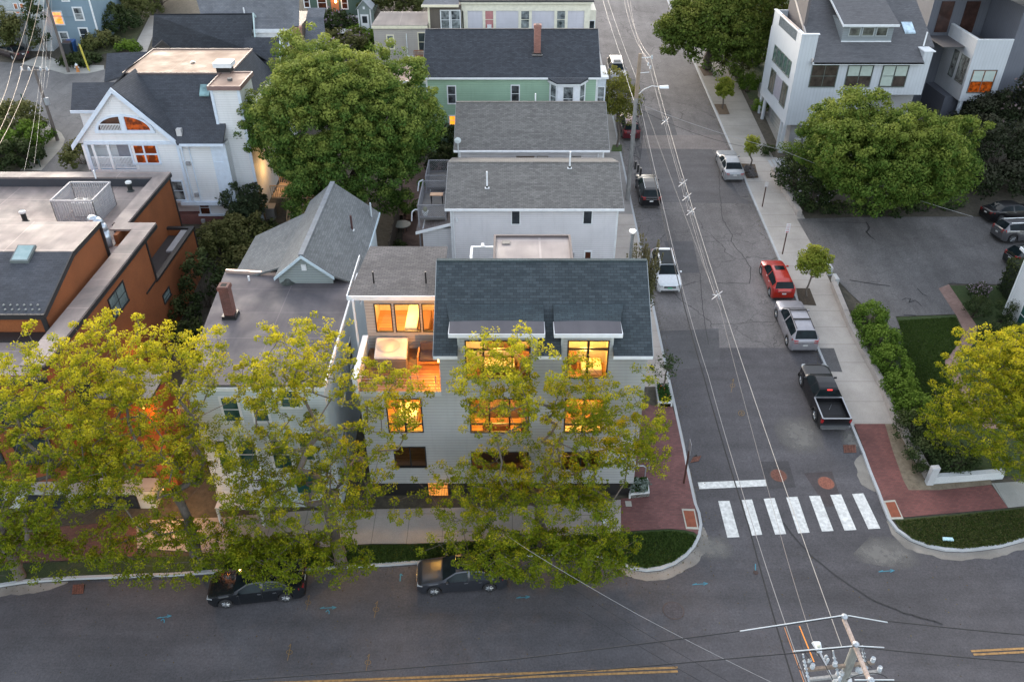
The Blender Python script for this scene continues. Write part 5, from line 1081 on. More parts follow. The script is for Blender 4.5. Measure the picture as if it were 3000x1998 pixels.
q = [atz(436, 151, 11.9), atz(506, 144, 11.9), atz(474, 117, 13.4)]; MB().hexa([v-Vector((0, 0, .1)) for v in q], q).build('hip_roof', shingle((.15, .14, .14), (.19, .18, .175)), bd)
gb = thing('grey_roof_house', 'brown shingle house with wide grey roof and brick chimney at the top', 'house', (-25, 97, 7))
A = [atz(700, 86, 14), atz(876, 86, 14), atz(876, -20, 17), atz(570, -20, 17)]; A[0] = atz(600, 86, 14)
MB().slab(A, .15).build('roof', shingle((.145, .15, .17), (.18, .185, .2), .3, .145, .7), gb)
y0 = A[1].y+.4; m = MB().box(A[0].x, A[1].x-.3, y0, y0+8, 5, 13.8, siding((.10, .075, .06), .12, dark=.6, var=.3)); m.build('wall', None, gb); MB().box(A[0].x, A[1].x, A[1].y-.1, A[1].y, 13.65, 14.0).box(A[0].x, A[1].x-.3, y0-.06, y0-.01, 13.0, 13.6).box(A[1].x-.5, A[1].x-.25, y0-.06, y0-.01, 8, 13).build('trim', WHITE(), gb)
for a, b in ((786, 798), (821, 843)): window(gb, (0, y0, 0), FU, *fx(a, 102, b, 133, y0), WHITE(), GLB(), .13, rows=(.5,))
p = aty(876, 130, y0-.4); chimney(gb, p.x, y0-.35, 8, 14.2, .8, .7)
B = [atz(892, 148, 11.6), atz(958, 148, 11.6), atz(948, 52, 13.9), atz(897, 52, 13.9)]; MB().slab(B, .12).slab([B[3]+Vector((0, 0, .01)), B[2]+Vector((0, 0, .01)), B[2]+Vector((0, 1.6, .6)), B[3]+Vector((0, 1.6, .6))], .1).build('side_roof', shingle((.12, .13, .15), (.15, .16, .18)), gb)
B = [atz(820, 188, 10.6), atz(940, 192, 10.6), atz(935, 148, 11.4), atz(765, 144, 11.4)]; MB().slab(B, .12).build('low_roof', WR, gb); MB().box(B[0].x, B[1].x, B[0].y-.1, B[0].y, 10.35, 10.6, WHITE()).box(B[0].x+.3, B[1].x, B[0].y+.4, B[0].y+3, 4, 10.4, plain((.16, .06, .05), .8)).build('low_wall', None, gb)
dg = thing('dark_green_house', 'dark green clapboard house with lit brown door and red deck at the top', 'house', (-24, 112, 9)); Yg = 112.
q = fx(900, -10, 1085, 50, Yg); MB().box(q[0], q[1], Yg, Yg+7, 7, 18, siding((.07, .125, .10), .16, dark=.7)).build('wall', None, dg); MB().box(q[0], q[1], Yg-.1, Yg-.005, q[2]-.1, q[2]+.15).build('sill_board', WHITE(), dg)
for a, b, c, d_ in ((892, -8, 905, 22), (932, -8, 955, 26), (1002, -5, 1017, 26)): window(dg, (0, Yg, 0), FU, *fx(a, c, b, d_, Yg) if False else fx(a, b, c, d_, Yg), WHITE(), GLR(), .12, rows=(.5,))
q = fx(970, -6, 993, 36, Yg); MB().box(q[0], q[1], Yg-.08, Yg-.01, q[2], q[3]).build('door', plain((.35, .14, .06), .5), dg); lamp('door_lamp', ((q[0]+q[1])/2+.2, Yg-.7, q[3]-.3), 45, (1, .5, .12)); MB().lathe([(.01, 0), (.16, .1), (.1, .4)], ((q[0]+q[1])/2+.2, Yg-.4, q[3]-.6), n=8).build('lantern', glow((1, .6, .2), 14., (1, .5, .15)), dg)
q = fx(906, 36, 1002, 60, Yg-2.2); m = MB().box(q[0], q[1], Yg-2.2, Yg, q[2]-.2, q[2])
for k in range(22): x = q[0]+(q[1]-q[0])*k/21; m.box(x-.04, x+.04, Yg-2.25, Yg-2.18, q[2], q[2]+.95)
m.box(q[0], q[1], Yg-2.28, Yg-2.16, q[2]+.95, q[2]+1.03); m.build('deck', plain((.22, .07, .045), .7), dg)
sh = thing('garden_shed', 'small grey green gabled shed with white door and trim', 'shed', (-20, 108, 8)); q = fx(1051, 37, 1088, 90, 106); zg = q[2]
x0, x1 = q[0], q[1]; xm = (x0+x1)/2; m = MB().box(x0, x1, 106, 108.4, zg-.6, zg+2.6, plain((.2, .25, .24), .7)); m.poly([(x0, 106, zg+2.6), (x1, 106, zg+2.6), (xm, 106, zg+3.5)], plain((.2, .25, .24), .7)); m.build('wall', None, sh)
MB().slab([(x0-.2, 105.8, zg+2.5), (xm, 105.8, zg+3.6), (xm, 108.6, zg+3.6), (x0-.2, 108.6, zg+2.5)], .08).slab([(xm, 105.8, zg+3.6), (x1+.2, 105.8, zg+2.5), (x1+.2, 108.6, zg+2.5), (xm, 108.6, zg+3.6)], .08).build('roof', plain((.3, .32, .34), .7), sh)
d_ = MB().box(xm-.5, xm+.5, 105.9, 105.98, zg-.3, zg+1.9).build('door', WHITE(), sh); MB().box(xm-.3, xm+.3, 105.87, 105.895, zg+.9, zg+1.7).build('pane', GL(), d_); MB().box(x0-.02, x0+.1, 105.92, 105.995, zg-.5, zg+2.5).box(x1-.1, x1+.02, 105.92, 105.995, zg-.5, zg+2.5).box(xm-.12, xm+.12, 105.95, 105.995, zg+2.5, zg+2.8).build('trim', WHITE(), sh)
# blue house, upper left
bh = thing('blue_house', 'blue clapboard house with white framed windows, one glowing orange, in the upper left', 'house', (-53, 105, 7)); Yb = 103.5
q = fx(168, 160, 282, 20, Yb); BL = siding((.22, .31, .38), .17, dark=.8); x0 = aty(168, 160, Yb).x; x1 = aty(278, 60, Yb).x; z0 = 6.8
m = MB().box(x0, x1, Yb, Yb+9, z0, 15.2, BL); m.build('wall', None, bh)
for a, b, c, d_, mt in ((158, 37, 182, 71, glow((1, .25, .02), 1.8, (1, .5, .25), 1.)), (219, 25, 241, 58, GLB()), (180, 97, 200, 132, GLB()), (237, 85, 258, 119, GL()), (182, -12, 199, 2, GLB())):
    s = fx(a, b, c, d_, Yb); window(bh, (0, Yb, 0), FU, *s, WHITE(), mt, .16, rows=(.5,))
MB().box(x1-.12, x1+.08, Yb-.07, Yb-.005, z0, 15.2).box(x0-.05, x0+.1, Yb-.07, Yb-.005, z0, 15.2).box(x0, x1, Yb-.1, Yb-.004, z0-.1, z0+.5).build('corner_board', WHITE(), bh); MB().box(x0, x1-2.6, Yb-.09, Yb-.004, 10.9, 11.0).build('belt_board', BL, bh)
MB().slab([(x1-1.2, Yb-.6, 15.6), (x1+.6, Yb-.6, 15.2), (x1+.6, Yb+9, 15.2), (x1-1.2, Yb+9, 15.6)], .2).build('roof', shingle((.3, .31, .32), (.35, .36, .37)), bh)
gh2 = thing('grey_house', 'pale grey roofed house at the upper left corner beside the blue house', 'house', (-62, 106, 7)); A = [atz(-40, 30, 12), atz(122, 34, 12), atz(140, -30, 14), atz(-40, -30, 14)]
MB().slab(A, .15).build('roof', shingle((.33, .36, .36), (.38, .41, .41)), gh2); MB().box(A[0].x, A[1].x-.3, A[1].y+.5, A[1].y+8, 6, 11.8, siding((.5, .53, .55), .17)).build('wall', None, gh2)
for a in (44, 62): window(gh2, (0, A[1].y+.5, 0), FU, *fx(a, 12, a+9, 40, A[1].y+.5), WHITE(), glow((.8, .35, .2), .6), .08)
# ---------------------------------------------------------------- modern grey house on the right
rb = thing('modern_house', 'modern pale grey house raised on posts with long grey roof and dormer', 'house', (32, 80, 5)); RS = siding((.49, .52, .56), .3, True, dark=.82, var=.06); RR = shingle((.085, .085, .093), (.11, .11, .118), .3, .15, .8, .1); WT = plain((.62, .65, .68), .5)
Yr = 75.9; Xr = 26.0; SC = concrete((.28, .27, .265), 0)
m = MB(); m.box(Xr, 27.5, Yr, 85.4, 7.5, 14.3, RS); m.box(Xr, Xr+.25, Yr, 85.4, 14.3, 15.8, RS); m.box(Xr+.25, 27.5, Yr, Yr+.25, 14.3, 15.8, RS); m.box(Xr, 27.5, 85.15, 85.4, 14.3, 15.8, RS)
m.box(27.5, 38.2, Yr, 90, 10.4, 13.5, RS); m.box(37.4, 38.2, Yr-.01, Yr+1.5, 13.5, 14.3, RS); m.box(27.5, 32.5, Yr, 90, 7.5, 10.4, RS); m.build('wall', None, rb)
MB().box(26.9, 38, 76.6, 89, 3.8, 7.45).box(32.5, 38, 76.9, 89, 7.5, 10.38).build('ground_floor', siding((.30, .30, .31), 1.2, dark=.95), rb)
MB().box(Xr-.03, Xr+.3, Yr-.05, 85.4, 15.8, 15.88).box(Xr+.3, 27.6, Yr-.05, Yr+.3, 15.8, 15.88).box(27.3, 37.4, Yr-.5, Yr-.4, 13.3, 13.5).box(37.35, 38.4, Yr-.06, Yr+1.5, 14.3, 14.38).build('coping', WT, rb)
a = atx(2287, 45, Xr-.02); b = atx(2334, 98, Xr-.02); MB().box(Xr+.05, Xr+.2, b.y, a.y, 15.88, 15.94).build('handrail', plain((.42, .34, .3), .6), rb)
m = MB()
for k in range(24): y = b.y+(a.y-b.y)*k/23; m.box(Xr-.04, Xr-.005, y-.03, y+.03, 14.9, 15.75)
m.build('railing_grille', plain((.1, .12, .13), .6), rb)
zf = lambda y: 13.5+.45*(y-(Yr-.5))
MB().slab([(27.4, Yr-.5, zf(Yr-.5)), (37.4, Yr-.5, zf(Yr-.5)), (37.4, 95, zf(95)), (27.4, 95, zf(95))], .15).slab([(37.4, Yr+1.5, zf(Yr+1.5)), (38.9, Yr+1.5, zf(Yr+1.5)), (38.9, 95, zf(95)), (37.4, 95, zf(95))], .15).build('roof', RR, rb)
MB().box(27.35, 27.6, Yr+4, 85.4, 14.2, 18).build('terrace_wall', plain((.10, .09, .095), .8), rb); MB().hexa([(27.3, Yr-.2, 13.4), (27.42, Yr-.2, 13.4), (27.42, 92, 20.8), (27.3, 92, 20.8)], [(27.3, Yr-.2, 13.7), (27.42, Yr-.2, 13.7), (27.42, 92, 21.1), (27.3, 92, 21.1)]).build('rake_trim', plain((.5, .45, .42), .5), rb)
yd = 78.0; q = fx(2462, 74, 2618, 129, yd); dx0, dx1 = aty(2462, 129, yd).x, aty(2608, 129, yd).x; zt = aty(2500, 72, yd).z
d = MB().box(dx0, dx1, yd, 84, zf(yd)-.1, zt, siding((.22, .25, .27), .15)).build('dormer', None, rb)
MB().slab([(dx0-.2, yd-.3, zt+.05), (dx1+.3, yd-.3, zt+.05), (dx1+.3, 88, zt+2.9), (dx0-.2, 88, zt+2.9)], .15).build('dormer_roof', RR, d); MB().box(dx0-.2, dx1+.3, yd-.38, yd-.3, zt-.15, zt+.05).hexa([(dx0-.25, yd-.38, zt-.15), (dx0-.2, yd-.38, zt-.15), (dx0-.2, 88, zt+2.7), (dx0-.25, 88, zt+2.7)], [(dx0-.25, yd-.38, zt+.05), (dx0-.2, yd-.38, zt+.05), (dx0-.2, 88, zt+2.9), (dx0-.25, 88, zt+2.9)]).box(dx0, dx1, yd-.1, yd-.01, zf(yd)-.02, zf(yd)+.08).build('fascia', WT, d)
for a, b in ((2489, 2519), (2528, 2559), (2569, 2598)): window(d, (0, yd, 0), FU, *fx(a, 83, b, 105, yd), plain((.3, .33, .34), .5), glass((.03, .03, .025), .1, (.13, .14, .12)), .08)
p = aty(2669, 63, 79.5); MB().slab([(p.x-.5, 79, zf(79)+.1), (p.x+.5, 79, zf(79)+.1), (p.x+.5, 80.4, zf(80.4)+.1), (p.x-.5, 80.4, zf(80.4)+.1)], .15).build('skylight', glass((.28, .36, .42), .15), rb)
p = aty(2714, 105, 77.5); MB().tube((p.x, 77.5, zf(77.5)-.1), (p.x, 77.5, zf(77.5)+1.2), .07).build('vent_pipe', WHITE(), rb)
GF = plain((.09, .11, .10), .5)
for i, (a, b) in enumerate(((2376, 2450), (2480, 2552), (2582, 2655))):
    q = fx(a, 193, b, 254, Yr); w = window(rb, (0, Yr, 0), FU, *q, GF, glass((.035, .028, .025), .1, (.075, .06, .05)), .07, cols=2, rows=(.5,))
    if i: 
        for k in (0, 1): 
            xa = q[0]+(q[1]-q[0])*k/2+.06; MB().box(xa, xa+(q[1]-q[0])/2-.12, Yr-.035, Yr-.02, (q[2]+q[3])/2+(.0 if not (i == 2 and k == 0) else -.9), q[3]-.03).build('shade', plain((.36, .42, .38), .8), w)
for k in range(5):
    a = atx(2262+k*12.2, 152+k*12.2, Xr); y0 = a.y; window(rb, (Xr, 0, 0), WU, 77.3+1.22*k, 78.2+1.22*k, 11.6, 13.0, GF, glass((.03, .06, .055), .1), .06)
for y0 in (77.0, 81.2): window(rb, (Xr, 0, 0), WU, y0, y0+1.6, 8.8, 10.8, GF, glass((.05, .05, .045), .1), .08, cols=2)
MB().box(Xr-.03, Xr-.004, 78.8, 81.0, 8.8, 10.8).build('wall_panel', plain((.25, .24, .28), .7), rb)
for x, y in ((26.1, 76.1), (26.1, 77.0), (26.1, 83.4), (26.1, 84.8)): MB().tube((x, y, 3.5), (x, y, 7.5), .19, n=14).build('post', plain((.42, .44, .47), .5), rb)
MB().box(26.85, 26.9, 78, 83, 4.8, 7.2).build('garage_door', siding((.22, .23, .23), .35), rb)
for a in (2336, 2360): 
    p = aty(a, 410, 76.55); MB().box(p.x-.28, p.x+.28, 76.3, 76.59, p.z-.18, p.z+.18).build('meter_box', plain((.45, .45, .45), .4), rb)
rc = thing('angled_house', 'angular pale grey house with corner terrace and lit window at the upper right', 'house', (42, 82, 6)); Yc = 81.; zb = 8.1; ztp = 14.0
c0 = Vector((44.7, Yc, 0)); c1 = Vector((48.2, Yc, 0)); cl = atz(2735, 239, zb); cl.z = 0; c2 = cl+Vector((-.1, 5.5, 0))
ring = [c0, c1, c1+Vector((0, 8, 0)), c2+Vector((2, 3, 0)), c2, cl]
MB().hexa([(p.x, p.y, zb) for p in ring], [(p.x, p.y, ztp-1.2) for p in ring]).build('wall', RS, rc)
m = MB()
def wallseg(m, a, b, z0, z1, t=.15):
    d = (b-a).normalized(); n = Vector((-d.y, d.x, 0))*t; lo = [a, b, b+n, a+n]; m.hexa([(p.x, p.y, z0) for p in lo], [(p.x, p.y, z1) for p in lo])
wallseg(m, c0, c1, ztp-1.2, ztp); wallseg(m, cl, c0, ztp-1.2, ztp); wallseg(m, c2, cl, ztp-1.2, ztp+1.6); m.build('parapet', RS, rc)
m = MB(); wallseg(m, c0-Vector((.03, .03, 0)), c1, ztp+.001, ztp+.08, .25); wallseg(m, cl, c0, ztp+.002, ztp+.085, .25); m.build('coping', WT, rc)
BG = siding((.115, .125, .155), .3, True, dark=.8)
MB().box(48.25, 62, Yc+.1, 95, 4, 17, BG).box(42.5, 48.2, 87.2, 95, 4, 20, BG).box(44, 48.2, Yc+1.5, 90, 4.5, 8.05, BG).box(39.4, 41, 84, 95, 4.5, 12.4, siding((.13, .10, .095), .3, True)).build('dark_wall', None, rc)
MB().box(42.6, 48.1, 83.0, 87.2, 12.8, 12.86).build('terrace_floor', plain((.09, .085, .09), .7), rc)
MB().box(43.3, 44.6, 87.1, 87.19, 13.2, 16.2).box(45.8, 47.2, 87.1, 87.19, 13.2, 16.2).build('terrace_door', glass((.03, .015, .012), .15), rc)
MB().box(44, 58, 79.9, 86.5, 18.2, 18.6).build('upper_roof', WT, rc)
q = fx(2840, 208, 2912, 271, Yc); q = (45.25, 47.5, q[2], q[3])
w = window(rc, (0, Yc, 0), FU, *q, GF, glow((.8, .16, .02), .4, (.10, .03, .012), 3., .5), .08, cols=2, rows=(.5,))
for k in (0, 1): xa = q[0]+1.125*k+.06; MB().box(xa, xa+1.0, Yc-.035, Yc-.02, (q[2]+q[3])/2, q[3]-.03).build('shade', plain((.4, .47, .44), .8), w)
d = (c0-cl); L = d.length; d.normalize(); nn = Vector((d.y, -d.x, 0))
for a, b in ((.42, .56), (.68, .93)): window(rc, cl, (d, nn), L*a, L*b, zb+1.6, zb+4.0, GF, glass((.06, .05, .05), .1, (.3, .33, .32)), .08, cols=1 if a < .5 else 2, rows=(.4,))
p = atz(2800, 365, 5.3); MB().tube((45.1, 81.3, 4.8), (45.1, 81.3, 8.1), .22, n=14).build('post', plain((.5, .55, .6), .5), rc)
window(rc, (0, Yc+.1, 0), FU, 50.2, 52, 10.5, 12.2, GF, GL(), .08, cols=1)
# stone steps and retaining walls along the right pavement
t = thing('stone_steps', 'flight of grey stone steps beside the posts of the modern house', 'steps', (25.7, 72, 4.4))
for k in range(5):
    a = G(2247+k*10, 472-0*k); P = [G(2248+k*11, 474), G(2256+k*11, 474), G(2276+k*11, 508), G(2268+k*11, 508)]
    MB().slab([(p.x, p.y, p.z+.15+.07*k) for p in P], .25).build('tread', concrete((.42, .43, .44), 0), t)
ST = concrete((.36, .33, .31), 0, 0., .35)
def wallrun(name, label, pxs, h, w=.35, m=ST, cat='wall', coarse=1):
    P = [G(a, b, .13) for a, b in pxs]; t = MB()
    for a, b in zip(P[:-1], P[1:]):
        d = (b-a).xy.normalized(); n = Vector((-d.y, d.x)); n = n if n.x > 0 else -n
        if abs(d.x) > abs(d.y): n = n if n.y > 0 else -n
        k = max(1, int((b-a).length/1.6)) if coarse else 1
        for i in range(k):
            c = a.lerp(b, i/k); e = a.lerp(b, (i+1)/k); hh = h+random.uniform(-.03, .03)
            q = [c.xy, e.xy, e.xy+n*w, c.xy+n*w]; t.slab([(p.x, p.y, gz(p.y)+.13+hh) for p in q], hh+.3)
    return tag(t.build(name, m), label, cat)
wallrun('stone_wall', 'low stone wall beside the pavement below the big right hand maple', [(2258, 505), (2268, 525), (2299, 576), (2334, 634)], .55, .4)
wallrun('stone_wall', 'long low stone retaining wall in front of the clipped hedge', [(2432, 840), (2485, 969), (2505, 1008), (2572, 1132), (2613, 1235), (2665, 1322), (2708, 1402)], .5, .38)
wallrun('granite_wall', 'whitish granite kerb wall at the corner of the garden', [(2722, 1418), (2830, 1411), (2938, 1402)], .55, .3, concrete((.5, .52, .53), 0, 0., .2))
p = G(2722, 1416, .13); t = thing('gate_post', 'leaning grey granite post where the two garden walls meet', 'post', tuple(p)); MB().hexa([(p.x-.22, p.y-.15, p.z-.1), (p.x+.2, p.y-.15, p.z-.1), (p.x+.2, p.y+.2, p.z-.1), (p.x-.22, p.y+.2, p.z-.1)], [(p.x-.17, p.y-.1, p.z+1.25), (p.x+.3, p.y-.1, p.z+1.3), (p.x+.3, p.y+.25, p.z+1.3), (p.x-.17, p.y+.25, p.z+1.25)]).build('shaft', GRAN, t, bevel=.03)
for a, b, L_ in ((2428, 800, 'nearer the driveway'), (2446, 832, 'at the head of the long wall')):
    p = G(a, b, .13); t = thing('stone_post', 'short square stone post '+L_, 'post', tuple(p)); MB().box(p.x-.16, p.x+.16, p.y-.3, p.y+.55, p.z-.1, p.z+.62).build('block', GRAN, t, bevel=.03)
t = thing('boulder', 'flat grey garden boulder beside the upper pavement', 'boulder', tuple(G(2277, 300, .1))); p = G(2277, 300, .1)
MB().hexa([(p.x-.6, p.y-1.6, p.z-.1), (p.x+.6, p.y-1.7, p.z-.1), (p.x+.5, p.y+1.6, p.z-.1), (p.x-.7, p.y+1.4, p.z-.1)], [(p.x-.5, p.y-1.4, p.z+.55), (p.x+.4, p.y-1.5, p.z+.6), (p.x+.4, p.y+1.4, p.z+.6), (p.x-.5, p.y+1.2, p.z+.5)]).build('stone', ST, t, bevel=.12)
# white house at the right edge
we = thing('white_house', 'white clapboard house cut off by the right edge beside the clipped shrubs', 'house', (36, 52, 2)); a = aty(2956, 874, 51.0); 
MB().box(a.x, a.x+9, 41, 51, 1., 7.6, siding((.68, .7, .72), .16, dark=.85)).build('wall', None, we); MB().slab([(a.x-.3, 40.6, 7.6), (a.x+4.5, 40.6, 10.8), (a.x+4.5, 51.4, 10.8), (a.x-.3, 51.4, 7.6)], .15).build('roof', shingle((.08, .09, .085), (.1, .11, .105)), we)
MB().box(a.x-.4, a.x-.3, 40.6, 51.4, 7.4, 7.6).box(a.x-.05, a.x-.003, 50.86, 51.0, 1., 7.4).build('trim', WHITE(), we); window(we, (a.x, 0, 0), WU, 48.2, 49.2, 2.6, 4.2, WHITE(), glass((.02, .06, .05), .1), .1, rows=(.5,))
# dark timber fence of the back gardens
fence = thing('board_fence', 'weathered dark board fence between the back gardens', 'fence', (-8.8, 55, 2.5))
P = [G(1140, 795), G(1175, 620), G(1180, 560)]; m = MB()
for a, b in zip(P[:-1], P[1:]):
    k = int((b-a).length/.16)
    for i in range(k):
        c = a.lerp(b, i/k); e = a.lerp(b, (i+.9)/k); m.hexa([(c.x, c.y, c.z-.1), (c.x+.04, c.y, c.z-.1), (e.x+.04, e.y, e.z-.1), (e.x, e.y, e.z-.1)], [(c.x, c.y, c.z+1.75), (c.x+.04, c.y, c.z+1.75), (e.x+.04, e.y, e.z+1.75), (e.x, e.y, e.z+1.75)])
m.build('boards', planks((.09, .075, .06), (.13, .11, .09), .16, .8), fence)
m = MB()
for i in range(8): c = P[0].lerp(P[1], i/7); m.box(c.x-.1, c.x, c.y-.05, c.y+.05, c.z-.1, c.z+1.9)
m.build('posts', plain((.10, .08, .06), .8), fence)
def round_table(px, py, r, h, mat, label, umb=None):
    p = G(px, py, .14); t = thing('garden_table', label, 'table', tuple(p)); MB().lathe([(r, h-.05), (r, h), (.01, h+.01)], tuple(p), n=28).build('tabletop', mat, t)
    m = MB()
    for k in range(4): a = k*math.pi/2+.4; m.tube((p.x+r*.5*math.cos(a), p.y+r*.5*math.sin(a), p.z), (p.x+r*.4*math.cos(a), p.y+r*.4*math.sin(a), p.z+h-.04), .03, n=6)
    m.build('legs', DARK(), t)
round_table(1180, 680, .72, .75, plain((.28, .29, .27), .6), 'round grey garden table in the dark back garden')
p = G(1196, 625, .14); t = thing('fire_pit', 'round covered patio table with stools in the dark back garden', 'table', tuple(p)); MB().lathe([(.6, 0), (.75, .35), (.8, .6), (.72, .66), (.01, .72)], tuple(p), n=24).build('cover', plain((.13, .085, .08), .8), t)
for i, (a, b) in enumerate(((1175, 640), (1200, 652), (1213, 632))):
    p = G(a, b, .14); t = thing('garden_chair', ('pale folding', 'brown rattan', 'low wooden')[i]+' chair near the covered patio table', 'chair', tuple(p)); c = ((.32, .22, .17), (.22, .12, .08), (.2, .14, .1))[i]; mt = plain(c, .7)
    MB().box(p.x-.25, p.x+.25, p.y-.25, p.y+.25, p.z+.4, p.z+.45).build('seat', mt, t); MB().hexa([(p.x-.25, p.y+.2, p.z+.45), (p.x+.25, p.y+.2, p.z+.45), (p.x+.25, p.y+.24, p.z+.45), (p.x-.25, p.y+.24, p.z+.45)], [(p.x-.25, p.y+.38, p.z+.95), (p.x+.25, p.y+.38, p.z+.95), (p.x+.25, p.y+.42, p.z+.95), (p.x-.25, p.y+.42, p.z+.95)]).build('backrest', mt, t)
    for sx in (-.22, .22):
        for sy in (-.22, .22): MB().tube((p.x+sx, p.y+sy, p.z), (p.x+sx, p.y+sy, p.z+.4), .02, n=6).build('leg', mt, t)
for i, (a, b) in enumerate(((206, 160), (215, 155))):
    p = G(a, b, .13); t = thing('wheeled_bin', ('black', 'blue')[i]+' wheeled bin beside the blue house', 'bin', tuple(p)); c = ((.02, .025, .03), (.02, .07, .2))[i]
    MB().hexa([(p.x-.4, p.y-.35, p.z), (p.x+.4, p.y-.35, p.z), (p.x+.4, p.y+.35, p.z), (p.x-.4, p.y+.35, p.z)], [(p.x-.5, p.y-.45, p.z+1.3), (p.x+.5, p.y-.45, p.z+1.3), (p.x+.5, p.y+.45, p.z+1.3), (p.x-.5, p.y+.45, p.z+1.3)]).build('body', plain(c, .5), t, bevel=.05); MB().hexa([(p.x-.54, p.y-.5, p.z+1.3), (p.x+.54, p.y-.5, p.z+1.3), (p.x+.54, p.y+.5, p.z+1.3), (p.x-.54, p.y+.5, p.z+1.3)], [(p.x-.5, p.y-.45, p.z+1.4), (p.x+.5, p.y-.45, p.z+1.4), (p.x+.5, p.y+.45, p.z+1.5), (p.x-.5, p.y+.45, p.z+1.5)]).build('lid', plain(mulc(c, 1.3), .5), t, bevel=.03)
    m = MB()
    for s in (-.38, .38): m.lathe([(.12, -.04), (.12, .04)], (p.x+s, p.y+.4, p.z+.12), 'x', 12)
    m.build('wheels', RUB(), t)
# ================================================================ vegetation
def leaf_object(name, cent, size, mat, parent, L, rng, outward=None, zr=None, flat=.35):
    """many small leaf faces; cent = (n,3) centres. uv.x = shade of the leaf, uv.y = how high / how far out it sits"""
    n = len(cent); nrm = rng.normal(size=(n, 3))
    if outward is not None: nrm = nrm*.55+outward*1.1
    nrm[:, 2] += flat; nrm /= np.linalg.norm(nrm, axis=1)[:, None]+1e-9
    a = np.cross(nrm, rng.normal(size=(n, 3))); a /= np.linalg.norm(a, axis=1)[:, None]+1e-9; b = np.cross(nrm, a)
    s = size*rng.uniform(.65, 1.35, n)[:, None]
    v = np.stack([cent-a*s*.5, cent-b*s*.34+a*s*.05, cent+a*s*.55, cent+b*s*.34+a*s*.05], 1).reshape(-1, 3)-np.array(L)
    me = bpy.data.meshes.new(name); me.vertices.add(4*n); me.vertices.foreach_set('co', v.astype(np.float32).ravel())
    me.loops.add(4*n); me.loops.foreach_set('vertex_index', np.arange(4*n, dtype=np.int32)); me.polygons.add(n)
    me.polygons.foreach_set('loop_start', np.arange(0, 4*n, 4, dtype=np.int32)); me.polygons.foreach_set('loop_total', np.full(n, 4, dtype=np.int32))
    uv = me.uv_layers.new(name='UVMap'); x = rng.uniform(0, 1, n)
    y = zr if zr is not None else (cent[:, 2]-cent[:, 2].min())/(np.ptp(cent[:, 2])+1e-6)
    uv.data.foreach_set('uv', np.repeat(np.stack([x, np.clip(y, 0, 1)], 1), 4, 0).astype(np.float32).ravel())
    me.update(calc_edges=True); me.materials.append(mat)
    o = bpy.data.objects.new(name, me); C.objects.link(o)
    if parent is not None: o.parent = parent; LOC[o.name] = tuple(L)
    return o
def skeleton(base, trunk_h, lean, pts, rng, step=1.1, split=None):
    """grow branches from the trunk out to the given points, thickness by what each limb carries"""
    P = [np.array(base, float)]; par = [-1]; n = max(3, int(trunk_h/.8))
    for k in range(1, n+1):
        t = k/n; P.append(np.array(base)+np.array([lean[0]*t*t, lean[1]*t*t, trunk_h*t])+rng.normal(size=3)*[.05, .05, 0]); par.append(len(P)-2)
    top = P[-1]; order = np.argsort(np.linalg.norm(pts-top, axis=1)); low = max(2, n-2); leaves = []
    arr = np.zeros((14000, 3)); 
    for i, p in enumerate(P): arr[i] = p
    for q in pts[order]:
        N = len(P); d = q-arr[low:N]; dist = np.linalg.norm(d, axis=1)
        cost = dist+.0*dist+np.where(d[:, 2] < -.2, 1.2, 0)
        j = low+int(np.argmin(cost)); L = np.linalg.norm(q-P[j]); k = max(1, int(L/step)); prev = j; a = P[j].copy()
        for s in range(1, k+1):
            t = s/k; p = a+(q-a)*t; sag = .16*L*math.sin(math.pi*t); p = p+np.array([0, 0, -sag*.5])+(rng.normal(size=3)*.09*L/k if s < k else 0)
            if len(P) >= 13990: break
            P.append(p); arr[len(P)-1] = p; par.append(prev); prev = len(P)-1
        leaves.append(prev)
    w = np.zeros(len(P)); 
    for l in leaves: w[l] += 1
    for i in range(len(P)-1, 0, -1): w[par[i]] += w[i]
    return P, par, w
def branch_mesh(P, par, w, r0, name, mat, parent, L, rmin=.012, r_cut=0., ex=.5):
    m = MB(); W = w.max(); rad = np.maximum(rmin, r0*(w/W)**ex)
    for i in range(1, len(P)):
        if rad[i] < r_cut: continue
        n = 8 if rad[i] > .08 else (5 if rad[i] > .03 else 3)
        ra = rad[par[i]] if par[i] < len(P) else rad[i]
        m.tube(P[par[i]], P[i], min(ra, rad[i]*1.35)*(1.25 if i <= 2 else 1), rad[i], n, None, False)
    return m.build(name, mat, parent, smooth=True)
def cloud(center, radii, n, rng, shell=.0, lump=.25, cut=-1.):
    """points in an uneven ellipsoid; shell pushes them towards its surface"""
    out = []; f = rng.normal(size=(7, 3)); ph = rng.uniform(0, 6.28, 7)
    while len(out) < n:
        d = rng.normal(size=3); d /= np.linalg.norm(d)
        if d[2] < cut: continue
        r = rng.uniform(shell**3, 1)**(1/3); wv = sum(math.sin(f[k] @ d*2.1+ph[k]) for k in range(7))/7
        out.append(np.array(center)+d*np.array(radii)*r*(1+lump*wv*2))
    return np.array(out)
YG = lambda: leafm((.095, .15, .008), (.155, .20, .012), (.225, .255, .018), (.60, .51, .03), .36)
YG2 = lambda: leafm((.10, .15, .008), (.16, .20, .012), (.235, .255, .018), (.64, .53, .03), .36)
DG = lambda: leafm((.04, .085, .018), (.072, .135, .028), (.12, .19, .04), (.30, .33, .07), .28)
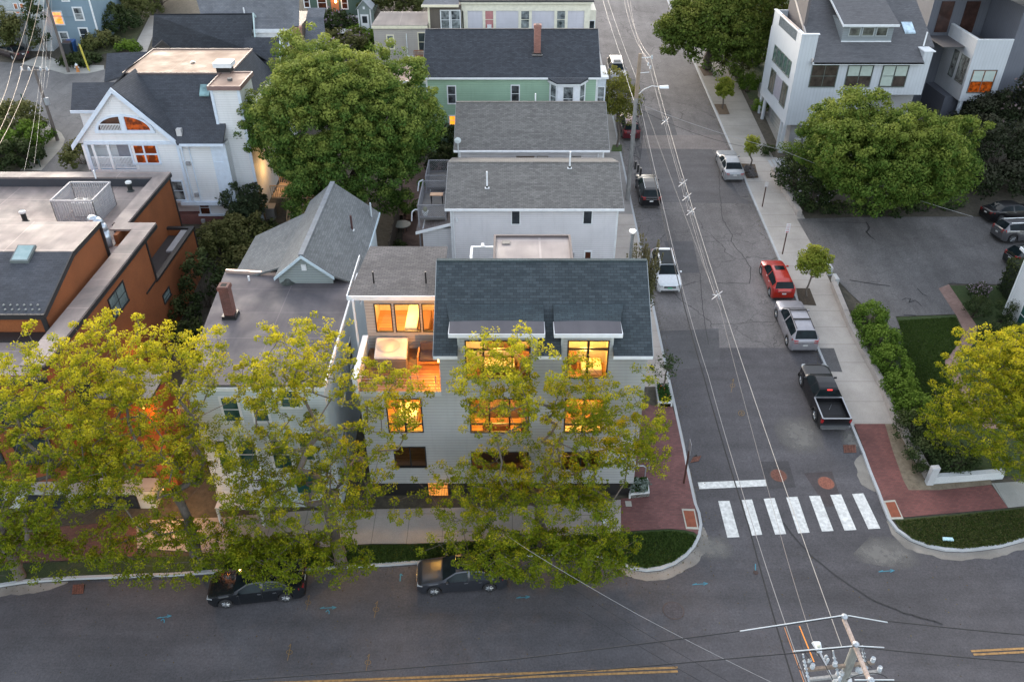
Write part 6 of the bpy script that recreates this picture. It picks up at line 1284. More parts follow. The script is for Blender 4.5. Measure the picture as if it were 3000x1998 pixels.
def leafy_tree(name, label, base, trunk_h, lean, crown, n_pts, per, spread, leaf, mat, seed, group=None, r0=.28, shell=0., lump=.25, cut=-.75, step=1.1, extra=None, bk=None, cat='tree', outb=False, r_cut=0.):
    rng = np.random.default_rng(seed); t = thing(name, label, cat, base, group)
    pts = np.concatenate([cloud(c, r, int(n_pts*f), rng, shell, lump, cut) for c, r, f in crown])
    sel = pts if len(pts) < 1300 else pts[rng.choice(len(pts), 1300 if not outb else 700, False)]
    P, par, w = skeleton(base, trunk_h, lean, sel, rng, step); b = branch_mesh(P, par, w, r0, 'trunk', bk or bark(), t, base, r_cut=r_cut, ex=.6 if not outb else .5)
    k = rng.integers(int(per*.5), int(per*1.5), len(pts)); idx = np.repeat(np.arange(len(pts)), k)
    off = rng.normal(size=(len(idx), 3)); off /= np.linalg.norm(off, axis=1)[:, None]; rr = rng.uniform(.25, 1, len(idx))[:, None]**.5
    sp = (spread*rng.uniform(.7, 1.3, len(pts)))[idx][:, None]; cen = pts[idx]+off*rr*sp*np.array([1, 1, .72])
    c0 = np.mean(pts, 0); loc = off[:, 2]*.5+.5; ht = (cen[:, 2]-cen[:, 2].min())/np.ptp(cen[:, 2]); shade = ht*.62+loc*.38  # yellow tops, plus lit tuft tops and shaded undersides put into leaf colour
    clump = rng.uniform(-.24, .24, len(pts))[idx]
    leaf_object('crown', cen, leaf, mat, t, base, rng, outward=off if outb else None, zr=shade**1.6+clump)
    return t
GR_ = 'yellow green maples in the grass strip along the wide road'
g1 = G(590, 1652, .13); g0 = G(60, 1690, .13); g2 = G(1000, 1652, .13); g3 = G(1590, 1600, .13)
def T(p): return (p.x, p.y, p.z)
def at_h(px, py, y): q = aty(px, py, y); return (q.x, q.y, q.z)
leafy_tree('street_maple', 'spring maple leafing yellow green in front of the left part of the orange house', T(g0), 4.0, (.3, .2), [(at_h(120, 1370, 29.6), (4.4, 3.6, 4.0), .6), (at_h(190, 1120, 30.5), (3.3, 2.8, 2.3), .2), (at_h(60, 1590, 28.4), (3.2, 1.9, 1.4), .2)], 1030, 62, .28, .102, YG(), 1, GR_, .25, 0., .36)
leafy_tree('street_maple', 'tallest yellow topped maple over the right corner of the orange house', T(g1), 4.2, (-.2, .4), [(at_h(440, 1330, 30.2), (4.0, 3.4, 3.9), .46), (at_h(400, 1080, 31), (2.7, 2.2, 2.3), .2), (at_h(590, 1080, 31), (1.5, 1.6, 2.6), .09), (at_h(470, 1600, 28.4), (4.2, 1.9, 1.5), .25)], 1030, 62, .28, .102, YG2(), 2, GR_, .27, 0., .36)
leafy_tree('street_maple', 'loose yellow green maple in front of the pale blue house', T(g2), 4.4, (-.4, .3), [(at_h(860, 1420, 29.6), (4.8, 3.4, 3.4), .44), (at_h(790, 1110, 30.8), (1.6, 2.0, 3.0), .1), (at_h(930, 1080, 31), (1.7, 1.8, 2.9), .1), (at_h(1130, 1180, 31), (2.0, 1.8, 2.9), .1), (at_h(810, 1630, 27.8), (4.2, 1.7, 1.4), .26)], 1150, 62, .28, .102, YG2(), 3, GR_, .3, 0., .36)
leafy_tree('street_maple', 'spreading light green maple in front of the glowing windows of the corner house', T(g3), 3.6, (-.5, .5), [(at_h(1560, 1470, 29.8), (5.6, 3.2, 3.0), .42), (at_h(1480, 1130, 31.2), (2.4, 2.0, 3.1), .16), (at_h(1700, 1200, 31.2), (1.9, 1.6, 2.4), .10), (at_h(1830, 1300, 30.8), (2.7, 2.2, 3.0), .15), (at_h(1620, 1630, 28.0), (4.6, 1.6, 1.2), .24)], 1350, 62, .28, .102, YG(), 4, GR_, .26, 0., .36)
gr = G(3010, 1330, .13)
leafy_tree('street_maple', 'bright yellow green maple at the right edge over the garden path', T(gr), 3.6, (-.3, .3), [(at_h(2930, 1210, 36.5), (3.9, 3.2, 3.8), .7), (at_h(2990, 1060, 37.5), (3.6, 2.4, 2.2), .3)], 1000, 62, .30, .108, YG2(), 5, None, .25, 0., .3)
# dense dark green maples
gm = G(1050, 668, .13)
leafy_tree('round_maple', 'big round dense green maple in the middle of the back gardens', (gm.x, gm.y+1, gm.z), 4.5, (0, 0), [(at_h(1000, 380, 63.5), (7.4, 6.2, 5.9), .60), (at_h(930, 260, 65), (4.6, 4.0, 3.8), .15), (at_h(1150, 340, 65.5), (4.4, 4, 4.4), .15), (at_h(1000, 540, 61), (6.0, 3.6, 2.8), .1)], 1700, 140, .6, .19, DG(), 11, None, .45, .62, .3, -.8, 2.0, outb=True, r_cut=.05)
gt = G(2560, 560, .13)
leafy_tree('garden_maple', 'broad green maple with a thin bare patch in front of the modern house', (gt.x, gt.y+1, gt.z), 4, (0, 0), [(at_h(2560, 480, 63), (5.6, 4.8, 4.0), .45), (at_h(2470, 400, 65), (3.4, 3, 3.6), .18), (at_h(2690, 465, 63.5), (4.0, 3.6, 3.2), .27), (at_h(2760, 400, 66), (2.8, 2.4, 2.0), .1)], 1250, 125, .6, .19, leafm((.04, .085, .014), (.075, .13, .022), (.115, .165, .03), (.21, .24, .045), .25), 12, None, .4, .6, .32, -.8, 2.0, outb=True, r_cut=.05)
m = MB(); rng = np.random.default_rng(5)
a = at_h(2620, 420, 64)
ga = G(2070, 200, .13)
leafy_tree('pavement_tree', 'large green tree hanging over the top of the side street', T(ga), 4.5, (.5, 0), [(at_h(2080, 70, 93), (6.2, 4.6, 4.6), .7), (at_h(2180, 40, 97), (6, 5, 5), .3)], 900, 110, .75, .26, leafm((.05, .08, .015), (.08, .12, .022), (.12, .16, .03), (.2, .2, .04), .25), 13, None, .5, .5, .25, -.7, 2, outb=True)
# young street trees
def young(px, py, ctr, rad, label, mat, seed, n=90, per=60, name='young_tree', sp=.3, lf=.12, th=1.6, r0=.07, lump=.25):
    p = G(px, py, .14); c = at_h(*ctr, p.y); leafy_tree(name, label, T(p), th, (c[0]-p.x, 0), [(c, rad, 1.)], n, per, sp, lf, mat, seed, None, r0, 0., lump, -.6, .6)
LG_ = lambda: leafm((.12, .17, .02), (.18, .23, .03), (.26, .29, .05), (.36, .36, .06), .35)
young(2362, 868, (2388, 768), (1.15, 1.0, 1.35), 'small bright yellow green tree in the pit beside the red car', LG_(), 21, 130, 70)
young(2116, 318, (2122, 262), (.95, .9, 1.25), 'small green tree in the uppermost brown pit of the right pavement', LG_(), 22, 80, 60, lf=.16)
young(2200, 500, (2200, 430), (.7, .7, 1.2), 'thin yellow green sapling in the pit beside the silver sedan', LG_(), 23, 70, 36, lf=.14)
young(1808, 430, (1812, 300), (1.7, 1.4, 2.6), 'slender olive green street tree beside the maroon car', leafm((.09, .11, .02), (.15, .16, .03), (.2, .2, .04), (.25, .22, .05), .3), 24, 160, 44, lf=.17, th=3.2, r0=.1, sp=.45)
young(1945, 1150, (1952, 1075), (.9, .8, 1.15), 'small bare looking dark leaved tree in the white planter', leafm((.03, .06, .02), (.05, .08, .03), (.08, .10, .04), None, .2), 25, 34, 14, lf=.14, th=1.5, r0=.06)
young(700, 665, (710, 600), (2.0, 1.6, 1.6), 'dark thin leaved magnolia tree beside the brick base of the mansion', leafm((.03, .045, .025), (.05, .07, .035), (.07, .09, .045), None, .2), 26, 120, 30, lf=.24, th=2.0, r0=.1, sp=.4)
# columnar juniper between corner house and pavement
p = G(1905, 795, .14); p.x = 8.75; p.y = 47.; p.z = 1.9; t = thing('juniper', 'dark upright juniper between the teal roof and the parked silver wagon', 'shrub', T(p)); rng = np.random.default_rng(31)
cs = []; tops = []
for k in range(54):
    a = rng.uniform(0, 6.28); r_ = rng.uniform(.0, 1.0); h = rng.uniform(6.4, 9.2)-.9*abs(math.cos(a))*r_; q = np.array([p.x-.15+r_*1.3*math.cos(a), p.y+r_*1.1*math.sin(a), p.z+h]); tops.append(q)
    b = np.array([p.x+.25*math.cos(a)*r_, p.y+.25*math.sin(a)*r_, p.z+.6]); s = rng.uniform(.25, 1, 240); cs.append(b+(q-b)*s[:, None]+rng.normal(size=(240, 3))*(.16*(1.12-s))[:, None])
leaf_object('foliage', np.concatenate(cs), .12, leafm((.05, .06, .025), (.08, .09, .035), (.1, .1, .045), (.14, .12, .06), .15), t, T(p), rng)
m = MB()
for q in tops[:10]: m.tube((p.x, p.y, p.z), tuple(q), .05, .012, 5, None, False)
m.build('stems', bark(), t)
# bushes, hedges and shrubs
def bush(name, label, blobs, leaf, mat, seed, dens=130, cat='shrub', group=None, sp=.4, bloom=None):
    rng = np.random.default_rng(seed); c0 = blobs[0][0]; t = thing(name, label, cat, c0, group); cen = []; out = []; stems = MB()
    for c, r in blobs:
        vol = r[0]*r[1]*4; k = max(6, int(vol*dens/40)); P = cloud((c[0], c[1], c[2]+r[2]*.45), (r[0], r[1], r[2]*.62), k, rng, .55, .22, -.35)
        for q in P[::3]: stems.tube((c[0]+rng.uniform(-.2, .2)*r[0], c[1], c[2]-.05), tuple(q), .025, .01, 4, None, False)
        idx = np.repeat(np.arange(k), 46); off = rng.normal(size=(len(idx), 3)); off /= np.linalg.norm(off, axis=1)[:, None]
        cen.append(P[idx]+off*(rng.uniform(.3, 1, len(idx))[:, None]**.5)*sp); out.append(off)
    cen = np.concatenate(cen); out = np.concatenate(out); ht = (cen[:, 2]-cen[:, 2].min())/(np.ptp(cen[:, 2])+.01)
    leaf_object('foliage', cen, leaf, mat, t, c0, rng, outward=out, zr=(ht*.6+(out[:, 2]*.5+.5)*.4)**1.5)
    stems.build('stems', bark((.07, .055, .045)), t)
    if bloom:
        s = cen[rng.choice(len(cen), 260, False)]+[0, -.05, .12]; leaf_object('blossom', s, leaf*1.1, bloom, t, c0, rng)
    return t
def gb_(px, py, r, off=.13): p = G(px, py, off); return (T(p), r)
HG = lambda: leafm((.045, .09, .012), (.07, .13, .018), (.10, .17, .025), (.15, .22, .03), .2); SH = lambda: leafm((.018, .032, .012), (.03, .05, .018), (.045, .065, .025), (.07, .085, .03), .15); OL = lambda: leafm((.05, .065, .02), (.08, .095, .03), (.11, .12, .04), (.17, .16, .06), .2)
PK = lambda: leafm((.3, .2, .28), (.36, .26, .34), (.42, .34, .4), None, .2)
pts = [(2540, 948, 1.2), (2568, 1008, 1.3), (2604, 1078, 1.25), (2634, 1150, 1.2), (2662, 1215, 1.1)]
for i, (a, b, r) in enumerate(pts): bush('hedge_shrub', ('rounded bright green shrub at the driveway end of the hedge', 'largest rounded bright green shrub, second in the hedge row', 'rounded green shrub in the middle of the hedge row', 'fourth rounded green shrub of the hedge row beside the lawn', 'smallest green shrub at the lower end of the hedge row')[i], [gb_(a, b+12, (r, r*1.2, 1.7))], .13, HG(), 40+i, 560, group='clipped shrubs behind the long stone wall', sp=.3)
bush('garden_shrub', 'dark shrub mass behind the lower end of the long wall', [gb_(2670, 1285, (1.3, 1.3, 1.5)), gb_(2715, 1350, (1.5, 1.2, 1.4)), gb_(2790, 1370, (1.5, 1.0, 1.2))], .13, SH(), 50, 300, sp=.35)
bush('garden_shrub', 'little green weed bush at the foot of the leaning post', [gb_(2692, 1385, (.35, .5, .8))], .1, SH(), 51, 900, sp=.2)
for i, (a, b, r, h) in enumerate(((2850, 930, .9, 1.6), (2925, 945, .9, 1.9), (2890, 1015, 1.0, 1.7), (2960, 1010, 1.3, 1.7), (2860, 870, .8, 1.2))):
    bush('globe_shrub', ('dark globe shrub beside the brick path', 'tall dark globe shrub against the white house', 'spreading dark globe shrub below the white house', 'wide dark globe shrub at the right edge', 'flowering shrub with pink blooms at the top of the little lawn')[i], [gb_(a, b, (r, r, h))], .1, SH(), 60+i, 480, sp=.26, bloom=PK() if i == 4 else None, group='clipped shrubs beside the white house')
rng = np.random.default_rng(70); p = G(2962, 905, .13); t = thing('arborvitae', 'dark clipped arborvitae hedge at the right edge by the parked cars', 'hedge', T(p)); s = rng.uniform(0, 1, (9000, 3)); cen = np.stack([p.x+s[:, 0]*2.2, p.y+s[:, 1]*3.2-.6, p.z+s[:, 2]*3.0], 1)
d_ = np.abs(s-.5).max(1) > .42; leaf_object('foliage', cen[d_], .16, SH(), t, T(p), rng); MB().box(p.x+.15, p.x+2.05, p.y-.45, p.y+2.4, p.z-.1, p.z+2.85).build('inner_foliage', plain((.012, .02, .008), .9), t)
bush('lilac', 'dark lilac bush with pale blossom below the modern house steps', [gb_(2330, 560, (1.9, 2.2, 3.2)), gb_(2370, 600, (1.8, 1.6, 2.4)), gb_(2350, 500, (1.3, 1.5, 2.0))], .2, SH(), 80, 200, sp=.5, bloom=leafm((.22, .2, .24), (.3, .27, .32), (.35, .33, .38), None, .1))
for i, (a, b, r, h) in enumerate(((2900, 500, 4.2, 4.5), (2985, 420, 4.0, 6), (2960, 560, 3.2, 2.6), (2790, 560, 3.4, 2.6), (2870, 400, 3.4, 4))):
    bush('dark_shrub', ('large dark shrub behind the parked black sedan', 'tall dark lilac tree at the right edge under the angled house', 'low dark shrub above the parked cars', 'dark shrub under the broad maple', 'dark shrub beside the post of the angled house')[i], [gb_(a, b, (r, r*.7, h))], .26, leafm((.012, .02, .009), (.02, .03, .013), (.03, .04, .018), (.045, .045, .03), .1), 90+i, 110, sp=.6, group='dark shrubs behind the car park', bloom=leafm((.12, .09, .09), (.16, .12, .12), (.2, .15, .15), None, .1) if i == 1 else None)
bush('undergrowth', 'dark ground cover under the broad maple beside the car park', [gb_(2480, 620, (2.2, 1.2, .8)), gb_(2600, 620, (2.6, 1.2, .8)), gb_(2720, 610, (2.6, 1.2, .8)), gb_(2400, 615, (1.5, 1.0, .9))], .2, SH(), 101, 90, sp=.4)
for i, (a, b, r, h) in enumerate(((2190, 270, 1.4, 1.9), (2235, 330, 1.0, 1.3), (2150, 215, 2.2, 3.5), (2210, 190, 3.2, 4.5), (2245, 450, .7, .7))):
    bush('verge_shrub', ('fresh green shrub on the bank above the boulder', 'green shrub beside the flat boulder', 'tall shrub behind the pavement tree', 'dense green bush at the edge of the upper lawn', 'small dark shrub above the stone steps')[i], [gb_(a, b, (r, r, h))], .18, (HG, HG, OL, SH, SH)[i](), 110+i, 230, sp=.38)
for i, (a, b, rx, h, k) in enumerate(((610, 900, 1.6, 4.6, 0), (700, 720, 2.6, 2.4, 1), (640, 750, 1.8, 2.6, 1), (790, 700, 1.2, 1.4, 0), (540, 950, 1.2, 2.4, 0), (720, 780, 1.8, 1.6, 1), (560, 1010, 1.0, 1.8, 0))):
    q = G(a, b, .13); bush('garden_shrub', ('tall dark evergreen in the gap beside the orange house', 'broad olive shrub behind the grey gabled wing', 'olive shrub below the brick base of the mansion', 'dark shrub at the foot of the wooden stairs', 'dark shrub against the orange wall', 'bright green shrub tight to the grey gabled wing', 'low shrub in the dark gap near the wide road')[i], [((q.x, q.y, q.z), (rx, rx, h))], .2, (SH, OL)[k](), 120+i, 190, sp=.4, group='shrubs in the gap left of the pale blue house')
for i, (a, b, r, h, f) in enumerate(((1195, 770, 1.2, .9, SH), (1150, 790, .8, .7, HG), (1170, 735, .8, .6, SH), (1290, 520, 1.6, 3.5, SH), (1320, 440, 2.2, 3.0, SH), (1225, 800, 1.0, .6, SH))):
    bush('garden_shrub', ('dark leafy plant in the back garden below the round table', 'fresh green shrub beside the flat wing roof', 'pale rimmed hosta plant in the back garden', 'dark shrub between the maple and the lattice deck', 'dark shrub at the foot of the green house', 'low plant beside the white clapboard wall')[i], [gb_(a, b, (r, r, h))], .18, f(), 140+i, 230, sp=.3)
for i, (a, b, r, h, f) in enumerate(((30, 400, 3.2, 3.0, OL), (95, 440, 2.2, 2.4, HG), (20, 480, 3.0, 2.0, SH), (25, 140, 4.2, 4.6, OL), (142, 176, 1.5, 7.4, SH), (80, 150, 2.4, 4.2, OL), (330, 95, 3.6, 3.2, SH), (400, 60, 3.2, 3.4, OL), (300, 140, 2.2, 1.6, OL), (275, 100, 1.4, 3.0, SH), (350, 30, 4.0, 5.0, OL), (460, 15, 4.2, 4.5, SH), (240, 185, 2.2, .8, SH), (250, 480, 1.8, 2.2, OL), (385, 150, 1.4, 1.0, HG))):
    bush('garden_shrub', ('olive shrub on the bank below the near pavement', 'bright green shrub at the corner of the near pavement', 'dark shrub at the left edge above the tan roof', 'large olive tree beside the dark parked car', 'narrow dark cypress hedge against the blue house', 'loose olive shrub with orange light between cypress and car', 'dark shrub right of the blue house', 'olive shrub at the top of the garden path', 'low olive planting in front of the blue house bed', 'flowering shrub at the corner of the blue house', 'tall olive tree behind the blue house', 'dark shrub above the long dark roof', 'flat dark ground cover in the kerbside bed', 'loose olive sapling shrub before the mansion porch', 'bright green shrub beside the pale garden path')[i], [gb_(a, b, (r, r, h))], .26, f(), 160+i, 120, sp=.5, group='garden shrubs in the upper left')
for i, (a, b, r, h, f) in enumerate(((1000, 150, 3.6, 2.0, OL), (1060, 125, 2.4, 1.6, HG), (990, 100, 3.0, 2.6, SH), (1160, 60, 4.6, 6.0, OL), (1225, 40, 3.6, 5.0, OL), (1085, 155, 1.2, .8, HG))):
    bush('garden_shrub', ('dark lilac bed in the garden below the red deck', 'bright green shrubs beside the tan house', 'shrub with mauve blossom below the garden shed', 'large olive tree behind the tan house', 'olive tree between the tan house and the shingled wing', 'small green plant by the garden steps')[i], [gb_(a, b, (r, r*.8, h))], .3, f(), 190+i, 110, sp=.55, bloom=PK() if i in (0, 2) else None)
for k in range(5):
    p = G(1084+k*5, 168-k*5, .14)
    if k == 0: t = thing('garden_steps', 'pinkish garden steps between the shrubs and the tan house', 'steps', T(p))
    MB().box(p.x-.6, p.x+.6, p.y-.2, p.y+.9, p.z-.1, p.z+.15+.02*k).build('step', concrete((.4, .33, .32), 0), t)
p = G(1010, 130, .14); t = thing('patio_umbrella_table', 'pale oval garden table glimpsed among the lilac shrubs', 'table', T(p)); MB().lathe([(1.0, 1.5), (1.0, 1.56), (.01, 1.6)], T(p), n=24).build('tabletop', plain((.6, .6, .58), .5), t); MB().tube((p.x, p.y, p.z), (p.x, p.y, p.z+1.5), .06).build('leg', DARK(), t)
# plants in the planters
def planter(pxs, label, seed):
    P = [G(a, b, .139) for a, b in pxs]; c = sum(P, Vector())/len(P); t = thing('planter', label, 'planter', T(c)); m = MB()
    for i in range(4):
        a, b = P[i], P[(i+1) % 4]; d = (b-a).normalized(); n = (c-a); n = (n-d*n.dot(d)).normalized()*.1; q = [a, b, b+n, a+n]; m.slab([(v.x, v.y, v.z+.35) for v in q], .45)
    m.build('granite_edge', plain((.55, .56, .56), .7), t); MB().slab([(v.x, v.y, v.z+.25) for v in P], .3).build('soil', soil(), t)
    rng = np.random.default_rng(seed); n = 1500; s = rng.uniform(.08, .92, (n, 2)); cen = np.array([P[0].lerp(P[1], u).lerp(P[3].lerp(P[2], u), v) for u, v in s])+np.stack([np.zeros(n), np.zeros(n), rng.uniform(.28, .6, n)], 1)
    leaf_object('plants', cen, .12, leafm((.02, .06, .015), (.04, .09, .02), (.06, .12, .03), None, .2), t, T(c), rng); k = rng.choice(n, 26, False); leaf_object('blossom', cen[k]+[0, 0, .06], .1, plain((.6, .13, .02), .6), t, T(c), rng)
planter([(1926, 1191), (1969, 1191), (1957, 1138), (1919, 1138)], 'white edged planter with orange flowers under the bare looking tree', 210)
planter([(1842, 1460), (1902, 1454), (1896, 1412), (1846, 1416)], 'white edged planter with orange flowers at the corner of the brick pavement', 211)
bush('planter_shrub', 'dusty pale leaved shrub in the planter at the corner of the brick pavement', [gb_(1868, 1440, (.6, .45, .9), .4)], .1, leafm((.10, .13, .11), (.16, .2, .17), (.22, .26, .24), None, .2), 212, 500, sp=.22)
bush('sage_bush', 'greyish sage bush in the pit beside the silver sedan', [gb_(2192, 505, (.55, .6, .6)), gb_(2200, 518, (.4, .4, .4))], .1, leafm((.10, .10, .10), (.15, .14, .14), (.2, .18, .18), None, .1), 213, 700, sp=.22)
# grass blades: nobody could count them
def blades(name, pxs, n, seed, mat, h=.09, off=.14):
    P = gp(pxs, .13); rng = np.random.default_rng(seed); xs = [p.x for p in P]; ys = [p.y for p in P]; out = []
    from mathutils.geometry import tessellate_polygon
    tri = tessellate_polygon([[Vector((p.x, p.y, 0)) for p in P]]); ar = []
    for t_ in tri: a, b, c = (P[i] for i in t_); ar.append(abs((b-a).cross(c-a))/2)
    ar = np.array(ar); k = rng.choice(len(tri), n, p=ar/ar.sum()); u = rng.uniform(0, 1, (n, 2)); f = u.sum(1) > 1; u[f] = 1-u[f]
    A = np.array([[*P[i]] for i in range(len(P))]); T_ = np.array(tri)[k]; xy = A[T_[:, 0]]+(A[T_[:, 1]]-A[T_[:, 0]])*u[:, :1]+(A[T_[:, 2]]-A[T_[:, 0]])*u[:, 1:]
    z = np.array([gz(y) for y in xy[:, 1]])+off+h*.3; o = leaf_object(name, np.column_stack([xy, z]), h, mat, None, (0, 0, 0), rng, outward=np.column_stack([rng.normal(size=(n, 2)), np.zeros(n)]), flat=0.); o['kind'] = 'stuff'; return o
GB = lambda: leafm((.035, .065, .014), (.055, .095, .02), (.085, .12, .035), None, .2)
blades('grass', [(668, 1631), (1084, 1599), (1457, 1587), (1819, 1564), (1958, 1556), (2003, 1560), (2030, 1566), (2040, 1576), (2026, 1602), (2004, 1624), (1970, 1647), (1892, 1666), (1805, 1644), (1727, 1620), (1303, 1637), (955, 1661), (654, 1671)], 26000, 301, GB(), .1)
blades('grass', [(2640, 975), (2632, 940), (2800, 930), (2820, 975), (2806, 1010), (2766, 1062), (2800, 1130), (2860, 1220), (2700, 1260), (2640, 1120)], 26000, 303, GB(), .1)
blades('grass', [(2622, 1527), (2790, 1512), (2951, 1496), (3100, 1480), (3100, 1540), (3000, 1575), (2933, 1596), (2820, 1608), (2717, 1596), (2668, 1576)], 14000, 302, leafm((.03, .055, .012), (.06, .085, .02), (.13, .12, .05), None, .15), .1)

# last year's leaves and grit along the kerbs
rng = np.random.default_rng(77); L = []
for a, b in zip(kl[:-8], kl[1:-7]):
    k = int((b-a).length*9); t_ = rng.uniform(0, 1, k); q = np.array(a)+np.array(b-a)*t_[:, None]; n_ = np.array((b-a).normalized().yx)*[1, -1]; L.append(q+n_*(rng.exponential(.22, k)[:, None]+.04))
for y0, x0, s in ((40, 10.72, 1), (40, 21.4, -1)):
    k = 700; L.append(np.column_stack([x0+s*rng.exponential(.22, k), rng.uniform(y0, 95, k)]))
k = 300; L.append(np.column_stack([rng.uniform(-24, 24, k), rng.uniform(22, 30, k)])); xy = np.concatenate(L)
o = leaf_object('leaf_litter', np.column_stack([xy, [gz(y)+.025 for y in xy[:, 1]]]), .075, leafm((.05, .035, .02), (.10, .07, .03), (.16, .13, .04), None, .1), None, (0, 0, 0), rng, outward=np.tile([0, 0, 2.], (len(xy), 1))); o['kind'] = 'stuff'
# ================================================================ vehicles
def smooth_profile(keys, s, k=3):
    xs = np.array([a for a, b in keys]); ys = np.array([b for a, b in keys]); y = np.interp(s, xs, ys)
    return y
STY = {
 'sedan': dict(top=[(0, .52), (.02, .575), (.06, .62), (.16, .665), (.27, .705), (.29, .72), (.43, .965), (.50, .995), (.60, 1.), (.70, .975), (.74, .95), (.87, .735), (.90, .72), (.97, .70), (.99, .66), (1, .60)], belt=[(0, .50), (.06, .585), (.27, .66), (.6, .675), (.85, .70), (.97, .67), (1, .58)], ws=(.285, .435), rw=(.735, .875), sw=(.33, .82), pil=(.565, .59), wh=(.185, .80)),
 'suv': dict(top=[(0, .50), (.02, .56), (.05, .60), (.14, .645), (.235, .67), (.25, .69), (.385, .945), (.44, .985), (.60, 1.), (.82, .98), (.89, .955), (.975, .70), (.995, .66), (1, .62)], belt=[(0, .48), (.05, .565), (.25, .63), (.6, .65), (.9, .675), (.985, .66), (1, .60)], ws=(.245, .39), rw=(.885, .972), sw=(.30, .89), pil=(.53, .55), wh=(.185, .80)),
 'hatch': dict(top=[(0, .48), (.02, .55), (.05, .585), (.12, .625), (.20, .66), (.22, .68), (.35, .945), (.42, .99), (.60, 1.), (.80, .975), (.90, .94), (.975, .68), (.99, .64), (1, .60)], belt=[(0, .46), (.05, .55), (.2, .62), (.6, .66), (.9, .70), (.975, .66), (1, .56)], ws=(.215, .355), rw=(.895, .972), sw=(.27, .89), pil=(.54, .56), wh=(.17, .83)),
 'pickup': dict(top=[(0, .56), (.02, .62), (.05, .655), (.14, .68), (.22, .70), (.24, .715), (.33, .955), (.38, .99), (.48, 1.), (.575, .985), (.60, .95), (.625, .70), (.63, .69)], belt=[(0, .54), (.05, .62), (.22, .665), (.6, .69), (.63, .68)], ws=(.235, .335), rw=(.598, .626), sw=(.28, .59), pil=(.45, .465), wh=(.165, .785)),
}
def car(name, label, cat, x, y, head, L, W, Hc, style, body, glassm=None, rails=False, sun=False, plate=(.6, .6, .6), led=False, z=None, pitch=True, lamps=None, wheel=None, roofm=None):
    S = STY[style]; zz = gz(y) if z is None else z; t = thing(name, label, cat, (x, y, zz)); P = paint(*body) if isinstance(body[0], tuple) else paint(body)
    dirv = Vector((math.cos(head), math.sin(head)))       # towards the front
    sl = math.atan(.1) if (y > 32 and pitch) else 0.
    # rotation: heading about z then the slope of the street
    up = Vector((0, -math.sin(sl), math.cos(sl))); fwd = Vector((dirv.x, dirv.y*math.cos(sl), dirv.y*math.sin(sl))).normalized(); right = fwd.cross(up).normalized(); up = right.cross(fwd)
    M = Matrix((( -fwd.x, -right.x, up.x), (-fwd.y, -right.y, up.y), (-fwd.z, -right.z, up.z))); t.rotation_euler = M.to_euler()
    gm = glassm or glass((.008, .011, .013), .04, (.012, .02, .023), .5, .12); zs = .17*Hc/1.45; rw = .335 if style in ('sedan', 'hatch') else (.37 if style == 'suv' else .41); rw = wheel or rw
    xw = [L*q-L/2 for q in S['wh']]; smax = S['top'][-1][0]
    ss = sorted(set([round(v, 4) for v in np.linspace(0, smax, 64)]+[a for a, b in S['top']]+[q for w in S['wh'] for q in [w+d*rw*1.22/L for d in (-1, -.96, -.85, -.6, -.3, 0, .3, .6, .85, .96, 1)] if q < smax]+list(S['ws']+S['rw']+S['sw']+S['pil'])))
    ss = np.array([q for q in ss if 0 <= q <= smax]); top = smooth_profile(S['top'], ss)*Hc; belt = smooth_profile(S['belt'], ss)*Hc; top = np.maximum(top, belt+.015)
    n = len(ss); rings = []
    for i, s in enumerate(ss):
        X = s*L-L/2; w = W/2; f = min(1, s/.10); w *= 1-.20*(1-f)**2.2
        if style != 'pickup': r_ = min(1, (1-s)/.08); w *= 1-.13*(1-r_)**2.2
        lo = zs+.10*max(0, 1-s/.05)+(.10*max(0, 1-(1-s)/.05) if style != 'pickup' else 0)
        for q in xw:
            dd = abs(X-q)
            if dd < rw*1.2: lo = max(lo, math.sqrt(max(0, (rw*1.2)**2-dd*dd))+rw*.93-.0)
        lo = min(lo, belt[i]-.1); b = belt[i]; tp = top[i]; k = min(1, max(0, (tp-b-.02)/.18)); wb = w*.955
        wr = wb-.03-(tp-b)*.46 if k > 0 else wb-.03; crown = .035+.02*k
        ring = [(w*.95, lo), (w*.995, min(lo+.07, b-.06)), (w, lo+(b-lo)*.45), (w*.99, lo+(b-lo)*.78), (wb, b), (wr, tp-.05*k-crown*.6), (wr*.93, tp-crown*.42), (wr*.6, tp-crown*.12), (0, tp)]
        rings.append((X, ring))
    parts = {k: MB() for k in ('body', 'windscreen', 'rear_window', 'side_window')}
    K = len(rings[0][1])
    for i in range(n-1):
        s = (ss[i]+ss[i+1])/2; gap = (top[i]-belt[i]+top[i+1]-belt[i+1])/2
        for sg in (1, -1):
            for j in range(K-1):
                a, b = rings[i][1][j], rings[i][1][j+1]; c, d = rings[i+1][1][j+1], rings[i+1][1][j]; x0, x1 = rings[i][0], rings[i+1][0]
                q = [(x0, sg*a[0], a[1]), (x1, sg*d[0], d[1]), (x1, sg*c[0], c[1]), (x0, sg*b[0], b[1])]
                if sg < 0: q.reverse()
                key = 'body'
                if j >= 6-0 and S['ws'][0] < s < S['ws'][1]: key = 'windscreen'
                elif j >= 6 and S['rw'][0] < s < S['rw'][1]: key = 'rear_window'
                elif j == 4 and S['sw'][0] < s < S['sw'][1] and gap > .13 and not (S['pil'][0] < s < S['pil'][1]): key = 'side_window'
                parts[key].poly(q)
    B = parts['body']
    for e, rev in ((0, False), (n-1, True)):
        X, r = rings[e]; pts = [(X, a, b) for a, b in r]+[(X, -a, b) for a, b in reversed(r[:-1])]
        B.poly(pts if rev else list(reversed(pts)))
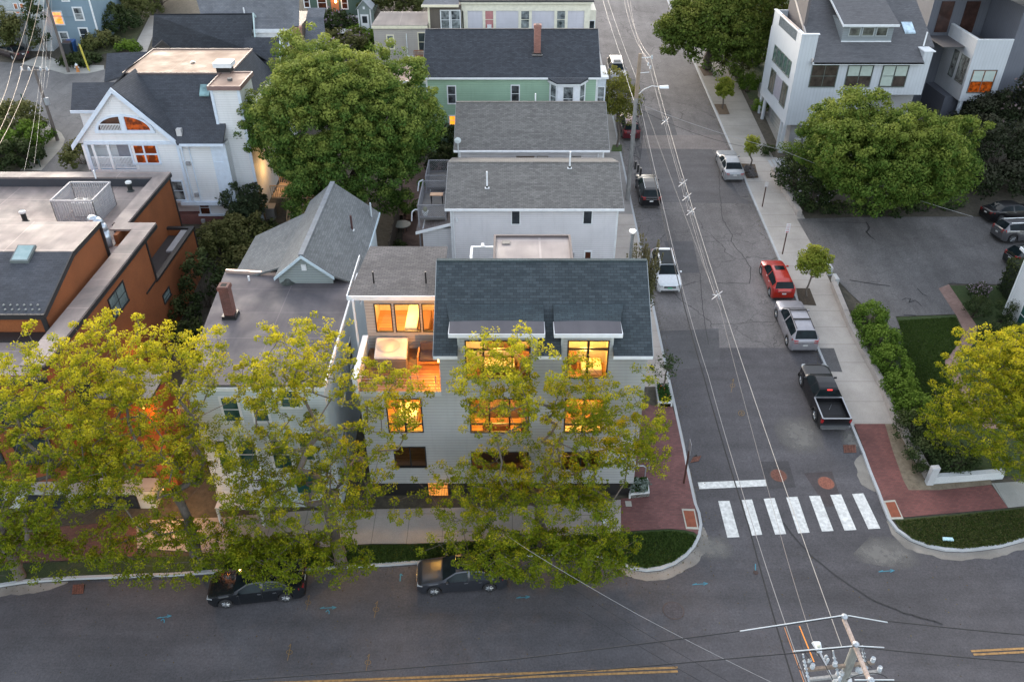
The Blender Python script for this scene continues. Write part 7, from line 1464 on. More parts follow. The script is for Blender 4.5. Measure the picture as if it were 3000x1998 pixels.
    def weld(o, sm=35):
        b = bmesh.new(); b.from_mesh(o.data); bmesh.ops.remove_doubles(b, verts=b.verts, dist=.0006); b.to_mesh(o.data); b.free()
        o.data.polygons.foreach_set('use_smooth', [True]*len(o.data.polygons)); o.data.set_sharp_from_angle(angle=R(sm))
    o = B.build('body', P, t, local=True); weld(o)
    for k in ('windscreen', 'rear_window'): w_ = parts[k].build(k, gm, t, local=True); weld(w_)
    for sg in (1, -1):
        m = MB(); src = parts['side_window']
        for f in src.f:
            q = [src.v[i] for i in f]
            if q[0][1]*sg > 0: m.poly(q)
        w_ = m.build('side_window', gm, t, local=True); weld(w_)
    m = MB().box(-L/2+.25, L/2-.25 if style != 'pickup' else L*.12, -W/2+.22, W/2-.22, zs+.02, .6*Hc*.85, RUB())
    for q in xw: m.box(q-rw*1.15, q+rw*1.15, -W/2+.02 if False else -W/2+.25, W/2-.25, zs, rw*2.1, RUB())
    m.build('underbody', None, t, local=True)
    alloy = plain((.42, .43, .45), .35, .8) if body[0] != 'x' else None
    for q in xw:
        for sg in (1, -1):
            c = (q, sg*(W/2-.105), rw); a = MB().lathe([(rw*.66, -.10), (rw*.95, -.105), (rw, -.07), (rw, .06), (rw*.93, .095), (rw*.68, .10), (rw*.66, .07)], c, 'y', 24, cap=False)
            wh = a.build('wheel', RUB(), t, local=True, smooth=False); d = MB().lathe([(rw*.66, .06*sg), (rw*.6, .085*sg), (rw*.57, .04*sg), (rw*.56, -.03*sg)], c, 'y', 24, cap=False)
            for k in range(7):
                an = k*2*math.pi/7; u = Vector((math.cos(an), 0, math.sin(an))); cc = Vector(c)+Vector((0, .075*sg, 0)); d.tube(cc+u*.03, cc+u*rw*.62, .034, .03, 5)
            d.lathe([(.06, .05*sg), (.05, .1*sg), (.01, .1*sg)], c, 'y', 10); r_ = d.build('rim', alloy, wh, local=True)
            MB().lathe([(rw*.55, .0), (rw*.55, .02*sg)], (q, c[1]-.05*sg, rw), 'y', 20).build('brake_disc', plain((.03, .03, .032), .5), wh, local=True)
    # lamps, grille, plates
    hz = .47*Hc if style != 'pickup' else .56*Hc; f0 = -L/2; hl = plain((.36, .38, .40), .12, .3, .02)
    def side_at(s, zfrac):
        i = int(np.argmin(abs(ss-s))); X, r = rings[i]; return X, np.interp(zfrac*Hc, [p[1] for p in r[:5]], [p[0] for p in r[:5]])
    for sg in (1, -1):
        m = MB(); x1, w1 = side_at(.012, .46); x2, w2 = side_at(.06, .50); z0 = hz+.005; z1 = hz+.095
        lo = [(f0-.012, sg*(w1*.68), z0), (f0-.012, sg*(w1-.02), z0), (x2, sg*(w2+.008), z0+.05), (x2, sg*(w2-.15), z0+.05)]; hi = [(p[0]+(.015 if i < 2 else 0), p[1], (z1 if i < 2 else z1+.05)-.02) for i, p in enumerate(lo)]
        if sg > 0: lo.reverse(); hi.reverse()
        m.hexa(lo, hi); m.build('headlight', hl, t, local=True)
    m = MB().box(f0-.018, f0+.03, -W*.24, W*.24, hz-.13, hz+.05, DARK())
    for k in range(4): m.box(f0-.026, f0-.018, -W*.23, W*.23, hz-.115+k*.043, hz-.103+k*.043, CHROME())
    m.box(f0-.02, f0+.04, -W*.36, W*.36, zs+.12, zs+.22, DARK()); m.build('grille', None, t, local=True)
    MB().box(f0-.034, f0-.027, -.17, .17, hz-.16, hz-.05).build('number_plate', plain(plate, .5), t, local=True)
    e = L/2; zt_ = .60*Hc if style != 'pickup' else .55*Hc; rl = plain((.30, .006, .008), .4, 0, .1, 3., .3) if lamps is None else glow(lamps, 1.2, lamps)
    for sg in (1, -1):
        if style == 'pickup': lo = [(e+.0, sg*(W/2-.13), .48*Hc), (e+.012, sg*(W/2-.13), .48*Hc), (e+.012, sg*(W/2+.005), .48*Hc), (e-.12, sg*(W/2+.005), .48*Hc)]; dz = .27
        else:
            x2, w2 = side_at(.955, .60); x1, w1 = side_at(.998, .58); lo = [(e-.01, sg*w1*.66, zt_-.10), (e+.010, sg*w1*.66, zt_-.10), (e+.008, sg*(w1-.01), zt_-.10), (x2, sg*(w2+.012), zt_-.08)]; dz = .16 if style == 'sedan' else .22
        hi = [(p[0]-(.03 if style != 'pickup' else 0), p[1], p[2]+dz) for p in lo]
        if sg < 0: lo.reverse(); hi.reverse()
        lo2 = lo; MB().hexa(lo2, hi).build('tail_light', rl, t, local=True)
    zp = (.50 if style == 'sedan' else .42)*Hc if style != 'pickup' else .30*Hc
    MB().box(e+.004, e+.016, -.16, .16, zp-.02, zp+.10).build('number_plate', plain(plate, .5), t, local=True)
    m = MB().box(e-.06, e+.035, -W*.40, W*.40, zs+.08, zs+.16, RUB() if style != 'pickup' else STEEL()); m.build('rear_bumper_trim', None, t, local=True)
    if style in ('suv', 'hatch'): MB().box(e-.01, e+.02, -W*.27, W*.27, .535*Hc, .56*Hc).build('tailgate_trim', CHROME(), t, local=True)
    for sg in (1, -1):
        x1, w1 = side_at(S['sw'][0]+.01, .64); m = MB().box(x1-.05, x1+.07, sg*(w1-.01), sg*(w1+.17), .655*Hc, .655*Hc+.12); m.build('mirror', P, t, local=True, bevel=.02)
        m = MB()
        for s in ((S['sw'][0]+S['pil'][0])/2+.08, S['pil'][1]+.10): X, w1 = side_at(s, .58); m.box(X, X+.18, sg*(w1), sg*(w1+.018), .575*Hc, .59*Hc)
        m.build('door_handles', CHROME() if style != 'pickup' else DARK(), t, local=True)
        m = MB()
        for s in (S['sw'][0]+.0, S['pil'][0]+.01, min(S['sw'][1]-.08, S['pil'][0]+.24)):
            i = int(np.argmin(abs(ss-s))); X, r = rings[i]
            for j in (1, 2, 3): m.hexa([(X-.006, sg*(r[j][0]-.01), r[j][1]), (X+.006, sg*(r[j][0]-.01), r[j][1]), (X+.006, sg*(r[j][0]+.003), r[j][1]), (X-.006, sg*(r[j][0]+.003), r[j][1])], [(X-.006, sg*(r[j+1][0]-.01), r[j+1][1]), (X+.006, sg*(r[j+1][0]-.01), r[j+1][1]), (X+.006, sg*(r[j+1][0]+.003), r[j+1][1]), (X-.006, sg*(r[j+1][0]+.003), r[j+1][1])])
        m.build('door_seams', RUB(), t, local=True)
    zr = Hc-.0; wr = W/2*.955-.03-.46*(.33*Hc)
    if rails:
        for sg in (1, -1): MB().tube((-L*.10, sg*(wr*.93), zr-.02), (L*.36, sg*(wr*.93), zr-.03), .022, n=6).build('roof_rail', CHROME() if rails != 'bars' else RUB(), t, local=True)
        if rails == 'bars':
            m = MB()
            for X in (-.05*L, .16*L): m.box(X-.05, X+.05, -wr*.93, wr*.93, zr+.02, zr+.06)
            m.build('roof_bars', RUB(), t, local=True)
    if sun: MB().box(-L*.06, L*.06, -wr*.62, wr*.62, zr-.012, zr+.012).build('sunroof', gm, t, local=True)
    if roofm: MB().box(-L*.10, L*.30, -wr*.8, wr*.8, zr-.022, zr+.008).build('panorama_roof', gm, t, local=True)
    if style == 'pickup':
        m = MB(); b0 = L*.132; bw = W/2; zb = .47*Hc; ztp = .665*Hc
        def side(sg):
            # bed side with a wheel arch cut from it
            q = xw[1]; xs_ = [b0]+[q+d*rw*1.2 for d in (-1, -.92, -.75, -.5, -.25, 0, .25, .5, .75, .92, 1)]+[e]; 
            for a, b in zip(xs_[:-1], xs_[1:]):
                f = lambda X: max(zs+.14, (math.sqrt(max(0, (rw*1.2)**2-(X-q)**2))+rw*.93) if abs(X-q) < rw*1.2 else 0)
                lo = [(a, sg*(bw-.1), f(a)), (b, sg*(bw-.1), f(b)), (b, sg*bw, f(b)), (a, sg*bw, f(a))]; hi = [(p[0], p[1]-.015*sg if i > 1 else p[1], ztp) for i, p in enumerate(lo)]
                if sg < 0: lo.reverse(); hi.reverse()
                m.hexa(lo, hi)
        side(1); side(-1); m.box(e-.07, e, -bw+.1, bw-.1, zs+.25, ztp); m.box(b0, b0+.06, -bw+.1, bw-.1, zb, ztp); m.build('cargo_bed', P, t, local=True)
        MB().box(b0+.06, e-.07, -bw+.1, bw-.1, zs+.2, zb, plain((.012, .012, .013), .7)).build('bed_floor', None, t, local=True); g = MB()
        for sg in (1, -1): g.box(b0, e-.02, sg*(bw-.10), sg*(bw-.02), ztp+.001, ztp+.025)
        g.box(b0, b0+.08, -bw+.1, bw-.1, ztp, ztp+.05); g.box(e-.08, e-.0, -bw+.1, bw-.1, ztp+.001, ztp+.02); g.build('bed_rail', STEEL(), t, local=True)
        MB().box(e-.03, e+.16, -bw+.02, bw-.02, .27*Hc, .36*Hc).build('rear_bumper', plain((.25, .26, .27), .35, .7), t, local=True)
        MB().box(L*.105, L*.118, -.16, .16, .955*Hc, .985*Hc).build('brake_light', glow((1, .05, .04), 1.3, (1, .05, .04)), t, local=True); MB().tube((b0+.3, .2, zb+.02), (b0+1.1, -.25, zb+.35), .012, n=5).build('loose_pole', STEEL(), t, local=True)
        m = MB()
        for q in xw:
            for sg in (1, -1):
                for k in range(8):
                    a0, a1 = math.pi*k/8, math.pi*(k+1)/8; f = lambda a, r: (q+r*math.cos(a), rw*.93+r*math.sin(a)); 
                    A, B_ = f(a0, rw*1.18), f(a1, rw*1.18); A2, B2 = f(a0, rw*1.36), f(a1, rw*1.36); y0, y1 = sg*(bw-.02), sg*(bw+.05); m.hexa([(A[0], y0, A[1]), (A2[0], y0, A2[1]), (A2[0], y1, A2[1]), (A[0], y1, A[1])], [(B_[0], y0, B_[1]), (B2[0], y0, B2[1]), (B2[0], y1, B2[1]), (B_[0], y1, B_[1])])
        m.build('fender_flare', RUB(), t, local=True)
    return t
U, D_ = math.pi/2, -math.pi/2
SILV = ((.33, .34, .355), .35, .4, .5); BLK = ((.008, .008, .010), .0, .3, .3)
def road_car(px, py, length, forward_end='rear'):
    p = G(px, py); return p.x, p.y+length/2
x, y = road_car(2449, 1266, 5.2); car('pickup_truck', 'black crew cab pickup truck with open bed parked right of the crosswalk', 'pickup truck', 20.25, y, U, 5.25, 1.88, 1.80, 'pickup', BLK, plate=(.65, .66, .66))
x, y = road_car(2358, 1038, 5.0); car('parked_suv', 'pale silver suv with black roof bars parked in front of the pickup', 'suv', 20.4, y, U, 4.95, 1.98, 1.76, 'suv', ((.32, .31, .335), .35, .4, .5), rails='bars', )
x, y = road_car(2297, 884, 4.3); car('parked_hatchback', 'bright red hatchback parked beside the small yellow green tree', 'car', 20.45, y, U, 4.25, 1.78, 1.60, 'hatch', ((.42, .022, .010), .25, .3), sun=True)
x, y = road_car(2146, 536, 4.8); car('parked_sedan', 'silver sedan parked high on the right side of the street', 'car', 20.45, y, U, 4.85, 1.85, 1.46, 'sedan', SILV)
car('parked_wagon', 'silver wagon with green number plate facing down the street', 'car', 12.0, 53.45+2.3, D_, 4.65, 1.88, 1.62, 'suv', ((.60, .62, .64), .2, .4, .5), rails=True, plate=(.05, .35, .2), roofm=True)
car('parked_suv', 'black suv with warm light on its bonnet parked on the left side', 'suv', 12.2, 65.9+2.2, U, 4.5, 1.84, 1.68, 'suv', BLK, rails=True)
x, y = road_car(1848, 415, 4.5); car('parked_suv', 'maroon suv half hidden by the slender street tree and the pole', 'suv', 11.9, y, U, 4.6, 1.84, 1.70, 'suv', ((.10, .012, .02), .3, .35, .5), rails=True)
car('parked_suv', 'silver suv with sunroof parked farthest up on the left', 'suv', 11.95, 92.3+2.4, D_, 4.9, 1.95, 1.74, 'suv', ((.36, .35, .345), .35, .4, .5), rails=True, sun=True)
def kerb_car(fx_, fy_, rx_, ry_, **k):
    a = G(fx_, fy_); b = G(rx_, ry_); d = (a-b).normalized(); n = Vector((d.y, -d.x, 0)); n = n if n.y > 0 else -n; return (a+b)/2+n*.82, math.atan2(d.y, d.x)
c, h = kerb_car(1285, 1742, 1437, 1732); car('parked_sedan', 'dark grey sedan with open looking sunroof and orange window reflections on the wide road', 'car', c.x-.1, c.y, h, 4.65, 1.80, 1.44, 'sedan', ((.035, .038, .047), .4, .3, .6), sun=True)
c, h = kerb_car(684, 1777, 838, 1761); car('parked_sedan', 'black sedan partly under the maple leaves on the wide road', 'car', c.x-.1, c.y, h, 4.85, 1.84, 1.45, 'sedan', ((.010, .012, .015), .2, .25, .6))
for i, (px, py, hd, col, st, lb) in enumerate(((2925, 640, .12, BLK, 'sedan', 'black sedan in the car park, farthest of the three'), (2962, 700, .05, ((.13, .13, .14), .5, .3), 'suv', 'grey suv with red tail light in the middle of the three in the car park'), (3000, 775, .08, ((.01, .014, .013), .3, .25), 'suv', 'black green car nearest the arborvitae hedge in the car park'))):
    p = G(px, py, .14); car(('parked_sedan', 'parked_suv', 'parked_suv')[i], lb, 'car', p.x+.9, p.y, hd, 4.7, 1.84, (1.45, 1.66, 1.6)[i], st, col, z=gz(p.y)+.145, rails=(i == 1), pitch=True)
p = G(38, 168, .13); car('parked_car', 'dark wine coloured car parked by the olive tree in the upper left corner', 'car', p.x, p.y, 2.6, 4.5, 1.8, 1.5, 'sedan', ((.03, .02, .025), .4, .3), z=gz(p.y)+.13)
SKY_STRENGTH = .91
# ================================================================ poles, lines, signs
WOODP = bark((.30, .26, .22)); PORC = plain((.36, .39, .42), .3, 0, .35, 9.); ALU = plain((.40, .37, .34), .4, .3)
def insulator(parent, p, r=.09, h=.28, name='insulator'):
    return MB().lathe([(r*.4, 0), (r, .04), (r*.6, .09), (r*1.05, .12), (r*.6, .18), (r*.95, .21), (r*.4, h), (.01, h)], tuple(p), n=12).build(name, PORC, parent)
# foreground pole, south side of the wide road
ptop = aty(2508, 1893, 15.9); fp = thing('utility_pole', 'weathered pole with crossarms and white insulators rising into the lower right of the picture', 'utility pole', (ptop.x, ptop.y, 0)); PX, PY, PZ = ptop
MB().tube((PX, PY, 0), (PX, PY, PZ), .2, .14, 14).build('shaft', bark((.24, .24, .22)), fp)
e1 = aty(2470, 1808, PY+.9); 
a1 = aty(2472, 1812, PY+.95); a2 = aty(2550, 2010, PY-1.6); a1.z = PZ+.05; a2.z = PZ+.05
a1 = atz(2472, 1812, PZ+.06); a2 = atz(2549, 1998, PZ+.06)
MB().tube(a1, a2, .075, n=4).build('crossarm', bark((.42, .33, .28)), fp)
for q in (a1, atz(2505, 1893, PZ+.1), a2): MB().lathe([(.05, 0), (.1, .04), (.1, .11), (.04, .16), (.01, .16)], tuple(q+Vector((0, 0, .04))), n=14).build('insulator', PORC, fp)
for i, (x0, y0, x1, y1, z) in enumerate(((2357, 1962, 2560, 1940, PZ-1.0), (2368, 1990, 2580, 1966, PZ-1.5))):
    b0, b1 = atz(x0, y0, z), atz(x1, y1, z); MB().tube(b0, b1, .07, n=4).build('crossarm', bark((.2, .16, .13) if i == 0 else (.26, .26, .26)), fp)
    for t_ in ((.1, .42, .97) if i == 0 else (.7, .97, .45)): insulator(fp, b0.lerp(b1, t_)+Vector((0, 0, .05)), .075, .2)
for px, py in ((2352, 1915), (2440, 1905), (2525, 1890)):
    p = atz(px, py, PZ-.5); q = p+Vector((.25, -.5, -.9)); m = MB().tube(p, q, .03, n=6); 
    for k in range(5): m.lathe([(.02, -.02), (.06, 0), (.02, .02)], tuple(p.lerp(q, .25+.12*k)), n=8)
    m.build('cutout_fuse', PORC, fp)
for px, py in ((2372, 1935), (2425, 1935), (2503, 1930), (2512, 1960), (2420, 1925), (2460, 1988)):
    p = atz(px, py, PZ-.8); MB().lathe([(.03, -.12), (.06, -.08), (.04, 0), (.07, .03), (.035, .1), (.01, .12)], tuple(p), n=10).build('surge_arrester', PORC, fp)
for px0, py0, px1, py1, px2, py2, px3, py3 in ((2345, 1845, 2340, 1880, 2350, 1905, 2375, 1932), (2350, 1905, 2390, 1885, 2405, 1925, 2440, 1990), (2415, 1890, 2440, 1895, 2442, 1920, 2425, 1945), (2520, 1880, 2535, 1910, 2530, 1940, 2555, 1955), (2360, 1925, 2335, 1940, 2330, 1960, 2350, 1962), (2480, 1990, 2520, 1970, 2570, 1960, 2600, 1985)):
    m = MB(); P = [atz(a, b, PZ-.5) for a, b in ((px0, py0), (px1, py1), (px2, py2), (px3, py3))]
    pts = [P[0]*(1-t)**3+P[1]*3*t*(1-t)**2+P[2]*3*t*t*(1-t)+P[3]*t**3 for t in [k/8 for k in range(9)]]; m.path(pts, .014, 4); m.build('jumper_wire', DARK(), fp)
p = atz(2470, 1990, PZ-2.2); MB().lathe([(.28, -.9), (.3, -.85), (.3, 0), (.26, .08), (.01, .12)], tuple(p), n=16).build('transformer', plain((.45, .48, .5), .4), fp)
# its street lamp
lz = PZ-2.6; s0 = atz(2390, 1880, lz); s1 = atz(2402, 1911, lz); sl = thing('street_lamp', 'white cobra head street lamp hanging from the foreground pole', 'street lamp', tuple(s1))
MB().hexa([(s0.x-.16, s0.y+.05, lz-.1), (s1.x-.08, s1.y, lz-.08), (s1.x+.1, s1.y, lz-.08), (s0.x+.2, s0.y+.05, lz-.1)][::-1], [(s0.x-.12, s0.y, lz+.06), (s1.x-.06, s1.y, lz+.07), (s1.x+.08, s1.y, lz+.07), (s0.x+.16, s0.y, lz+.06)][::-1]).build('lamp_head', plain((.66, .7, .74), .4), sl, bevel=.04)
MB().tube(tuple(s1), (s1.x+.35, s1.y-2.2, lz-.25), .045, n=8).build('arm', STEEL(), sl); MB().lathe([(.06, 0), (.07, .06), (.01, .08)], (s1.x, s1.y+.2, lz+.06), n=10).build('photocell', plain((.5, .5, .4), .5), sl)
# street pole
SY = 67.2; sb = (10.3, SY, gz(SY)); st = aty(1877, 158, SY); sp = thing('utility_pole', 'tall two tone timber pole beside the left kerb of the side street', 'utility pole', sb)
MB().tube(sb, (10.3, SY, st.z-3.6), .2, .17, 12, m=bark((.23, .225, .22))).tube((10.3, SY, st.z-3.6), (10.3, SY, st.z), .17, .14, 12, m=bark((.26, .20, .15))).build('shaft', None, sp)
m = MB()
for z, w in ((st.z-.35, .95), (st.z-1.55, .85)): m.tube((10.3, SY, z), (10.3+w, SY-.1, z+.1), .035, n=6)
m.build('bracket', plain((.6, .62, .64), .4), sp)
for q in ((11.25, -.2), (11.0, -.75), (11.2, -1.0)): insulator(sp, (q[0], SY-.1, st.z+q[1]-.2), .09, .3)
la = aty(1879, 278, SY); lb = aty(1945, 255, SY); m = MB(); pts = [(10.4, SY, la.z), (10.9, SY, la.z+.45), (11.5, SY, la.z+.72), (lb.x-.3, SY, lb.z)]; m.path(pts, .03, 6)
sl = thing('street_lamp', 'street lamp on a curved arm from the tall timber pole', 'street lamp', (lb.x, SY, lb.z)); m.build('arm', plain((.6, .62, .64), .4), sl); MB().hexa([(lb.x-.35, SY-.14, lb.z-.1), (lb.x+.4, SY-.16, lb.z-.1), (lb.x+.4, SY+.16, lb.z-.1), (lb.x-.35, SY+.14, lb.z-.1)], [(lb.x-.35, SY-.08, lb.z+.06), (lb.x+.35, SY-.12, lb.z+.1), (lb.x+.35, SY+.12, lb.z+.1), (lb.x-.35, SY+.08, lb.z+.06)]).build('lamp_head', plain((.7, .72, .75), .4), sl)
m = MB()
for k in range(4): z = st.z-4.0-k*.5; m.tube((10.3, SY, z), (10.55+.1*(k % 2), SY-.25, z-.15), .04, n=6)
for k in range(5): m.path([(10.5+.12*k, SY-.2, st.z-3.6), (10.62+.1*k, SY-.6, st.z-6-k*.3), (10.5+.12*k, SY-.4, st.z-9.5)], .022, 4)
m.build('cable_drop', RUB(), sp)
for k in range(3): MB().box(10.55+k*.25, 10.72+k*.25, SY-.7, SY-.5, st.z-9.6-.3*k, st.z-8.9-.3*k).build('splice_case', DARK(), sp)
# lines
def wire(name, label, pts, r, mat, sag=0., n=24, group=None):
    P = [Vector(p) for p in pts]; out = []
    for a, b in zip(P[:-1], P[1:]):
        for k in range(n): t = k/n; out.append(a.lerp(b, t)-Vector((0, 0, sag*4*t*(1-t))))
    out.append(P[-1]); o = MB().path(out, r, 5).build(name, mat); tag(o, label, 'power line' if 'cable' not in name else 'cable', group); return out
SA = Vector((11.15, SY, st.z-.25)); SB = Vector((10.95, SY, st.z-.4)); SCC = Vector((11.0, SY, st.z-.75))
F1 = atz(2466, 1893, PZ+.0)
c1 = wire('power_line', 'brightest pale line running from the foreground pole up the side street', [F1, SA], .012, ALU, 1.0, 30)
far = [aty(1838, 0, 108), aty(1829, 0, 108), aty(1846, 2, 108)]
for i, (p, q) in enumerate(zip((SA, SB, SCC), far)): wire('power_line', ('upper', 'left', 'right')[i]+' pale line of three continuing above the pole to the top of the street', [p, q], .013, plain((.42, .36, .32), .5), .9, 24)
mid = c1[int(len(c1)*.0)]
def on(c, px, py):
    best = min(c, key=lambda p: (lambda s: (s[0]-px)**2+(s[1]-py)**2)(scr(p))); return best
def scr(p):
    zz = p.z-H; f = p.y*cT-zz*sT; u = -(p.y*sT+zz*cT); return 1500+FPX*p.x/f, 999+FPX*u/f
lo = [on(c1, 2110, 885), on(c1, 2020, 600), on(c1, 2013, 562), on(c1, 1996, 518), on(c1, 1953, 358)]
cc = [p+Vector((-.16, 0, -.3)) for p in lo]
wire('power_line', 'second pale line slung just below the bright one on spacers', [SB, cc[4], cc[3], cc[2], cc[1], cc[0]], .008, plain((.28, .26, .25), .5), .08, 6); wire('power_line', 'third thin line slung below the bright one on spacers', [SCC, cc[4]+Vector((.16, 0, -.12)), cc[3]+Vector((.16, 0, -.12)), cc[1]+Vector((.16, 0, -.12)), cc[0]+Vector((.16, 0, -.12))], .006, plain((.25, .23, .22), .5), .08, 6)
for i, p in enumerate(lo):
    t = thing('line_spacer', ('lowest white cable spacer, alone beside the red car', 'lowest of the three close cable spacers', 'middle of the three close cable spacers', 'topmost of the three close cable spacers', 'white cable spacer nearest the tall timber pole')[i], 'cable spacer', tuple(p), 'white spacers on the street lines'); m = MB(); w_ = plain((.42, .42, .44), .4)
    m.tube(p+Vector((.16, 0, .08)), p+Vector((-.32, 0, -.42)), .022, n=5, m=w_); m.tube(p+Vector((-.16, 0, .12)), p+Vector((.08, 0, -.42)), .02, n=5, m=w_); m.tube(p+Vector((-.32, 0, -.12)), p+Vector((.12, 0, -.2)), .02, n=5, m=w_); m.build('frame', None, t)
cw = [atz(2335, 2030, 8.6), atz(2352, 2040, 8.8)]; TB_ = [Vector((10.5, SY, st.z-4.3)), Vector((10.6, SY, st.z-3.9))]
wire('overhead_cable', 'thick black cable running the length of the side street', [Vector((PX, PY, 8.5)), cw[0], atz(2195, 1545, 8.6), atz(2061, 1100, 9.3), atz(1993, 848, 10.2), TB_[0]], .03, RUB(), .12, 14); wire('overhead_cable', 'thinner grey cable beside the thick black one', [Vector((PX, PY, 8.8)), cw[1]+Vector((.3, 0, 0)), atz(2208, 1545, 8.9), atz(2075, 1100, 9.6), atz(2001, 848, 10.5), TB_[1]], .014, plain((.3, .28, .27), .5), .12, 14)
wire('power_line', 'faint line from the foreground pole ending beside the crosswalk', [atz(2395, 1920, 10.5), atz(2285, 1560, 9.8), atz(2110, 905, 10.5), Vector((10.6, SY, st.z-3.2))], .009, plain((.25, .22, .2), .5), .1)
wire('power_line', 'orange glowing wire hanging beside the street lamp of the foreground pole', [atz(2385, 1938, PZ-1), atz(2342, 1833, PZ-.6)], .02, glow((1., .38, .08), 1.2, (.9, .3, .06)), .0, 6)  # orange light on the wire put in as its own emission
wire('power_line', 'orange wire left of the street lamp leaving the picture below', [atz(2360, 2010, 10.5), atz(2298, 1837, 11.2)], .014, plain((.6, .25, .1), .5), .0, 6)
# lines across the wide road
wire('power_line', 'upper black line crossing the wide road towards the right edge', [a1+Vector((0, 0, .15)), atz(3300, 1882, 12.2)], .02, RUB(), .1); wire('power_line', 'upper line crossing the wide road towards the left', [a1+Vector((0, 0, .15)), atz(2168, 1848, 12.3), atz(1500, 1931, 11.9), atz(700, 1992, 11.6), atz(-300, 2075, 11.6)], .018, RUB(), .03)
m_ = atz(2505, 1893, PZ+.2); wire('power_line', 'middle black line crossing the wide road towards the right edge', [m_, atz(3300, 1958, 12.2)], .02, RUB(), .1); wire('power_line', 'middle line crossing the wide road towards the left', [m_, atz(2200, 1923, 12.3), atz(1572, 1975, 12.), atz(900, 2030, 12.)], .018, RUB(), .03)
wire('power_line', 'lowest black line leaving the crossarm towards the right', [a2+Vector((0, 0, .12)), atz(2700, 1998, 12.3), atz(3300, 2040, 12.)], .02, RUB(), .03)
for i, (p, q) in enumerate(((atz(2168, 1848, 12.4), a1+Vector((-.1, 0, .17))), (a1+Vector((.1, 0, .17)), atz(2600, 1822, 12.4)), (atz(2323, 1907, 12.4), m_+Vector((-.1, 0, .02))), (m_+Vector((.1, 0, .02)), atz(2590, 1896, 12.4)), (a2+Vector((-.5, 0, .13)), a2+Vector((.7, 0, .13))))):
    tag(MB().tube(p, q, .019, n=6).build('line_guard', plain((.42, .45, .47), .4)), ('long pale sleeve on the upper line left of the crossarm', 'pale sleeve on the upper line right of the crossarm', 'pale sleeve on the middle line left of the pole', 'pale sleeve on the middle line right of the pole', 'pale sleeve on the lowest line at the frame edge')[i], 'line sleeve', 'pale sleeves on the crossarm lines')
c = wire('power_line', 'pale service line running diagonally over the wide road to the maples', [Vector((PX, PY, 9.3)), atz(2290, 2012, 9.4), atz(1870, 1800, 8.6), atz(1553, 1614, 8.4), aty(1420, 1520, 33.8)], .008, plain((.3, .3, .3), .5), .05)
wire('power_line', 'thin dark service line below the pale diagonal one', [Vector((PX, PY, 7.6)), atz(2160, 2010, 7.5), atz(1640, 1700, 6.5)], .009, RUB(), .1); wire('power_line', 'lowest thin dark service line over the wide road', [Vector((PX, PY, 7.1)), atz(2080, 2010, 6.8), atz(1650, 1755, 6)], .009, RUB(), .1)
wire('power_line', 'service line from the tall pole across to the garden maple', [(10.3, SY, 12.6), aty(2290, 440, 66), atz(2850, 635, 6.2)], .016, plain((.3, .3, .3), .5), .25); wire('power_line', 'dark service line from the tall pole to the modern house', [(10.3, SY, 12.2), aty(2180, 430, 72)], .014, RUB(), .4)
for i, (a, b) in enumerate((((1765, -5), (1818, 162)), ((1779, -5), (1865, 232)))):
    wire('power_line', ('left', 'right')[i]+' thin pale wire above the farthest silver suv', [aty(*a, 105), aty(*b, 80), (10.3, SY, st.z-4.2-.4*i)], .018, plain((.42, .4, .38), .5), .2)
# poles and lines in the upper left
def back_pole(base, top, label, r=.15):
    b = G(*base, .13); tp = aty(*top, b.y); t = thing('utility_pole', label, 'utility pole', (b.x, b.y, b.z)); MB().tube((b.x, b.y, b.z), (b.x, b.y, tp.z), r*1.15, r*.8, 10).build('shaft', bark((.14, .12, .11)), t); return t, Vector((b.x, b.y, tp.z))
t1, q1 = back_pole((169, 412), (82, 205), 'dark pole with white insulators in front of the upper street')
MB().tube(q1+Vector((-1.3, 0, -.1)), q1+Vector((1.3, .2, -.1)), .05, n=5).build('crossarm', plain((.2, .18, .17)), t1)
for k in (-1.2, -.5, .6, 1.2): insulator(t1, q1+Vector((k, 0, -.1)), .13, .35)
MB().lathe([(.2, -.4), (.24, -.35), (.24, .3), (.01, .35)], (q1.x+.2, q1.y, q1.z-3), n=12).build('transformer', plain((.3, .32, .34)), t1)
m = MB()
for k in range(12): a = k*math.pi/6; m.tube((q1.x-.1, q1.y-.2+.28*math.cos(a), q1.z-5.2+.28*math.sin(a)), (q1.x-.1, q1.y-.2+.28*math.cos(a+.52), q1.z-5.2+.28*math.sin(a+.52)), .03, n=4)
m.build('cable_coil', RUB(), t1)
t2, q2 = back_pole((201, 212), (122, -12), 'tall dark pole at the kerb below the blue house')
for i, (a, b, c) in enumerate((((100, 0), (37, 187), (-20, 345)), ((122, 0), (71, 172), (-10, 400)), ((150, 0), (105, 176), (-20, 455)))):
    wire('power_line', ('left', 'middle', 'right')[i]+' of the three warm toned lines crossing the upper left corner', [atz(a[0]-3, a[1]-20, 17.), atz(*b, 13.3), atz(*c, 12.6)], .018, plain((.45, .32, .22), .5), .35)
for i, (a, b) in enumerate((((135, 0), (120, 300)), ((150, 0), (135, 260)), ((128, 0), (100, 480)), ((142, 0), (70, 505)))):
    wire('power_line', ('first', 'second', 'third', 'fourth')[i]+' thin pale wire beside the dark poles, counted from the left at the top', [atz(a[0], a[1]-15, 14.), atz((a[0]+b[0])/2+8, (a[1]+b[1])/2, 11.2), atz(b[0], b[1], 10.5)], .008, plain((.4, .36, .33), .5), .2)
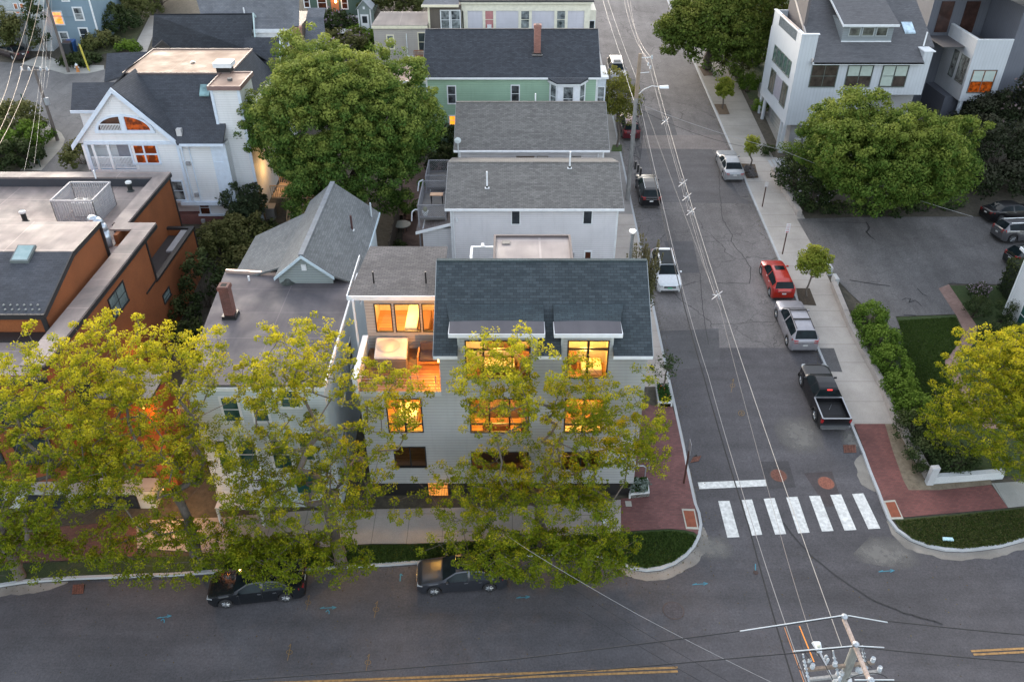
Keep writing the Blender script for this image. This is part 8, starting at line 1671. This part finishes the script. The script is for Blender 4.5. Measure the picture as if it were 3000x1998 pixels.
for i, (a, b, col) in enumerate((((224, 160), (259, 207), (.5, .42, .05)), ((226, 160), (263, 210), (.5, .42, .05)))):
    pa = G(*b, .15); tag(MB().tube(tuple(pa), (pa.x-1.0, pa.y+1.5, pa.z+2.6), .05, n=6).build('guy_guard', plain(col, .5)), ('left', 'right')[i]+' yellow guy wire guard leaning beside the hydrant', 'guy wire guard', 'yellow guy wire guards')
# signs
def post(base, top, r, label, mat, name='sign_post', cat='sign'):
    b = G(*base, .139); tp = aty(*top, b.y); t = thing(name, label, cat, (b.x, b.y, b.z)); m = MB(); m.box(b.x-r, b.x+r, b.y-r*.5, b.y+r*.5, b.z, tp.z); m.build('post', mat, t); return t, b, tp
BR_ = plain((.06, .025, .018), .6, .3)
t, b, tp = post((2292, 745), (2315, 655), .045, 'brown sign post with white parking rules sign beside the driveway', BR_)
sg = MB().box(b.x-.17, b.x+.17, b.y-.05, b.y-.03, tp.z-.80, tp.z).build('sign_plate', plain((.62, .61, .62), .4), t)
def text(s, size, loc, mat, parent, L=None):
    """sign lettering as real raised letters"""
    cu = bpy.data.curves.new('lettering', 'FONT'); cu.body = s; cu.size = size; cu.extrude = .002; cu.align_x = 'CENTER'; cu.align_y = 'CENTER'; tmp = bpy.data.objects.new('tmp', cu); C.objects.link(tmp); dg_ = bpy.context.evaluated_depsgraph_get(); me = bpy.data.meshes.new_from_object(tmp.evaluated_get(dg_)); bpy.data.objects.remove(tmp)
    o = bpy.data.objects.new('lettering', me); C.objects.link(o); me.materials.clear(); me.materials.append(mat); o.parent = parent; L = LOC.get(parent.name, (0, 0, 0)); o.location = Vector(loc)-Vector(L); o.rotation_euler = (math.pi/2, 0, 0); return o
RD = plain((.45, .03, .02), .5)
for k, s in enumerate(('NO', 'PARKING', 'ANY', 'TIME')): text(s, .10 if s != 'PARKING' else .068, (b.x, b.y-.055, tp.z-.1-.15*k), RD, sg)
MB().box(b.x-.12, b.x+.12, b.y-.056, b.y-.052, tp.z-.76, tp.z-.70).build('arrow_bar', RD, sg)
t, b, tp = post((2233, 606), (2247, 535), .045, 'brown sign post with small pale sign higher up the right pavement', BR_); MB().box(b.x-.15, b.x+.15, b.y-.05, b.y-.03, tp.z-.38, tp.z+.05).build('sign_plate', plain((.5, .47, .47), .4), t)
t, b, tp = post((2003, 1415), (2019, 1322), .05, 'rusty brown sign post with edge-on sign at the left corner', BR_); MB().box(b.x+.0, b.x+.02, b.y-.3, b.y+.25, tp.z-.05, tp.z+.75).build('sign_plate', plain((.3, .3, .32), .4), t)
t, b, tp = post((83, 341), (61, 275), .06, 'thin dark green post on the near pavement of the upper street', plain((.03, .08, .06), .5), 'street_post', 'post')
t, b, tp = post((119, 490), (109, 466), .05, 'short dark post at the lower bend of the upper street pavement', plain((.03, .06, .05), .5), 'street_post', 'post')
def hydrant(px, py, c, label, s=1.):
    p = G(px, py, .14); t = thing('fire_hydrant', label, 'fire hydrant', tuple(p)); MB().lathe([(.17*s, 0), (.17*s, .05*s), (.12*s, .07*s), (.12*s, .5*s), (.15*s, .53*s), (.13*s, .6*s)], tuple(p), n=14).build('barrel', plain(c, .5), t)
    MB().lathe([(.15*s, .6*s), (.12*s, .7*s), (.04*s, .76*s), (.03*s, .82*s), (.01, .82*s)], tuple(p), n=14).build('cap', plain((.6, .65, .68), .4), t)
    for a in (0, math.pi): MB().tube((p.x+.1*math.cos(a), p.y, p.z+.42*s), (p.x+.22*s*math.cos(a), p.y, p.z+.42*s), .055*s, n=10).build('outlet', plain((.6, .65, .68), .4), t)
hydrant(1768, 1525, (.5, .56, .6), 'pale blue white fire hydrant seen through the maple leaves on the pavement'); hydrant(229, 211, (.5, .2, .06), 'orange fire hydrant with pale cap in the upper left', 1.2)
p = G(1842, 1472, .139); K(MB().box(p.x-.2, p.x+.15, p.y-.3, p.y+.15, p.z, p.z+.012).build('utility_cover', concrete((.4, .38, .34), 0)))
p = G(2775, 1580, .139); tag(MB().hexa([(p.x-.3, p.y-.1, p.z), (p.x+.3, p.y-.16, p.z), (p.x+.34, p.y+.1, p.z), (p.x-.25, p.y+.14, p.z)], [(p.x-.28, p.y-.08, p.z+.1), (p.x+.28, p.y-.12, p.z+.12), (p.x+.3, p.y+.08, p.z+.08), (p.x-.22, p.y+.1, p.z+.1)]).build('litter', plain((.4, .6, .66), .5)), 'crumpled pale blue litter on the right corner grass', 'litter')
t = thing('bicycle_rack', 'two grey hoop racks on the brick pavement by the corner house', 'bicycle rack', tuple(G(1880, 1400, .14)))
for i, (a, b) in enumerate(((1872, 1395), (1884, 1375))):
    p = G(a, b, .14); m = MB().path([(p.x-.35, p.y, p.z), (p.x-.35, p.y, p.z+.7), (p.x-.2, p.y, p.z+.85), (p.x+.2, p.y, p.z+.85), (p.x+.35, p.y, p.z+.7), (p.x+.35, p.y, p.z)], .04, 8); m.build('hoop', plain((.42, .45, .5), .4, .5), t)
m = MB()
for k, (a, b) in enumerate((((2895, 1170), (2960, 1245)), ((2910, 1155), (2985, 1235)), ((2925, 1140), (3010, 1225)))):
    pa, pb = aty(*a, 38.2), aty(*b, 37.6); m.tube(pa, pb, .03, n=5)
m.build('white_trellis', WHITE()); o = bpy.data.objects['white_trellis']; tag(o, 'white slatted trellis seen through the leaves of the right edge maple', 'trellis')
# ================================================================ light and camera
w = bpy.data.worlds.new('World'); bpy.context.scene.world = w; w.use_nodes = True; nt = w.node_tree; bg = nt.nodes['Background']
sky = nt.nodes.new('ShaderNodeTexSky'); sky.sky_type = 'NISHITA'; sky.sun_disc = False; SE, SR = 9.0, -18.0
sky.sun_elevation = R(SE); sky.sun_rotation = R(SR); sky.air_density = 1.0; sky.dust_density = 2.5; sky.ozone_density = 1.6
hs = nt.nodes.new('ShaderNodeHueSaturation'); hs.inputs['Saturation'].default_value = .46; nt.links.new(sky.outputs[0], hs.inputs['Color']); tint = nt.nodes.new('ShaderNodeMix'); tint.data_type = 'RGBA'; tint.blend_type = 'MULTIPLY'; tint.inputs[0].default_value = 1.; tint.inputs[7].default_value = (1.02, 1., .99, 1); nt.links.new(hs.outputs[0], tint.inputs[6]); nt.links.new(tint.outputs[2], bg.inputs[0]); bg.inputs[1].default_value = SKY_STRENGTH
su = bpy.data.lights.new('sun', 'SUN'); su.energy = .8; su.angle = R(25); su.color = (1, .80, .62); so = bpy.data.objects.new('sun', su); C.objects.link(so)
se, sr = R(24), R(SR); dv = Vector((math.sin(sr)*math.cos(se), math.cos(sr)*math.cos(se), math.sin(se))); so.rotation_euler = dv.to_track_quat('Z', 'Y').to_euler(); so.location = (0, 60, 80)
cam = bpy.data.cameras.new('camera'); co = bpy.data.objects.new('camera', cam); C.objects.link(co); co.location = (0, 0, H); co.rotation_euler = (math.pi/2-TH, 0, 0)
cam.sensor_width = 36; cam.sensor_fit = 'HORIZONTAL'; cam.lens = 36*FPX/3000; cam.clip_end = 2000; cam.clip_start = .5
bpy.context.scene.camera = co
sc = bpy.context.scene; sc.view_settings.view_transform = 'Standard'; sc.view_settings.look = 'None'; sc.view_settings.exposure = 0
sc.cycles.use_denoising = True; sc.cycles.max_bounces = 6; sc.cycles.transparent_max_bounces = 12; sc.cycles.sample_clamp_indirect = 4
